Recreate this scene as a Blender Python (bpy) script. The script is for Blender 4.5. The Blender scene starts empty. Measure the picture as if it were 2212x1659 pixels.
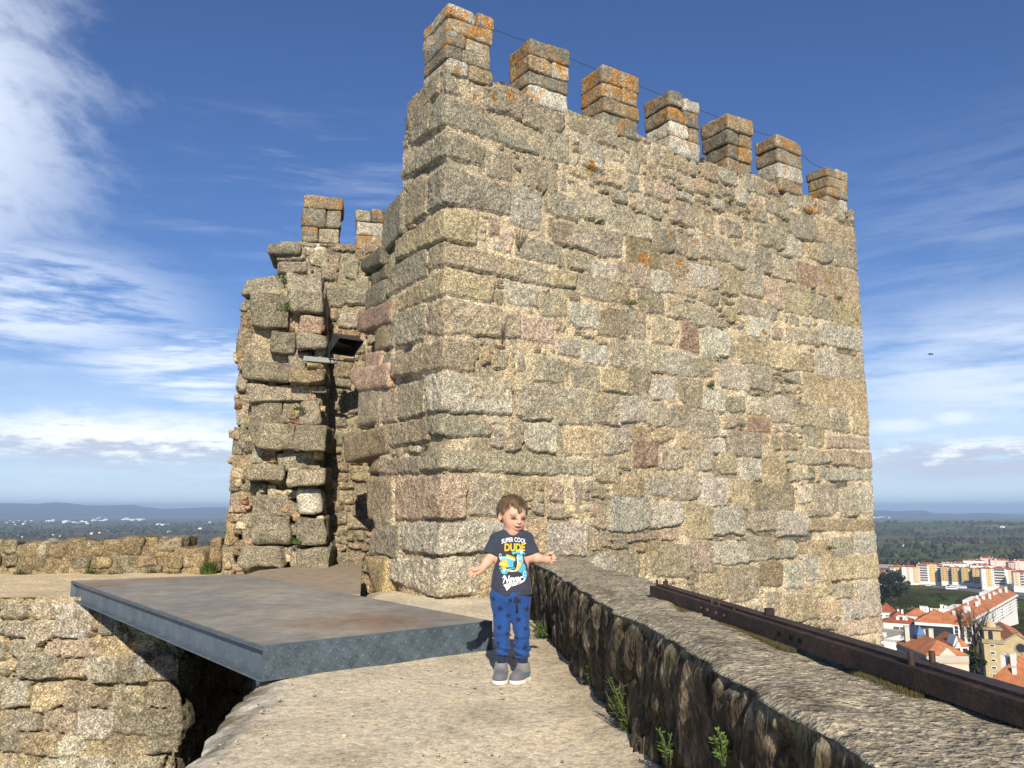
import bpy, bmesh, math, random
import numpy as np
from mathutils import Vector, Matrix
random.seed(7)
SC = bpy.context.scene
COL = SC.collection
R = math.radians
# ------------------------------------------------------------------ camera model (used to measure the place)
EYE = 0.95; PITCH = R(8.83); FPX = 1728.0; CU, CV = 1106.0, 829.5
_cp, _sp = math.cos(PITCH), math.sin(PITCH)
def ray(u, v):
    x = (u-CU)/FPX; y = (CV-v)/FPX
    return np.array([x, _cp-y*_sp, _sp+y*_cp])
CAM = np.array([0, 0, EYE])
def on_z(u, v, z): d = ray(u, v); return CAM + d*((z-EYE)/d[2])
def on_y(u, v, y): d = ray(u, v); return CAM + d*(y/d[1])
def on_p(u, v, P, n): d = ray(u, v); P = np.asarray(P, float); n = np.asarray(n, float); return CAM + d*(np.dot(P-CAM, n)/np.dot(d, n))
def upx(P):
    P = np.asarray(P, float)-CAM; f = P[1]*_cp+P[2]*_sp
    return CU+FPX*P[0]/f, CV-FPX*(-P[1]*_sp+P[2]*_cp)/f
cam = bpy.data.cameras.new('camera'); camo = bpy.data.objects.new('camera', cam); COL.objects.link(camo)
cam.sensor_width = 36; cam.lens = FPX/2212*36; cam.clip_start = 0.05; cam.clip_end = 90000
camo.location = CAM; camo.rotation_euler = (math.pi/2+PITCH, 0, 0)
SC.camera = camo
# ------------------------------------------------------------------ noise
def _h(ix, iy, iz, seed):
    h = (ix.astype(np.uint32)*np.uint32(374761393)+iy.astype(np.uint32)*np.uint32(668265263)
         + iz.astype(np.uint32)*np.uint32(2246822519)+np.uint32((seed*3266489917) & 0xffffffff))
    h = (h ^ (h >> np.uint32(13)))*np.uint32(1274126177)
    h = (h ^ (h >> np.uint32(15)))*np.uint32(2654435761)
    return (h ^ (h >> np.uint32(16))).astype(np.float64)/4294967295.0
def vn(x, y, z, seed=0):
    x, y, z = np.broadcast_arrays(np.asarray(x, float), np.asarray(y, float), np.asarray(z, float))
    fx, fy, fz = np.floor(x), np.floor(y), np.floor(z)
    ix, iy, iz = fx.astype(np.int64), fy.astype(np.int64), fz.astype(np.int64)
    tx, ty, tz = x-fx, y-fy, z-fz
    tx = tx*tx*(3-2*tx); ty = ty*ty*(3-2*ty); tz = tz*tz*(3-2*tz)
    r = 0
    for a in (0, 1):
        for b in (0, 1):
            for c in (0, 1):
                w = (tx if a else 1-tx)*(ty if b else 1-ty)*(tz if c else 1-tz)
                r = r + w*_h(ix+a, iy+b, iz+c, seed)
    return r*2-1
def fbm(x, y, z=0.0, seed=0, oc=3, gain=.5):
    r = 0; a = 1; t = 0
    for k in range(oc):
        r = r+a*vn(x*2**k, y*2**k, np.asarray(z, float)*2**k, seed+k*17); t += a; a *= gain
    return r/t
# ------------------------------------------------------------------ objects
def link(name, data, parent=None):
    o = bpy.data.objects.new(name, data); COL.objects.link(o)
    if parent: o.parent = parent
    return o
def thing(name, label, cat, loc=(0, 0, 0), rz=0, group=None):
    o = link(name, None); o.location = loc; o.rotation_euler = (0, 0, rz); o.empty_display_size = .1
    return tag(o, label, cat, group)
def tag(o, label=None, cat=None, group=None, kind=None):
    if label: o['label'] = label
    if cat: o['category'] = cat
    if group: o['group'] = group
    if kind: o['kind'] = kind
    return o
def copy_tree(o, parent=None):
    c = o.copy(); COL.objects.link(c)
    if parent: c.parent = parent
    for ch in o.children: copy_tree(ch, c)
    return c
class MB:
    def __init__(s): s.v = []; s.f = []; s.c = []; s.m = []; s.n = 0
    def add(s, V, F, C=None, mi=0):
        V = np.asarray(V, float).reshape(-1, 3)
        F = [np.asarray(F)+s.n] if isinstance(F, np.ndarray) else [tuple(i+s.n for i in f) for f in F]
        s.f += F
        s.m += [mi]*(len(F[0]) if len(F) == 1 and isinstance(F[0], np.ndarray) else len(F))
        s.v.append(V)
        if C is None: C = (1, 1, 1)
        C = np.asarray(C, float)
        if C.ndim == 1: C = np.tile(C, (len(V), 1))
        s.c.append(C); s.n += len(V)
        return s
    def build(s, name, mat, parent=None, smooth=True, loc=None):
        V = np.concatenate(s.v); C = np.concatenate(s.c)
        me = bpy.data.meshes.new(name)
        lens = []; idx = []
        for f in s.f:
            if isinstance(f, np.ndarray): lens.append(np.full(len(f), f.shape[1])); idx.append(f.ravel())
            else: lens.append(np.array([len(f)])); idx.append(np.array(f))
        lens = np.concatenate(lens).astype(np.int32); idx = np.concatenate(idx).astype(np.int32)
        me.vertices.add(len(V)); me.vertices.foreach_set('co', V.astype(np.float32).ravel())
        me.loops.add(len(idx)); me.loops.foreach_set('vertex_index', idx)
        me.polygons.add(len(lens))
        me.polygons.foreach_set('loop_start', np.concatenate([[0], np.cumsum(lens)[:-1]]).astype(np.int32))
        me.polygons.foreach_set('loop_total', lens)
        mats = mat if isinstance(mat, (list, tuple)) else [mat]
        for m in mats: me.materials.append(m)
        if len(mats) > 1: me.polygons.foreach_set('material_index', np.array(s.m, np.int32))
        me.polygons.foreach_set('use_smooth', np.full(len(lens), bool(smooth)))
        at = me.color_attributes.new('Col', 'FLOAT_COLOR', 'POINT')
        at.data.foreach_set('color', np.c_[C, np.ones(len(C))].astype(np.float32).ravel())
        me.update(calc_edges=True); me.validate()
        o = link(name, me, parent)
        if loc is not None: o.location = loc
        return o
    # ---- simple solids
    def box(s, c, h, rot=None, C=None, mi=0):
        M = np.eye(3) if rot is None else np.asarray(rot, float)
        q = np.array([[x, y, z] for x in (-1, 1) for y in (-1, 1) for z in (-1, 1)], float)*np.asarray(h, float)
        return s.add(q@M+np.asarray(c, float), [(0, 1, 3, 2), (4, 6, 7, 5), (0, 4, 5, 1), (2, 3, 7, 6), (0, 2, 6, 4), (1, 5, 7, 3)], C, mi)
    def prism(s, poly, z0, z1, C=None, mi=0):
        p = np.asarray(poly, float); n = len(p)
        a = 0
        for i in range(n): a += p[i][0]*p[(i+1) % n][1]-p[(i+1) % n][0]*p[i][1]
        if a < 0: p = p[::-1]
        V = np.r_[np.c_[p, np.full(n, z0)], np.c_[p, np.full(n, z1)]]
        F = [tuple(range(n-1, -1, -1)), tuple(range(n, 2*n))]+[(i, (i+1) % n, n+(i+1) % n, n+i) for i in range(n)]
        return s.add(V, F, C, mi)
    def tube(s, pts, rad, seg=8, C=None, mi=0, cap=True):
        P = np.asarray(pts, float); n = len(P); rad = np.full(n, rad) if np.isscalar(rad) else np.asarray(rad, float)
        V = []; up = None
        for i in range(n):
            t = P[min(i+1, n-1)]-P[max(i-1, 0)]; t = t/(np.linalg.norm(t)+1e-9)
            if up is None: up = np.cross(t, [0, 0, 1.]) if abs(t[2]) < .9 else np.cross(t, [1., 0, 0])
            a = up-t*np.dot(up, t); a /= np.linalg.norm(a)+1e-9; b = np.cross(t, a); up = a
            th = np.arange(seg)*2*math.pi/seg
            V.append(P[i]+rad[i]*(np.outer(np.cos(th), a)+np.outer(np.sin(th), b)))
        F = [(i*seg+j, i*seg+(j+1) % seg, (i+1)*seg+(j+1) % seg, (i+1)*seg+j) for i in range(n-1) for j in range(seg)]
        if cap: F += [tuple(range(seg-1, -1, -1)), tuple((n-1)*seg+j for j in range(seg))]
        return s.add(np.concatenate(V), F, C, mi)
def grid_faces(nr, nc, keep=None):
    i = np.arange((nr-1)*(nc-1)); r = i//(nc-1); c = i % (nc-1)
    a = r*nc+c
    F = np.stack([a, a+1, a+nc+1, a+nc], 1)
    if keep is not None: F = F[keep.ravel()]
    return F
def rot_z(a): c, s_ = math.cos(a), math.sin(a); return np.array([[c, s_, 0], [-s_, c, 0], [0, 0, 1.]])
_rockgrid = {}
def rock_mesh(h, cell=.035, rad=.04, amp=.012, seed=0, freq=7., skew=.20):
    h = np.asarray(h, float); n = np.clip(np.round(2*h/cell).astype(int), 2, 30)
    key = tuple(n)
    if key not in _rockgrid:
        Q = []; F = []; off = 0
        for ax in range(3):
            b, c = [k for k in range(3) if k != ax]
            for sg in (-1, 1):
                A, B = np.meshgrid(np.linspace(-1, 1, n[b]+1), np.linspace(-1, 1, n[c]+1), indexing='ij')
                q = np.zeros((A.size, 3)); q[:, ax] = sg; q[:, b] = A.ravel(); q[:, c] = B.ravel()
                f = grid_faces(n[b]+1, n[c]+1)
                if (sg > 0) == (ax == 1): f = f[:, ::-1]
                Q.append(q); F.append(f+off); off += len(q)
        Q = np.concatenate(Q); F = np.concatenate(F)
        U, inv = np.unique(np.round(Q, 5), axis=0, return_inverse=True)
        _rockgrid[key] = (U, inv.ravel()[F])
    U, F = _rockgrid[key]
    q = U*h; r = min(rad, .9*h.min()); inner = np.clip(q, -(h-r), h-r); d = q-inner
    L = np.linalg.norm(d, axis=1, keepdims=True); nrm = d/np.maximum(L, 1e-9)
    P = inner+nrm*r
    rs = np.random.RandomState(seed)
    o = rs.rand(3)*50
    # gentle skew so no two blocks are the same box
    sk = (rs.rand(3, 3)-.5)*skew; np.fill_diagonal(sk, 0); P = P+P@sk
    ch = rs.randn(3); ch /= np.linalg.norm(ch); pr = P@ch; lim = np.percentile(pr, 93 if skew > .1 else 98); P = P-np.outer(np.maximum(pr-lim, 0)*.7, ch)
    g = P*freq+o
    n1 = fbm(g[:, 0], g[:, 1], g[:, 2], seed, 3); n2 = fbm(g[:, 0]*.35, g[:, 1]*.35, g[:, 2]*.35, seed+5, 2)
    return P+nrm*(amp*n1+amp*1.6*n2)[:, None], F, n1
# ------------------------------------------------------------------ materials
def new_mat(name):
    m = bpy.data.materials.new(name); m.use_nodes = True; nt = m.node_tree
    for n in list(nt.nodes): nt.nodes.remove(n)
    out = nt.nodes.new('ShaderNodeOutputMaterial'); b = nt.nodes.new('ShaderNodeBsdfPrincipled')
    nt.links.new(b.outputs[0], out.inputs[0])
    return m, nt, b
def N(nt, typ, **kw):
    n = nt.nodes.new(typ)
    for k, val in kw.items():
        if k.startswith('i_'):
            key = k[2:]; key = int(key) if key.isdigit() else key.replace('_', ' ')
            n.inputs[key].default_value = val
        else: setattr(n, k, val)
    return n
def L_(nt, a, b): nt.links.new(a, b)
def ramp(nt, fac, stops):
    r = N(nt, 'ShaderNodeValToRGB'); e = r.color_ramp.elements
    while len(e) < len(stops): e.new(.5)
    for x, (p, c) in zip(e, stops): x.position = p; x.color = (*c, 1) if len(c) == 3 else c
    L_(nt, fac, r.inputs[0]); return r.outputs[0]
def mixc(nt, fac, a, b, mode='MIX'):
    n = N(nt, 'ShaderNodeMix', data_type='RGBA', blend_type=mode)
    for sck, val in ((n.inputs[0], fac), (n.inputs[6], a), (n.inputs[7], b)):
        if hasattr(val, 'links') or isinstance(val, bpy.types.NodeSocket): L_(nt, val, sck)
        elif isinstance(val, (int, float)): sck.default_value = val
        else: sck.default_value = (*val, 1)
    return n.outputs[2]
def math_(nt, op, a, b=None, c=None, clamp=False):
    n = N(nt, 'ShaderNodeMath', operation=op, use_clamp=clamp)
    for i, val in enumerate((a, b, c)):
        if val is None: continue
        if isinstance(val, (int, float)): n.inputs[i].default_value = val
        else: L_(nt, val, n.inputs[i])
    return n.outputs[0]
def noise_tex(nt, scale, detail=3, rough=.55, vec=None, dist=0):
    n = N(nt, 'ShaderNodeTexNoise'); n.inputs['Scale'].default_value = scale; n.inputs['Detail'].default_value = detail
    n.inputs['Roughness'].default_value = rough; n.inputs['Distortion'].default_value = dist
    if vec is not None: L_(nt, vec, n.inputs['Vector'])
    return n.outputs[0]
def coords(nt, scale=None):
    t = N(nt, 'ShaderNodeTexCoord').outputs['Object']
    if scale:
        m = N(nt, 'ShaderNodeMapping'); m.inputs['Scale'].default_value = scale; L_(nt, t, m.inputs[0]); return m.outputs[0]
    return t
def bump(nt, b, h, strength=.5, dist=.01):
    n = N(nt, 'ShaderNodeBump'); n.inputs['Strength'].default_value = strength; n.inputs['Distance'].default_value = dist
    L_(nt, h, n.inputs['Height']); L_(nt, n.outputs[0], b.inputs['Normal'])
def mp_off(nt, co):
    m = N(nt, 'ShaderNodeMapping'); m.inputs['Location'].default_value = (7.3, 2.1, 5.5); L_(nt, co, m.inputs[0]); return m.outputs[0]
def stone_mat(name, speck=90, lo=.45, hi=1.75, lichen=0.0, bstr=.7, bdist=.012, big=7., streak=None, grain=.6):
    m, nt, b = new_mat(name); co = coords(nt)
    a = N(nt, 'ShaderNodeVertexColor', layer_name='Col').outputs[0]
    if streak: co2 = coords(nt, streak)
    else: co2 = co
    n1 = noise_tex(nt, speck, 2, .6, co2); n2 = noise_tex(nt, big, 4, .6, co2); n3 = noise_tex(nt, speck*.35, 3, .6, co2)
    s1 = ramp(nt, n1, [(.30, (lo,)*3), (.5, (.92, .92, .9)), (.62, (1.12, 1.11, 1.06)), (.74, (hi, hi*.99, hi*.93))])
    s2 = ramp(nt, n2, [(.3, (.78, .77, .74)), (.5, (1, 1, 1)), (.72, (1.16, 1.13, 1.06))])
    s3 = ramp(nt, n3, [(.3, (.66, .65, .62)), (.5, (1, 1, 1)), (.7, (1.25, 1.22, 1.13))])
    c = mixc(nt, 1, mixc(nt, 1, mixc(nt, 1, a, s1, 'MULTIPLY'), s2, 'MULTIPLY'), s3, 'MULTIPLY')
    vo = N(nt, 'ShaderNodeTexVoronoi', feature='F1'); vo.inputs['Scale'].default_value = speck*1.9; L_(nt, co2, vo.inputs['Vector'])
    sv_ = N(nt, 'ShaderNodeSeparateColor'); L_(nt, vo.outputs['Color'], sv_.inputs[0])
    c = mixc(nt, 1, c, ramp(nt, sv_.outputs[0], [(0, (1-grain, 1-grain, 1-grain)), (.5, (1, 1, .99)), (.85, (1.05, 1.04, 1)), (.93, (1+grain*1.2, 1+grain*1.15, 1+grain))]), 'MULTIPLY')
    if lichen:
        ln = ramp(nt, noise_tex(nt, 4.2, 6, .70, co), [(.70-lichen, (0, 0, 0)), (.80-lichen, (.85, .85, .85))])
        lc = ramp(nt, noise_tex(nt, 45, 4, .7, co), [(.35, (.16, .085, .03)), (.55, (.36, .155, .035)), (.7, (.44, .26, .09))])
        c = mixc(nt, ln, c, lc)
        wl = ramp(nt, noise_tex(nt, 6.5, 6, .72, mp_off(nt, co)), [(.60, (0, 0, 0)), (.70, (.7, .7, .7))])
        c = mixc(nt, wl, c, (.44, .43, .38))
    L_(nt, c, b.inputs['Base Color']); b.inputs['Roughness'].default_value = .95; b.inputs['Specular IOR Level'].default_value = .12
    hs = math_(nt, 'ADD', n1, math_(nt, 'MULTIPLY', n3, 1.6))
    bump(nt, b, hs, bstr, bdist)
    return m
def plain_mat(name, col, rough=.8, metal=0., var=.15, scale=8., spec=.3, bstr=0, bscale=40., attr=False):
    m, nt, b = new_mat(name); co = coords(nt)
    n = noise_tex(nt, scale, 4, .6, co)
    f = ramp(nt, n, [(.3, (1-var,)*3), (.7, (1+var,)*3)])
    base = N(nt, 'ShaderNodeVertexColor', layer_name='Col').outputs[0] if attr else None
    c = mixc(nt, 1, f, base if attr else col, 'MULTIPLY')
    L_(nt, c, b.inputs['Base Color']); b.inputs['Roughness'].default_value = rough; b.inputs['Metallic'].default_value = metal
    b.inputs['Specular IOR Level'].default_value = spec
    if bstr: bump(nt, b, noise_tex(nt, bscale, 3, .6, co), bstr, .01)
    return m
# ------------------------------------------------------------------ masonry built as relief from stone outlines
TINT = dict(g=(.315, .268, .198), w=(.45, .415, .345), y=(.40, .305, .175), p=(.375, .265, .20), r=(.25, .135, .085),
            d=(.165, .145, .105), o=(.17, .12, .04), b=(.29, .225, .145), k=(.22, .20, .155), m=(.53, .43, .30))
def rect_poly(s0, s1, z0, z1, rs, j=.036):
    w, h = s1-s0, z1-z0; j = min(j, .15*min(w, h))
    q = np.array([[s0, z0], [s1, z0], [s1, z1], [s0, z1]])+(rs.rand(4, 2)-.5)*2*j
    out = []
    if min(w, h) > .10 and rs.rand() < .8:           # one corner knocked off
        k = rs.randint(4); t = .12+.25*rs.rand(2)
        for i in range(4):
            if i == k:
                out.append(q[i]+(q[i-1]-q[i])*t[0]*min(1, h/w if i % 2 == 0 else 1)); out.append(q[i]+(q[(i+1) % 4]-q[i])*t[1]*min(1, h/w if i % 2 else 1))
            else: out.append(q[i])
        q = np.array(out)
    return q
class Stones:
    def __init__(s, S0, S1, Z0, Z1, seed=1, cell=.025):
        s.b = (S0, S1, Z0, Z1); s.cell = cell; s.rs = np.random.RandomState(seed); s.l = []
        s.occ = np.zeros((int((Z1-Z0)/cell)+2, int((S1-S0)/cell)+2), bool)
    def idx(s, s0, s1, z0, z1):
        S0, S1, Z0, Z1 = s.b; c = s.cell
        return max(0, int((z0-Z0)/c)), max(0, int((z1-Z0)/c)+1), max(0, int((s0-S0)/c)), max(0, int((s1-S0)/c)+1)
    def add(s, poly, tint, prot=None, k=None, rad=None, mark=True, jit=.15, gap=None, bias=0.):
        rs = s.rs; poly = np.asarray(poly, float)
        a = np.sum(poly[:, 0]*np.roll(poly[:, 1], -1)-np.roll(poly[:, 0], -1)*poly[:, 1])
        if a < 0: poly = poly[::-1]
        mn, mx = poly.min(0), poly.max(0)
        t = np.array(TINT[tint] if isinstance(tint, str) else tint)
        t = (t*.55+np.array([.328, .284, .215])*.45)*1.09
        t = t*(1+(rs.rand()-.5)*2*jit)*(1+(rs.rand(3)-.5)*.05)
        size = (mx-mn).min()
        s.l.append(dict(p=poly, c=t, prot=(.0+.021*rs.rand()) if prot is None else prot, rad=rad or min(.022, .13*size), bias=bias,
                        tilt=(rs.rand(2)-.5)*.05, gap=(.006+.024*rs.rand()**1.5) if gap is None else gap, rough=.7+.8*rs.rand()))
        if mark:
            a, b, c, d = s.idx(mn[0], mx[0], mn[1], mx[1]); s.occ[a:b, c:d] = True
    def rect(s, s0, s1, z0, z1, tint, grow=.0, **kw):
        s0 -= grow; s1 += grow; z0 -= grow; z1 += grow
        s.add(rect_poly(s0, s1, z0, z1, s.rs), tint, **kw)
    def fill(s, wmax, hmax, tints, n=4000, minc=2, wmin=None):
        rs = s.rs; S0, S1, Z0, Z1 = s.b; c = s.cell; occ = s.occ; nz, ns = occ.shape
        for _ in range(n):
            free = None
            i, j = rs.randint(nz), rs.randint(ns)
            if occ[i, j]: continue
            mw = int((.45+.55*rs.rand())*wmax/c); mh = int((.45+.55*rs.rand())*hmax/c)
            i0, i1, j0, j1 = i, i+1, j, j+1; go = True
            while go:
                go = False
                if j1-j0 < mw:
                    if j1 < ns and not occ[i0:i1, j1].any(): j1 += 1; go = True
                    if j1-j0 < mw and j0 > 0 and not occ[i0:i1, j0-1].any(): j0 -= 1; go = True
                if i1-i0 < mh:
                    if i1 < nz and not occ[i1, j0:j1].any(): i1 += 1; go = True
                    if i1-i0 < mh and i0 > 0 and not occ[i0-1, j0:j1].any(): i0 -= 1; go = True
            if min(i1-i0, j1-j0) < minc: continue
            occ[i0:i1, j0:j1] = True
            t = tints[rs.randint(len(tints))]
            s.add(rect_poly(S0+j0*c+.006, S0+j1*c-.006, Z0+i0*c+.006, Z0+i1*c-.006, rs), t, mark=False)
    def coursefill(s, hs, ws, tints):
        S0, S1, Z0, Z1 = s.b; rs = s.rs; z = Z0
        while z < Z1:
            h = hs[0]+(hs[1]-hs[0])*rs.rand(); x = S0-rs.rand()*.2
            while x < S1:
                w = ws[0]+(ws[1]-ws[0])*rs.rand()**1.2; dz = (rs.rand()-.5)*.05
                for a0, a1, b0, b1 in ((0, 1, 0, 1), (0, .55, 0, 1), (.45, 1, 0, 1), (0, 1, 0, .6), (0, 1, .4, 1)):
                    r = (x+w*a0, x+w*a1, z+dz+h*b0, z+dz+h*b1); i0, i1, j0, j1 = s.idx(*r); o = s.occ[i0:i1, j0:j1]
                    if o.size and o.mean() < .14: s.rect(r[0]+.006, r[1]-.006, r[2]+.006, r[3]-.006, tints[rs.randint(len(tints))]); break
                x += w
            z += h
    def chips(s, n, tints, lo=.03, hi=.09):
        # small wedging stones driven into the joints
        src = [q for q in s.l if np.ptp(q['p'], axis=0).min() > .12]; rs = s.rs
        for _ in range(n):
            q = src[rs.randint(len(src))]; p = q['p']; k = rs.randint(len(p)); t = rs.rand()
            c = p[k]*(1-t)+p[(k+1) % len(p)]*t; w, h = (lo+(hi-lo)*rs.rand(2)**1.5)/2; w *= 1.3
            m = rs.randint(4, 6); a = np.sort(rs.rand(m))*.6+np.arange(m)*2*math.pi/m+rs.rand()
            s.add(c+np.stack([np.cos(a)*w, np.sin(a)*h], -1), tints[rs.randint(len(tints))], prot=.0+.02*rs.rand(), rad=.012, mark=False, jit=.3, gap=.004, bias=.2)
    def courses(s, hs, ws, tints, skew=0):
        S0, S1, Z0, Z1 = s.b; rs = s.rs; z = Z0
        while z < Z1:
            h = hs[0]+(hs[1]-hs[0])*rs.rand(); x = S0-rs.rand()*.3
            while x < S1:
                w = ws[0]+(ws[1]-ws[0])*rs.rand()**1.3
                t = tints[rs.randint(len(tints))]
                if rs.rand() < .16:
                    k = .4+.2*rs.rand(); s.rect(x+.008, x+w-.008, z+.008, z+h*k-.006, t); s.rect(x+.008, x+w-.008, z+h*k+.006, z+h-.008, tints[rs.randint(len(tints))])
                else:
                    dz = (rs.rand()-.5)*.03; s.rect(x+.008, x+w-.008, z+.010+dz, z+h-.008+dz, t)
                x += w
            z += h
    def relief(s, res, seed=3, mortar=-.022, mcol='m', ragged=.025, deep=.045, flush=.62):
        S0, S1, Z0, Z1 = s.b
        sv = np.arange(S0, S1+res*.5, res); zv = np.arange(Z0, Z1+res*.5, res)
        SS, ZZ = np.meshgrid(sv, zv)
        W1 = fbm(SS*5, ZZ*5, 1.3, seed, 3)*ragged*1.25+fbm(SS*26, ZZ*26, 2.3, seed+1, 2)*ragged*.5
        W2 = fbm(SS*5, ZZ*5, 7.7, seed+2, 3)*ragged*1.25+fbm(SS*26, ZZ*26, 8.3, seed+3, 2)*ragged*.5
        Rn = fbm(SS*9, ZZ*9, 4.4, seed+4, 4, .6); Rb = fbm(SS*2.3, ZZ*2.3, 9.1, seed+5, 3); Rf = fbm(SS*34, ZZ*34, 3.1, seed+9, 2); Rm = fbm(SS*17, ZZ*19, 5.2, seed+13, 3, .6)
        fillm = np.clip(fbm(SS*1.6, ZZ*1.9, 6.6, seed+11, 3)*2.2+flush, 0, 1); fillm = fillm*fillm*(3-2*fillm)
        H = mortar-deep*(1-fillm)+Rn*.016+Rf*.006
        mc = np.array(TINT[mcol] if isinstance(mcol, str) else mcol)
        mc = mc*(.55+.45*fillm)[..., None]
        C = mc*(1+.22*Rn+.20*Rb)[..., None]*np.stack([np.ones_like(Rn), 1+.03*Rb, 1+.08*Rb], -1)
        best = np.full(H.shape, 0.0)
        PS, PZ = SS+W1, ZZ+W2
        for q in s.l:
            p = q['p']; mn, mx = p.min(0)-.04, p.max(0)+.04
            j0, j1 = np.searchsorted(sv, [mn[0], mx[0]]); i0, i1 = np.searchsorted(zv, [mn[1], mx[1]])
            if j1-j0 < 1 or i1-i0 < 1: continue
            X = PS[i0:i1, j0:j1]; Z = PZ[i0:i1, j0:j1]
            K = 4.5/max(.02, q['rad'])
            acc = 0
            for a in range(len(p)):
                A, B = p[a], p[(a+1) % len(p)]; e = B-A; ln = np.hypot(*e)
                if ln < 1e-6: continue
                d = (-(X-A[0])*e[1]+(Z-A[1])*e[0])/ln
                acc = acc+np.exp(-np.clip(d*K, -40, 40))
            d = -np.log(acc)/K-q['gap']*.5
            m = (d > 0) & (d+q['bias'] > best[i0:i1, j0:j1])
            if not m.any(): continue
            t = np.clip(d/q['rad'], 0, 1)
            prof = q['rad']*.55*(1-np.sqrt(np.clip(1-(1-t)**2, 0, 1)))
            cx, cz = p.mean(0)
            hh = q['prot']-prof+q['rough']*(Rn[i0:i1, j0:j1]*.016+Rm[i0:i1, j0:j1]*.009+Rf[i0:i1, j0:j1]*.009)+q['tilt'][0]*(X-cx)+q['tilt'][1]*(Z-cz)
            hh = np.where(d > .012, np.maximum(hh, mortar-.004), hh)
            H[i0:i1, j0:j1] = np.where(m, hh, H[i0:i1, j0:j1])
            best[i0:i1, j0:j1] = np.where(m, d+q['bias'], best[i0:i1, j0:j1])
            cc = q['c']*(1+.22*Rn[i0:i1, j0:j1]+.20*Rb[i0:i1, j0:j1]+.22*Rm[i0:i1, j0:j1])[..., None]
            C[i0:i1, j0:j1] = np.where(m[..., None], cc, C[i0:i1, j0:j1])
        return SS, ZZ, H, np.clip(C, .01, .9), best
# ------------------------------------------------------------------ light and sky
TOSUN = np.array([.06, -1., .58]); TOSUN = TOSUN/np.linalg.norm(TOSUN)
SUN_EL = math.asin(TOSUN[2])
sun = bpy.data.lights.new('sun', 'SUN'); suno = link('sun', sun)
sun.energy = 5.0; sun.angle = R(.53); sun.color = (1, .91, .76)
suno.rotation_euler = Vector(TOSUN).to_track_quat('Z', 'Y').to_euler()
W = bpy.data.worlds.new('World'); SC.world = W; W.use_nodes = True
nt = W.node_tree
for n in list(nt.nodes): nt.nodes.remove(n)
wo = N(nt, 'ShaderNodeOutputWorld'); bg = N(nt, 'ShaderNodeBackground'); L_(nt, bg.outputs[0], wo.inputs[0])
sky = N(nt, 'ShaderNodeTexSky', sky_type='NISHITA'); sky.sun_disc = False
sky.sun_elevation = SUN_EL; sky.sun_rotation = math.atan2(TOSUN[0], TOSUN[1]); sky.altitude = 500; sky.air_density = 1.15; sky.dust_density = .35; sky.ozone_density = 3.2
bg.inputs['Strength'].default_value = .063
g = N(nt, 'ShaderNodeTexCoord').outputs['Generated']
sx = N(nt, 'ShaderNodeSeparateXYZ'); L_(nt, g, sx.inputs[0])
x, y, z = sx.outputs
DEG = 180/math.pi
az = math_(nt, 'MULTIPLY', math_(nt, 'ARCTAN2', x, y), DEG)
el = math_(nt, 'MULTIPLY', math_(nt, 'ARCSINE', z), DEG)
def comb(a, b, c=0.):
    n = N(nt, 'ShaderNodeCombineXYZ')
    for i, q in enumerate((a, b, c)):
        if isinstance(q, (int, float)): n.inputs[i].default_value = q
        else: L_(nt, q, n.inputs[i])
    return n.outputs[0]
def wnoise(sxs, sys, off=0., detail=6, rough=.6, skew=0., dist=.2):
    a = math_(nt, 'ADD', math_(nt, 'MULTIPLY', az, sxs), math_(nt, 'MULTIPLY', el, skew))
    return noise_tex(nt, 1.0, detail, rough, comb(a, math_(nt, 'MULTIPLY', el, sys), off), dist)
def sstep(v, a, b):
    n = N(nt, 'ShaderNodeMapRange', interpolation_type='SMOOTHSTEP'); L_(nt, v, n.inputs[0])
    n.inputs[1].default_value = a; n.inputs[2].default_value = b; return n.outputs[0]
def blob(a0, e0, ra, re, wob=None, amt=0.):
    da = math_(nt, 'DIVIDE', math_(nt, 'SUBTRACT', az, a0), ra); de = math_(nt, 'DIVIDE', math_(nt, 'SUBTRACT', el, e0), re)
    r = math_(nt, 'SQRT', math_(nt, 'ADD', math_(nt, 'MULTIPLY', da, da), math_(nt, 'MULTIPLY', de, de)))
    if wob is not None: r = math_(nt, 'ADD', r, math_(nt, 'MULTIPLY', math_(nt, 'SUBTRACT', wob, .5), amt))
    return sstep(r, 1.0, .25)
def mul(a, b): return math_(nt, 'MULTIPLY', a, b)
def mx(a, b): return math_(nt, 'MAXIMUM', a, b)
cirA = wnoise(.16, .26, 3.1, 8, .62, .10, .25)
cirB = wnoise(.10, .62, 9.4, 8, .62, .0, .2)
cirC = wnoise(.10, .80, 21.4, 7, .62, -.25, .2)
cum = wnoise(.42, 1.5, 5.5, 7, .6, 0, .15)
cum2 = wnoise(.30, 2.6, 15.5, 7, .6, 0, .1)
m1 = mul(blob(-42.5, 22.5, 17.0, 15.0, cirA, 1.0), sstep(cirA, .10, .50))           # big bright veil, upper left
m2 = mul(blob(-33, 12.8, 15.5, 5.8, cirB, 1.0), sstep(cirB, .36, .62))          # streaks below it
m3 = mul(blob(-21.5, 9.2, 9.5, 4.4, cirB, 1.0), sstep(cirC, .40, .64))
m4 = mul(mul(blob(34, 14, 26, 14, cirC, .8), sstep(cirC, .34, .80)), .20)
m6 = mul(mul(blob(33, 9, 17, 6.5, cirB, .7), sstep(cirB, .22, .66)), .62)         # faint diagonal cirrus, right
m5 = mul(blob(-14, 20, 18, 9, cirB, .8), mul(sstep(cirC, .46, .80), .22))
veil = mul(sstep(el, 15, 2), mul(sstep(cirB, .15, .75), .34))
cir = math_(nt, 'ADD', mx(mx(mx(mul(m1, .92), mul(m2, .86)), mx(mul(m3, .84), mx(m4, m6))), m5), veil, clamp=True)
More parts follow.
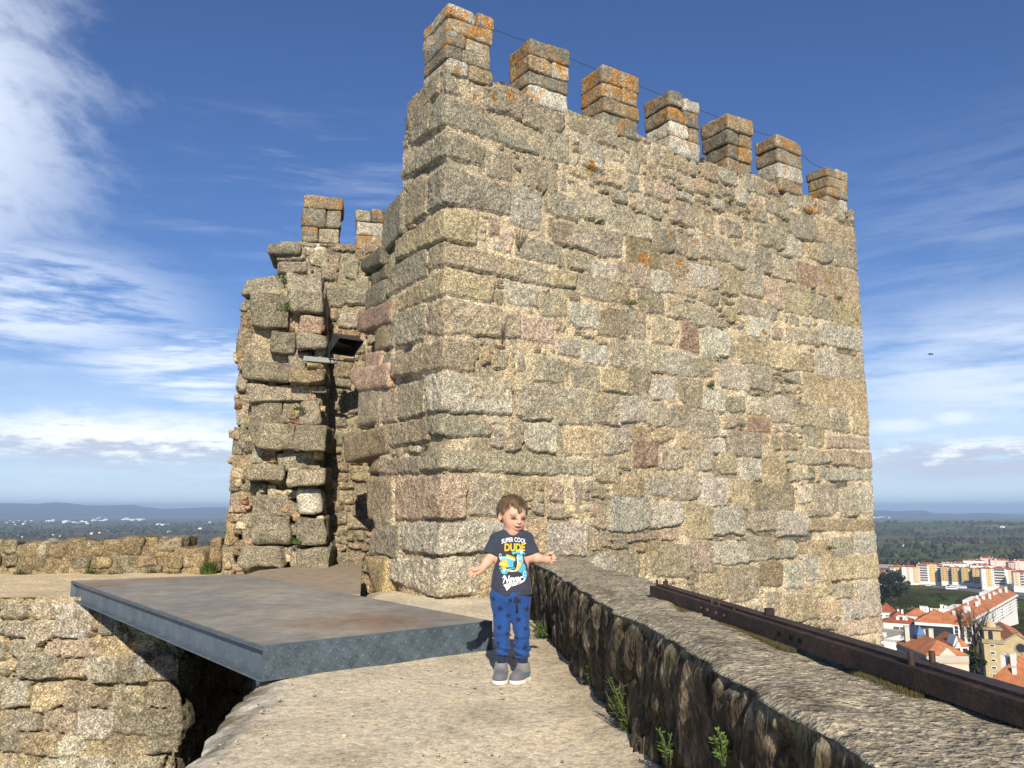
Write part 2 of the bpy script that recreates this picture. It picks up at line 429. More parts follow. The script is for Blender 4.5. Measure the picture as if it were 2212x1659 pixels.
lowL = mul(blob(-25.5, 4.2, 16, 2.5, cum, .9), sstep(cum, .26, .38))
lowR = mul(blob(30, 2.9, 12, 1.9, cum2, .9), sstep(cum2, .32, .46))
lowR2 = mx(mul(blob(25.8, 5.2, 2.8, .75, cum, 1.3), .45), mul(blob(29.2, 5.6, 1.7, .55, cum, 1.3), .45))
low0 = mul(mul(blob(0, 2.0, 60, 1.4, cum2, 1.0), sstep(cum2, .46, .58)), .5)
low = mx(mx(lowL, lowR), mx(lowR2, low0))
skyc = mixc(nt, 1, sky.outputs[0], (.80, .98, 1.38), 'MULTIPLY')
hz = sstep(el, 12, -1)
skyc = mixc(nt, mul(hz, .55), skyc, (9.5, 12.8, 16.2))
c1 = mixc(nt, cir, skyc, (12.0, 13.2, 15.4))
litf = math_(nt, 'ADD', cum, math_(nt, 'MULTIPLY', math_(nt, 'SUBTRACT', el, 4.0), .13))
lit = mixc(nt, sstep(litf, .38, .62), (7.6, 8.6, 10.6), (14.6, 15.0, 15.8))
c2 = mixc(nt, mul(low, .92), c1, lit)
L_(nt, c2, bg.inputs['Color'])
SC.view_settings.view_transform = 'Standard'; SC.view_settings.look = 'None'; SC.view_settings.gamma = 1; SC.view_settings.exposure = .32
SC.cycles.use_denoising = True; SC.cycles.max_bounces = 6; SC.cycles.volume_bounces = 0
# ------------------------------------------------------------------ the tower
M_STONE = stone_mat('tower granite', 62, .40, 1.95)
M_GREY = stone_mat('weathered granite', 58, .40, 1.9, bstr=.8)
CRN = on_z(951, 1297, 0.0)[:2]                        # near corner of the tower on plan
DR = np.array([.840, .542]); DL = np.array([-.542, .840])   # along the long face / along the short face
NR = np.array([.542, -.840]); NL = np.array([-.840, -.542])
LEN = 7.72
def sR(u, v): p = on_p(u, v, [*CRN, 0], [*NR, 0]); return float(np.dot(p[:2]-CRN, DR)), float(p[2])
def sL(u, v): p = on_p(u, v, [*CRN, 0], [*NL, 0]); return -float(np.dot(p[:2]-CRN, DL)), float(p[2])
S = Stones(-3.1, LEN+.6, -2.6, 6.45, 11)
rs = S.rs
def jv(v): return v
# corner blocks: left end (u, top, bottom) or None, corner (top, bottom), right end (u, top, bottom), tint
Q = [((950, 160, 215), (144, 198), (1034, 172, 222), 'k'), ((932, 218, 288), (203, 268), (1167, 278, 334), 'k'),
     ((863, 334, 407), (279, 334), (1048, 298, 367), 'k'), ((924, 380, 455), (355, 438), (1101, 389, 466), 'k'),
     ((855, 520, 560), (445, 517), (1031, 465, 528), 'y'), ((925, 539, 585), (519, 573), (1124, 564, 602), 'b'),
     ((853, 639, 676), (580, 638), (1068, 606, 658), 'y'), ((922, 666, 724), (642, 721), (1126, 674, 729), 'b'),
     ((848, 755, 818), (725, 798), (1028, 732, 802), 'b'), ((922, 816, 890), (800, 890), (1106, 823, 898), 'w'),
     ((925, 900, 950), (892, 942), (1059, 915, 962), 'k'), ((907, 988, 1018), (968, 1015), (1282, 995, 1031), 'g'),
     ((852, 1038, 1124), (1021, 1122), (1009, 1023, 1120), 'p'), ((867, 1130, 1202), (1127, 1202), (1085, 1124, 1200), 'w'),
     ((844, 1206, 1286), (1206, 1296), (1037, 1206, 1299), 'w')]
def uc(v): return 965-(v-100)*.0145
for (lu, lt, lb), (ct, cb), (ru, rt, rb), t in Q:
    pl = [sL(lu, lt), sL(lu, lb)] if lu < 945 else [(-.06, sL(951, ct)[1]), (-.06, sL(951, cb)[1])]
    zc0, zc1 = sR(uc(ct), ct)[1], sR(uc(cb), cb)[1]
    a, b_ = sR(ru, rt), sR(ru, rb)
    s0 = .5*(pl[0][0]+pl[1][0]); s1 = .5*(a[0]+b_[0])
    S.add(np.array([(s0, pl[1][1]), (0, zc1), (s1, b_[1]), (s1+.01, a[1]), (0, zc0), (s0, pl[0][1])]), t, prot=.008+.014*rs.rand(), rad=.022, jit=.08)
# other blocks of the short left face: u0,u1, top/bottom at the middle
for u0, u1, vt, vb, t in [(878, 948, 172, 238, 'b'), (884, 930, 238, 300, 'k'), (870, 921, 395, 470, 'b'), (834, 868, 430, 500, 'k'),
    (836, 920, 556, 613, 'g'), (861, 916, 672, 738, 'g'), (834, 859, 680, 748, 'g'), (800, 832, 690, 760, 'y'),
    (860, 919, 828, 896, 'g'), (823, 858, 840, 908, 'p'), (780, 822, 852, 922, 'g'), (772, 922, 915, 965, 'b'),
    (797, 836, 990, 1022, 'b'), (838, 905, 986, 1022, 'g'), (800, 848, 1038, 1126, 'b'), (815, 866, 1130, 1200, 'g'), (779, 840, 1203, 1283, 'y'),
    (822, 846, 770, 822, 'k'), (798, 820, 768, 800, 'p'), (764, 830, 812, 850, 'p')]:
    um, vm = .5*(u0+u1), .5*(vt+vb)
    S.rect(sL(u0, vm)[0], sL(u1, vm)[0], sL(um, vb)[1], sL(um, vt)[1], t, prot=.008+.03*rs.rand(), grow=.015)
def face(lst, ox, oy, k):
    for x0, x1, y0, y1, t in lst:
        u0, u1, vt, vb = ox+x0*k, ox+x1*k, oy+y0*k, oy+y1*k; um, vm = .5*(u0+u1), .5*(vt+vb)
        s0, s1, z0, z1 = sR(u0, vm)[0], sR(u1, vm)[0], sR(um, vb)[1], sR(um, vt)[1]
        if s1 > LEN-.28: s1 = LEN+.25
        a, b_, c, d = S.idx(s0+.02, s1-.02, z0+.02, z1-.02)
        if S.occ[a:b_, c:d].mean() > .62: continue
        S.rect(s0, s1, z0, z1, t, grow=.012)
face([(50,300,215,335,'k'),(235,370,110,240,'b'),(370,520,140,270,'g'),(520,670,170,310,'g'),(680,890,205,370,'o'),(855,975,150,285,'d'),(985,1120,195,310,'g'),
(1125,1285,195,330,'g'),(560,830,60,180,'g'),(950,1085,0,130,'p'),(1085,1195,30,170,'b'),(1470,1620,120,260,'g'),(1660,1785,80,210,'g'),(1675,1795,340,490,'r'),
(1795,2005,370,550,'y'),(1785,1975,110,240,'y'),(1735,1825,225,335,'y'),(1830,1890,240,345,'g'),(1900,1985,260,375,'g'),(1610,1700,200,310,'w'),(1545,1670,320,440,'g'),
(1440,1535,265,410,'k'),(1300,1440,280,380,'g'),(1360,1490,390,540,'g'),(1235,1350,370,525,'y'),(1055,1230,370,490,'w'),(900,1035,300,430,'y'),(840,955,400,510,'w'),
(960,1100,440,545,'p'),(640,830,355,470,'p'),(490,625,330,420,'w'),(355,485,290,380,'g'),(80,240,365,465,'g'),(255,400,385,490,'y'),(440,590,430,560,'g'),(590,715,460,580,'y'),
(0,170,465,605,'w'),(200,335,520,655,'g'),(360,525,570,730,'w'),(525,690,610,770,'b'),(690,800,620,770,'g'),(770,905,510,640,'k'),(930,1045,570,680,'b'),(840,960,660,820,'b'),
(1005,1105,700,850,'r'),(1130,1290,730,890,'w'),(1060,1215,590,700,'g'),(1400,1520,660,775,'w'),(1340,1465,560,650,'g'),(1470,1560,580,670,'g'),(1500,1610,440,600,'p'),
(1610,1755,480,640,'y'),(1755,1870,530,670,'g'),(1870,2015,560,710,'y'),(1815,2025,710,840,'w'),(1615,1815,730,820,'g'),(1345,1515,770,940,'y'),(1520,1680,800,970,'y'),
(1680,1780,860,965,'y'),(1785,1920,850,1010,'w'),(1920,2035,880,1020,'g'),(1735,2050,1010,1180,'y'),(85,270,660,810,'p'),(290,435,770,900,'w'),(430,590,800,945,'w'),
(590,740,790,960,'g'),(740,890,810,980,'g'),(890,1060,860,1000,'w'),(1060,1185,890,1000,'g'),(1215,1400,930,1075,'w'),(1405,1540,950,1090,'g'),(150,355,900,1030,'g'),
(380,540,950,1080,'g'),(550,700,970,1090,'y'),(690,830,960,1120,'b'),(835,980,1010,1130,'w'),(985,1125,1030,1185,'b'),(1130,1250,1070,1200,'w'),(1255,1380,1120,1215,'d'),
(1395,1500,1120,1240,'w'),(1505,1660,1110,1260,'g'),(1675,1750,1180,1290,'y'),(1755,1870,1160,1300,'g'),(1880,1980,1190,1330,'g'),(1995,2065,1205,1340,'y'),(245,495,1070,1270,'g'),
(60,245,1050,1250,'k'),(500,650,1110,1290,'g'),(650,805,1120,1270,'w'),(810,915,1150,1290,'g'),(920,1045,1170,1310,'g'),(1050,1220,1200,1350,'g'),(1395,1530,1240,1345,'r'),
(1285,1470,1340,1470,'g'),(1850,2065,1345,1420,'p'),(1740,1840,1310,1410,'g'),(0,100,1260,1430,'g'),(110,290,1270,1440,'w'),(350,560,1310,1460,'y'),(570,715,1310,1450,'g'),
(715,830,1290,1380,'y'),(850,960,1310,1380,'y'),(730,870,1390,1520,'r'),(975,1130,1325,1430,'y'),(1140,1260,1360,1440,'w'),(510,630,1460,1600,'b'),(885,1025,1420,1550,'g'),
(1070,1190,1450,1560,'g'),(1225,1330,1460,1570,'y'),(1340,1475,1490,1600,'w'),(1485,1620,1480,1620,'y'),(1690,1880,1430,1510,'g'),(1890,2070,1440,1530,'p'),(1860,2085,1540,1610,'w')],1097.2,438.9,.372)
face([(940,1130,1050,1220,'g'),(1090,1280,1260,1410,'k'),(840,1045,1230,1470,'w'),(690,860,990,1150,'g'),(1050,1240,870,1060,'g'),(660,800,570,720,'g'),(805,930,600,750,'b'),
(940,1120,630,840,'g'),(1130,1200,730,860,'d'),(1220,1390,740,860,'b'),(1400,1530,790,950,'g'),(1310,1460,930,1090,'w'),(1280,1480,1270,1420,'g')],822.9,0,.3307)
face([(0,205,960,1130,'w'),(205,375,980,1120,'w'),(380,525,995,1170,'y'),(525,680,1010,1160,'w'),(695,840,1030,1140,'g'),(845,1000,1040,1165,'w'),(1005,1305,1075,1140,'y'),
(1105,1295,815,900,'w'),(1040,1145,910,1060,'g'),(1150,1250,930,1060,'g'),(1255,1305,905,1050,'w'),(300,455,840,985,'g'),(455,600,860,1000,'w'),(605,730,880,1020,'y'),
(730,935,900,1035,'b'),(180,305,860,960,'w'),(20,170,870,960,'y'),(100,250,1150,1190,'p'),(250,345,1130,1180,'p'),(205,400,1200,1370,'b'),(410,520,1190,1345,'p'),
(525,690,1180,1310,'w'),(695,835,1160,1280,'g'),(840,930,1180,1280,'w'),(1010,1110,1180,1260,'y'),(1110,1235,1170,1270,'g'),(1240,1310,1140,1250,'w'),(1045,1325,1265,1390,'y'),
(755,870,1290,1410,'o'),(875,975,1290,1430,'w'),(985,1055,1270,1390,'w'),(600,750,1320,1480,'b'),(450,600,1350,1480,'b'),(890,1050,1450,1590,'y'),(1055,1170,1480,1590,'y'),
(1170,1255,1480,1590,'w'),(1245,1345,1400,1560,'w'),(1010,1120,1390,1460,'y'),(1130,1225,1410,1470,'g'),(1140,1355,1590,1659,'p'),(40,150,1280,1380,'g')],1316.6,658.3,.4298)
face([(745,965,630,890,'g'),(965,1170,630,790,'y'),(1095,1240,910,1130,'y'),(1250,1530,910,1130,'w'),(820,900,1170,1470,'y')],768,822.9,.3307)
GT = ['g', 'g', 'g', 'b', 'k', 'w', 'y', 'p']
for z in np.arange(-2.5, 6.2, .34):                    # end blocks of the far edge where none was measured
    S.occ[:, :] = S.occ
S.coursefill((.22, .31), (.22, .40), GT); S.fill(.36, .28, GT, 1500, 6); S.fill(.28, .20, GT, 4000, 4); S.fill(.16, .10, ['g', 'w', 'p', 'r', 'd', 'b', 'y'], 9000, 2)
RES = .0135
S.chips(620, ['g', 'w', 'p', 'r', 'd', 'b', 'y', 'm', 'r'])
SS, ZZ, H, C, D_ = S.relief(RES, 21, mortar=-.015, deep=.042, flush=.70)
# courses of the quoins bulge a little; top line of the wall walk
bul = .03*np.exp(-(SS/.5)**2); H = H+bul*.25
cren = np.array([sR(u, v) for u, v in ((1050, 168), (1086, 178), (1242, 238), (1383, 294), (1511, 337), (1627, 374), (1734, 416), (1826, 446))])
print('crenels', np.round(cren, 2).tolist())
ztop = np.interp(SS, cren[:, 0], cren[:, 1])+.035*fbm(SS*2.6, 3.3, 0, 5, 3)
# weathering: darker grey lichen film towards the top courses, ochre stain patches
film = np.clip((ZZ-3.6)/2.6+.5*fbm(SS*1.2, ZZ*1.2, 0, 8, 3), 0, 1)[..., None]*.36
C = C*(1-film)+np.array([.225, .195, .148])*film
och = np.clip(fbm(SS*1.7, ZZ*2.2, 4, 31, 4)*2.4-.75, 0, 1)[..., None]*.36
C = C*(1-och)+np.array([.35, .235, .11])*och
lic = (fbm(SS*8, ZZ*8, 2, 77, 4) > .47-.08*np.clip((ZZ-4.6)/2, -.6, 1)) & (ZZ > 3.4) & (fbm(SS*1.9, ZZ*1.9, 3, 78, 2) > .30)
C[lic] = np.array([.36, .17, .045])*(.7+.5*np.random.RandomState(1).rand(lic.sum(), 1))
# plan path with rounded corner
def path(s):
    P = np.where((s < 0)[..., None], CRN-s[..., None]*-0+(-s)[..., None]*DL, CRN+s[..., None]*DR)
    e = s > LEN
    P = np.where(e[..., None], CRN+LEN*DR+(s-LEN)[..., None]*DL, P)
    t = np.clip((s+.035)/.07, 0, 1)[..., None]; n = NL*(1-t)+NR*t
    t2 = np.clip((s-LEN+.07)/.14, 0, 1)[..., None]; n = n*(1-t2)+DR*t2
    n = n/np.linalg.norm(n, axis=-1, keepdims=True)
    pull = .03*np.exp(-(s/.035)**2)+.05*np.exp(-((s-LEN)/.06)**2)
    return P-n*pull[..., None]*.35, n
P, Nn = path(SS)
lean = np.zeros_like(SS)
XY = P+Nn*H[..., None]
V = np.concatenate([XY, (ZZ)[..., None]], -1)
# left end of the short face steps course by course (the wall is broken there)
eu = [(0, 880), (250, 884), (330, 868), (405, 866), (415, 880), (500, 850), (560, 845), (640, 835), (700, 842), (760, 835), (860, 800), (985, 822), (1040, 812), (1200, 812), (1300, 800)]
zs = [sL(u, v)[1] for v, u in eu]; ends = [sL(u, v)[0] for v, u in eu]
Lend = np.interp(-ZZ, [-q for q in zs], ends)+.05*fbm(ZZ*3, 1.1, 0, 3, 2)
print('ends', np.round(ends, 2))
keep = (ZZ < ztop) & (SS > Lend)
kq = keep[:-1, :-1] & keep[1:, :-1] & keep[:-1, 1:] & keep[1:, 1:]
tower = thing('castle_tower', 'ruined square granite tower with battlements and a gap broken in its left side', 'tower', (*CRN, 0))
def sub(P): return np.asarray(P, float)-np.array([*CRN, 0])
mb = MB(); mb.add(sub(V).reshape(-1, 3), grid_faces(*SS.shape, kq), C.reshape(-1, 3))
# core of the wall behind the relief, so the wall has its thickness
def plan(a, b): return (CRN+DR*a+DL*b)-CRN           # a along long face, b inward
core_c = (.30, .26, .19)
mb.prism([plan(.06, .04), plan(LEN-.05, .04), plan(LEN-.05, 1.05), plan(.06, 1.05)], -2.6, float(cren[:, 1].min())-.06, core_c)
mb.prism([plan(.04, .06), plan(1.05, .06), plan(1.05, 1.2), plan(.04, 1.2)], -1, float(cren[0, 1])-.12, core_c)
mb.prism([plan(.05, 1.2), plan(1.05, 1.2), plan(1.05, 1.9), plan(.05, 1.9)], -1, 4.3, core_c)
mb.prism([plan(LEN-1.1, 1.0), plan(LEN-.05, 1.0), plan(LEN-.05, 6.5), plan(LEN-1.1, 6.5)], -2.6, float(cren[:, 1].min())-.1, core_c)
# loose blocks of the broken end
def rk(mb, c, h, rz, tint, seed, amp=.012, rad=.045, cell=.04, skew=.20, lich=None):
    V, F, n1 = rock_mesh(h, cell, rad, amp, seed, 7., skew)
    r_ = np.random.RandomState(seed+99)
    t = np.array(TINT[tint] if isinstance(tint, str) else tint)*(.85+.3*r_.rand())
    n2 = fbm(V[:, 0]*4+seed, V[:, 1]*4, V[:, 2]*4, seed, 3)
    Cc = t*(1+.2*n1+.25*n2)[:, None]
    if lich is not None:                                # crusty orange lichen in patches
        q_ = V*np.array([1, 1, 1.]); ln = fbm(q_[:, 0]*7+seed, q_[:, 1]*7, q_[:, 2]*7, seed+3, 4, .6); fn = fbm(q_[:, 0]*40, q_[:, 1]*40, q_[:, 2]*40, seed+4, 2)
        w_ = (np.clip((ln-lich-.08+.22*fn)*6, 0, 1)*.85)[:, None]; Cc = Cc*(1-w_)+np.array([.40, .19, .045])*(1+.45*fn+.3*n1)[:, None]*w_
    mb.add(V@rot_z(rz)+np.asarray(c, float), F, np.clip(Cc, .01, .9))
AL = math.atan2(DR[1], DR[0])                          # heading of the long face
cr = lambda x, y: ((800+x/.976)/1.8228, (700+y/.976)/1.8228)
for i, (x0, y0, x1, y1, t, out) in enumerate([(695,75,781,245,'k',.04),(600,290,700,362,'d',.05),(642,347,704,405,'d',.0),(632,410,700,500,'k',.03),(600,492,740,580,'p',.05),
        (650,562,712,660,'b',.0),(610,660,690,740,'p',.02),(568,738,722,832,'p',.06),(603,812,692,958,'g',.03),(565,962,738,1072,'b',.06),(634,1075,706,1140,'b',.02),
        (640,1145,725,1322,'b',.03),(633,1335,700,1448,'g',.0),(605,1455,716,1595,'y',.05)]):
    (u0, v0), (u1, v1) = cr(x0, y0), cr(x1, y1); um, vm = .5*(u0+u1), .5*(v0+v1)
    s0, s1 = sL(u0, vm)[0], sL(u1, vm)[0]; z0, z1 = sL(um, v1)[1], sL(um, v0)[1]
    dep = .45+.25*random.random()
    c = CRN+DL*(-(s0+s1)/2)+NL*(out-dep)
    rk(mb, sub([*c, (z0+z1)/2]), (dep, (s1-s0)/2, (z1-z0)/2-.004), AL, t, 300+i)
mb.build('outer_wall', M_STONE, tower)
# merlons of the long face: left edge u, arris u, right edge u, mid v, top v at the arris, base v
M_MER = stone_mat('merlon granite', 58, .40, 1.9, lichen=.17)
LICH = {(50, 0): -.10, (50, 1): .05, (50, 2): .16, (51, 0): -.02, (51, 1): .08, (52, 0): -.18, (52, 1): -.05, (53, 1): .08, (54, 1): .10, (55, 0): .22, (56, 0): .08, (56, 1): .16, (71, 0): .2, (72, 0): .15}
def merlon(c2, hw, hd, z0, z1, rz, seed, courses=4):
    r_ = np.random.RandomState(seed); b = MB(); hs = r_.rand(courses)*.5+1; hs = hs/hs.sum()*(z1-z0); z = z0
    ax = np.array([math.cos(rz), math.sin(rz)]); ay = np.array([-ax[1], ax[0]])
    for k in range(courses):
        h = hs[k]; off = (r_.rand(2)-.5)*.035; g = 1+(r_.rand()-.5)*.05+(.03 if k == courses-1 else 0)
        parts = 1 if r_.rand() < .45 else 2
        cut = .35+.3*r_.rand()
        spans = [(-1, 1)] if parts == 1 else [(-1, -1+2*cut), (-1+2*cut, 1)]
        for a, b_ in spans:
            cc = c2+ax*(hw*g*(a+b_)/2+off[0])+ay*off[1]
            dz = (r_.rand()-.5)*.02 if k < courses-1 else (r_.rand()-.6)*.05
            rk(b, sub([*cc, z+h/2+dz/2]), (hw*g*(b_-a)/2-.003, hd*g, h/2+.002+dz/2), rz, ['k', 'k', 'g', 'w', 'b'][r_.randint(5)], seed*31+k*7+int(a*3), .014, .035, .022, .05, LICH.get((seed, courses-1-k), LICH.get((seed, None))))
        z += h
    return b.build('merlon', M_MER, tower)
for i, (ul, ua, ur, vb, vt) in enumerate([(912, 965, 1062, 128, 3), (1096, 1143, 1230, 212, 76), (1253, 1301, 1378, 270, 138), (1388, 1443, 1507, 322, 196),
                                          (1512, 1571, 1624, 362, 246), (1630, 1679, 1730, 405, 292), (1740, 1785, 1828, 440, 362)]):
    vm = .5*(vb+vt); s0 = sR(ua, vm)[0]; s1 = sR(ur, vm)[0]
    z0 = min(6.28, sR(.5*(ua+ur), vb+14)[1]) if i else 6.22; z1 = sR(ua, vt)[1]
    # thickness from the visible left side
    P0 = CRN+DR*s0; best = min(np.arange(.2, 1.1, .02), key=lambda t: abs(upx([*(P0+DL*t), .5*(z0+z1)])[0]-ul))
    hd = best/2
    c2 = CRN+DR*(s0+s1)/2+DL*(hd-.02)
    merlon(c2, (s1-s0)/2, hd, float(np.interp((s0+s1)/2, cren[:, 0], cren[:, 1]))-.10, z1, AL, 50+i, 5 if i == 0 else 4)
    print('merlon', i, round(s0, 2), round(s1, 2), round(z0, 2), round(z1, 2), round(best, 2))
# ---- back wall seen through the gap
YB = 12.05; BA = math.atan2(.2, 1.)
BD = np.array([math.cos(BA), math.sin(BA)]); BN = np.array([BD[1], -BD[0]])
B0 = on_y(720, 900, YB)[:2]
def sB(u, v): p = on_p(u, v, [*B0, 0], [*BN, 0]); return float(np.dot(p[:2]-B0, BD)), float(p[2])
bl = sB(592, 700)[0]; S2 = Stones(bl, 2.6, -.6, 5.6, 5)
for x0, y0, x1, y1, t in [(310,210,445,270,'k'),(255,262,400,318,'k'),(400,278,480,340,'g'),(280,315,400,370,'k'),(480,290,530,355,'p'),(535,300,605,390,'k'),(470,415,553,497,'k'),(555,395,630,490,'k'),
        (470,500,520,550,'p'),(525,510,600,570,'w'),(450,330,520,400,'g')]:
    (u0, v0), (u1, v1) = cr(x0, y0), cr(x1, y1); um, vm = .5*(u0+u1), .5*(v0+v1)
    S2.rect(sB(u0, vm)[0], sB(u1, vm)[0], sB(um, v1)[1], sB(um, v0)[1], t)
S2.fill(.55, .28, ['k', 'k', 'g', 'b', 'k'], 500, 7); S2.fill(.3, .18, ['k', 'g', 'b', 'p', 'r'], 2500, 4); S2.fill(.1, .08, ['k', 'g', 'r', 'w'], 3000, 2)
SS, ZZ, H, C, _ = S2.relief(.016, 61, mcol=(.36, .30, .21), mortar=-.03)
H = H*1.5
zt = np.where(SS < sB(640, 520)[0], sB(610, 548)[1], sB(700, 524)[1])+.03*fbm(SS*4, 0, 0, 4, 2)
V = np.concatenate([B0+SS[..., None]*BD+BN*H[..., None], ZZ[..., None]], -1)
kp = ZZ < zt; kq = kp[:-1, :-1] & kp[1:, :-1] & kp[:-1, 1:] & kp[1:, 1:]
mb = MB(); mb.add(sub(V).reshape(-1, 3), grid_faces(*SS.shape, kq), np.clip(C*.92, .01, 1).reshape(-1, 3))
q = lambda s, t: B0+BD*s-BN*t-CRN
mb.prism([q(bl+.03, .05), q(2.6, .05), q(2.6, .8), q(bl+.03, .8)], -.6, 5.05, core_c)
sd = [(u, v) for u, v in ((592, 545),)]
z_ = sB(600, 545)[1]
rk(mb, sub([*(B0+BD*(sB(618, 545)[0])-BN*.3), sB(615, 545)[1]]), (.25, .4, .085), BA, 'k', 901)
mb.build('back_wall', M_GREY, tower)
for u0, u1, vt, vb, sd in [(655, 738, 418, 512, 71), (768, 830, 450, 535, 72)]:
    vm = (vt+vb)/2; s0, s1 = sB(u0, vm)[0], sB(u1, vm)[0]
    merlon(B0+BD*(s0+s1)/2-BN*.28, (s1-s0)/2, .27, sB(u0, 535 if sd == 71 else 545)[1]-.12, sB(u0, vt)[1], BA, sd)
# ---- broken left flank: big blocks sticking out of a rubble core
M_RUB = stone_mat('broken flank granite', 58, .40, 1.9, bstr=.9)
mb = MB(); FY = 11.15
def fl(x, y): p = on_y(*cr(x, y), FY); return p
rr = [(128,378,288,446,0,'k'),(122,452,206,520,0,'k'),(185,450,330,585,.28,'d'),(118,515,192,622,0,'b'),(112,602,206,702,.02,'b'),(245,590,337,670,.2,'d'),(135,690,262,760,.05,'b'),
(145,727,320,790,.3,'d'),(106,710,150,822,0,'g'),(165,788,417,860,.12,'g'),(97,827,166,945,0,'g'),(160,848,280,945,.12,'d'),(284,870,352,946,0,'k'),(85,946,132,1056,0,'k'),(122,950,182,1052,0,'k'),
(174,950,352,1045,.32,'d'),(77,1052,166,1176,0,'b'),(160,1047,252,1110,.04,'k'),(268,1052,426,1120,.0,'k'),(158,1106,299,1170,.32,'g'),(300,1130,336,1196,0,'k'),(69,1177,126,1292,0,'g'),
(120,1182,226,1212,.03,'k'),(110,1206,172,1302,.0,'b'),(166,1212,312,1300,.1,'k'),(59,1288,122,1412,0,'y'),(116,1292,188,1410,.02,'g'),(180,1307,330,1410,.16,'k'),(50,1412,102,1530,0,'g'),
(99,1416,152,1452,.02,'g'),(150,1411,320,1496,.32,'k'),(150,1495,240,1560,.02,'g'),(318,1420,352,1500,.02,'g'),(96,1452,152,1540,0,'y'),(205,590,245,690,-.05,'m'),(255,690,330,730,-.05,'y'),
(310,372,446,456,.12,'k'),(330,452,453,526,.16,'k'),(355,532,446,602,.06,'p'),(355,606,463,662,.22,'k'),(323,666,402,742,.02,'k'),(388,702,452,736,.1,'y'),(330,740,463,796,.26,'b'),
(364,862,446,946,.1,'g'),(335,922,370,952,.02,'r'),(355,951,476,1046,.26,'d'),(334,1117,468,1176,.36,'g'),(354,1202,440,1292,.1,'w'),(344,1302,462,1406,.16,'k'),(350,1412,481,1512,.22,'k'),
(205,850,300,870,.0,'p'),(240,600,256,700,-.03,'m'),(240,1196,350,1230,-.04,'m'),(300,1240,360,1300,-.02,'b'),(240,500,360,600,-.1,'m'),(300,800,440,870,-.12,'k')]
for i, (x0, y0, x1, y1, out, t) in enumerate(rr):
    a, b_ = fl(x0, y1), fl(x1, y0); w, h = (b_[0]-a[0])/2, (b_[2]-a[2])/2
    t = {'d': (.235, .205, .15), 'k': (.27, .24, .18)}.get(t, t)
    dep = .42
    sk = .18*((x0+x1)/2-60)/400                         # the face turns slightly away to the left
    rk(mb, sub([(a[0]+b_[0])/2, FY+dep-out*.62+.12-sk, (a[2]+b_[2])/2]), (w, dep+out*.2, h), R(8), t, 500+i, .032, .028, .028, .16)
a, b_ = fl(75, 1560), fl(445, 420)
def lump(mb, c, h, rz, tint, seed): rk(mb, c, h, rz, tint, seed, .05, .06, .07)
lump(mb, sub([(a[0]+b_[0])/2+.03, FY+.72, (a[2]+b_[2])/2-.02]), ((b_[0]-a[0])/2-.1, .56, (b_[2]-a[2])/2), R(8), (.36, .295, .20), 777)
a, b_ = fl(72, 1560), fl(215, 440); lump(mb, sub([(a[0]+b_[0])/2+.05, FY+.9, (a[2]+b_[2])/2]), ((b_[0]-a[0])/2-.02, .6, (b_[2]-a[2])/2), R(8), (.33, .28, .19), 778)
for i in range(280):                                   # small stones wedged between the blocks
    y = 470+1050*random.random(); xl = 150-(y-400)*.075; x = xl+(455-xl)*random.random()
    a = fl(x, y); sz = .03+.07*random.random()**1.6
    rk(mb, sub([a[0], FY+.16+.05*random.random()-.10*(x-60)/400, a[2]]), (sz, .12, sz*(.5+.5*random.random())), R(8), ['g', 'b', 'p', 'r', 'm', 'y', 'k'][i % 7], 1500+i, .012, .02, .03, .3)
mb.build('broken_flank', M_RUB, tower)
# ------------------------------------------------------------------ the walkway in front, its rock rim and the chasm
M_SAND = stone_mat('sandy path', 70, .84, 1.25, grain=.16, bstr=.35, bdist=.008, big=2.2)
M_WALL = stone_mat('retaining granite', 50, .5, 1.6)
edge_px = [(560, 1452), (538, 1468), (520, 1500), (490, 1532), (460, 1562), (430, 1592), (395, 1622), (358, 1662), (300, 1715)]
E = np.array([on_z(u, v, -.02)[:2] for u, v in edge_px])
E = np.r_[[[-1.75, 10.5], [-1.62, 7.0]], E, [[E[-1][0]-.05, .8], [E[-1][0]-.1, -1.2]]]
E = E[np.argsort(E[:, 1])]
def edge_x(y): return np.interp(y, E[:, 1], E[:, 0])
PA = on_z(1400, 1659, 0); PB = on_z(1185, 1385, 0)
PSL = (PB[0]-PA[0])/(PB[1]-PA[1])
def par_x(y): return PA[0]+PSL*(y-PA[1])
ys = np.r_[np.arange(-1.2, 2.4, .06), np.arange(2.4, 7.2, .017), np.arange(7.2, 10.4, .05)]
tt = np.linspace(0, 1, 240)
YY, TT = np.meshgrid(ys, tt, indexing='ij')
ex = edge_x(YY)+.05*fbm(YY*3.3, 1.7, 0, 5, 3)+.03*fbm(YY*11, 4.1, 0, 6, 2)
XX = ex+(par_x(YY)+.12-ex)*TT
d = XX-ex
rim = np.clip(1-(d-.04)/(.30+.22*fbm(YY*2, XX*2, 0, 12, 3)), 0, 1)      # 1 on the rock rim
ZZ = .012*fbm(XX*1.6, YY*1.6, 0, 41, 3)+.0022*fbm(XX*14, YY*14, 0, 42, 3)*(1+4*rim)-.09*np.exp(-np.maximum(d, 0)/.10)+.03*rim*fbm(XX*4, YY*4, 1, 43, 3)
ZZ += .05*np.exp(-np.abs(par_x(YY)-XX)/.10)*(.6+.6*fbm(YY*3, 2, 0, 7, 2))
n1 = fbm(XX*3, YY*3, 0, 51, 4); n2 = fbm(XX*13, YY*13, 0, 52, 3)
sand = np.array([.66, .565, .425])*(1+.08*n1+.05*n2)[..., None]
rock = np.array([.47, .435, .375])*(1+.30*n2+.15*n1)[..., None]
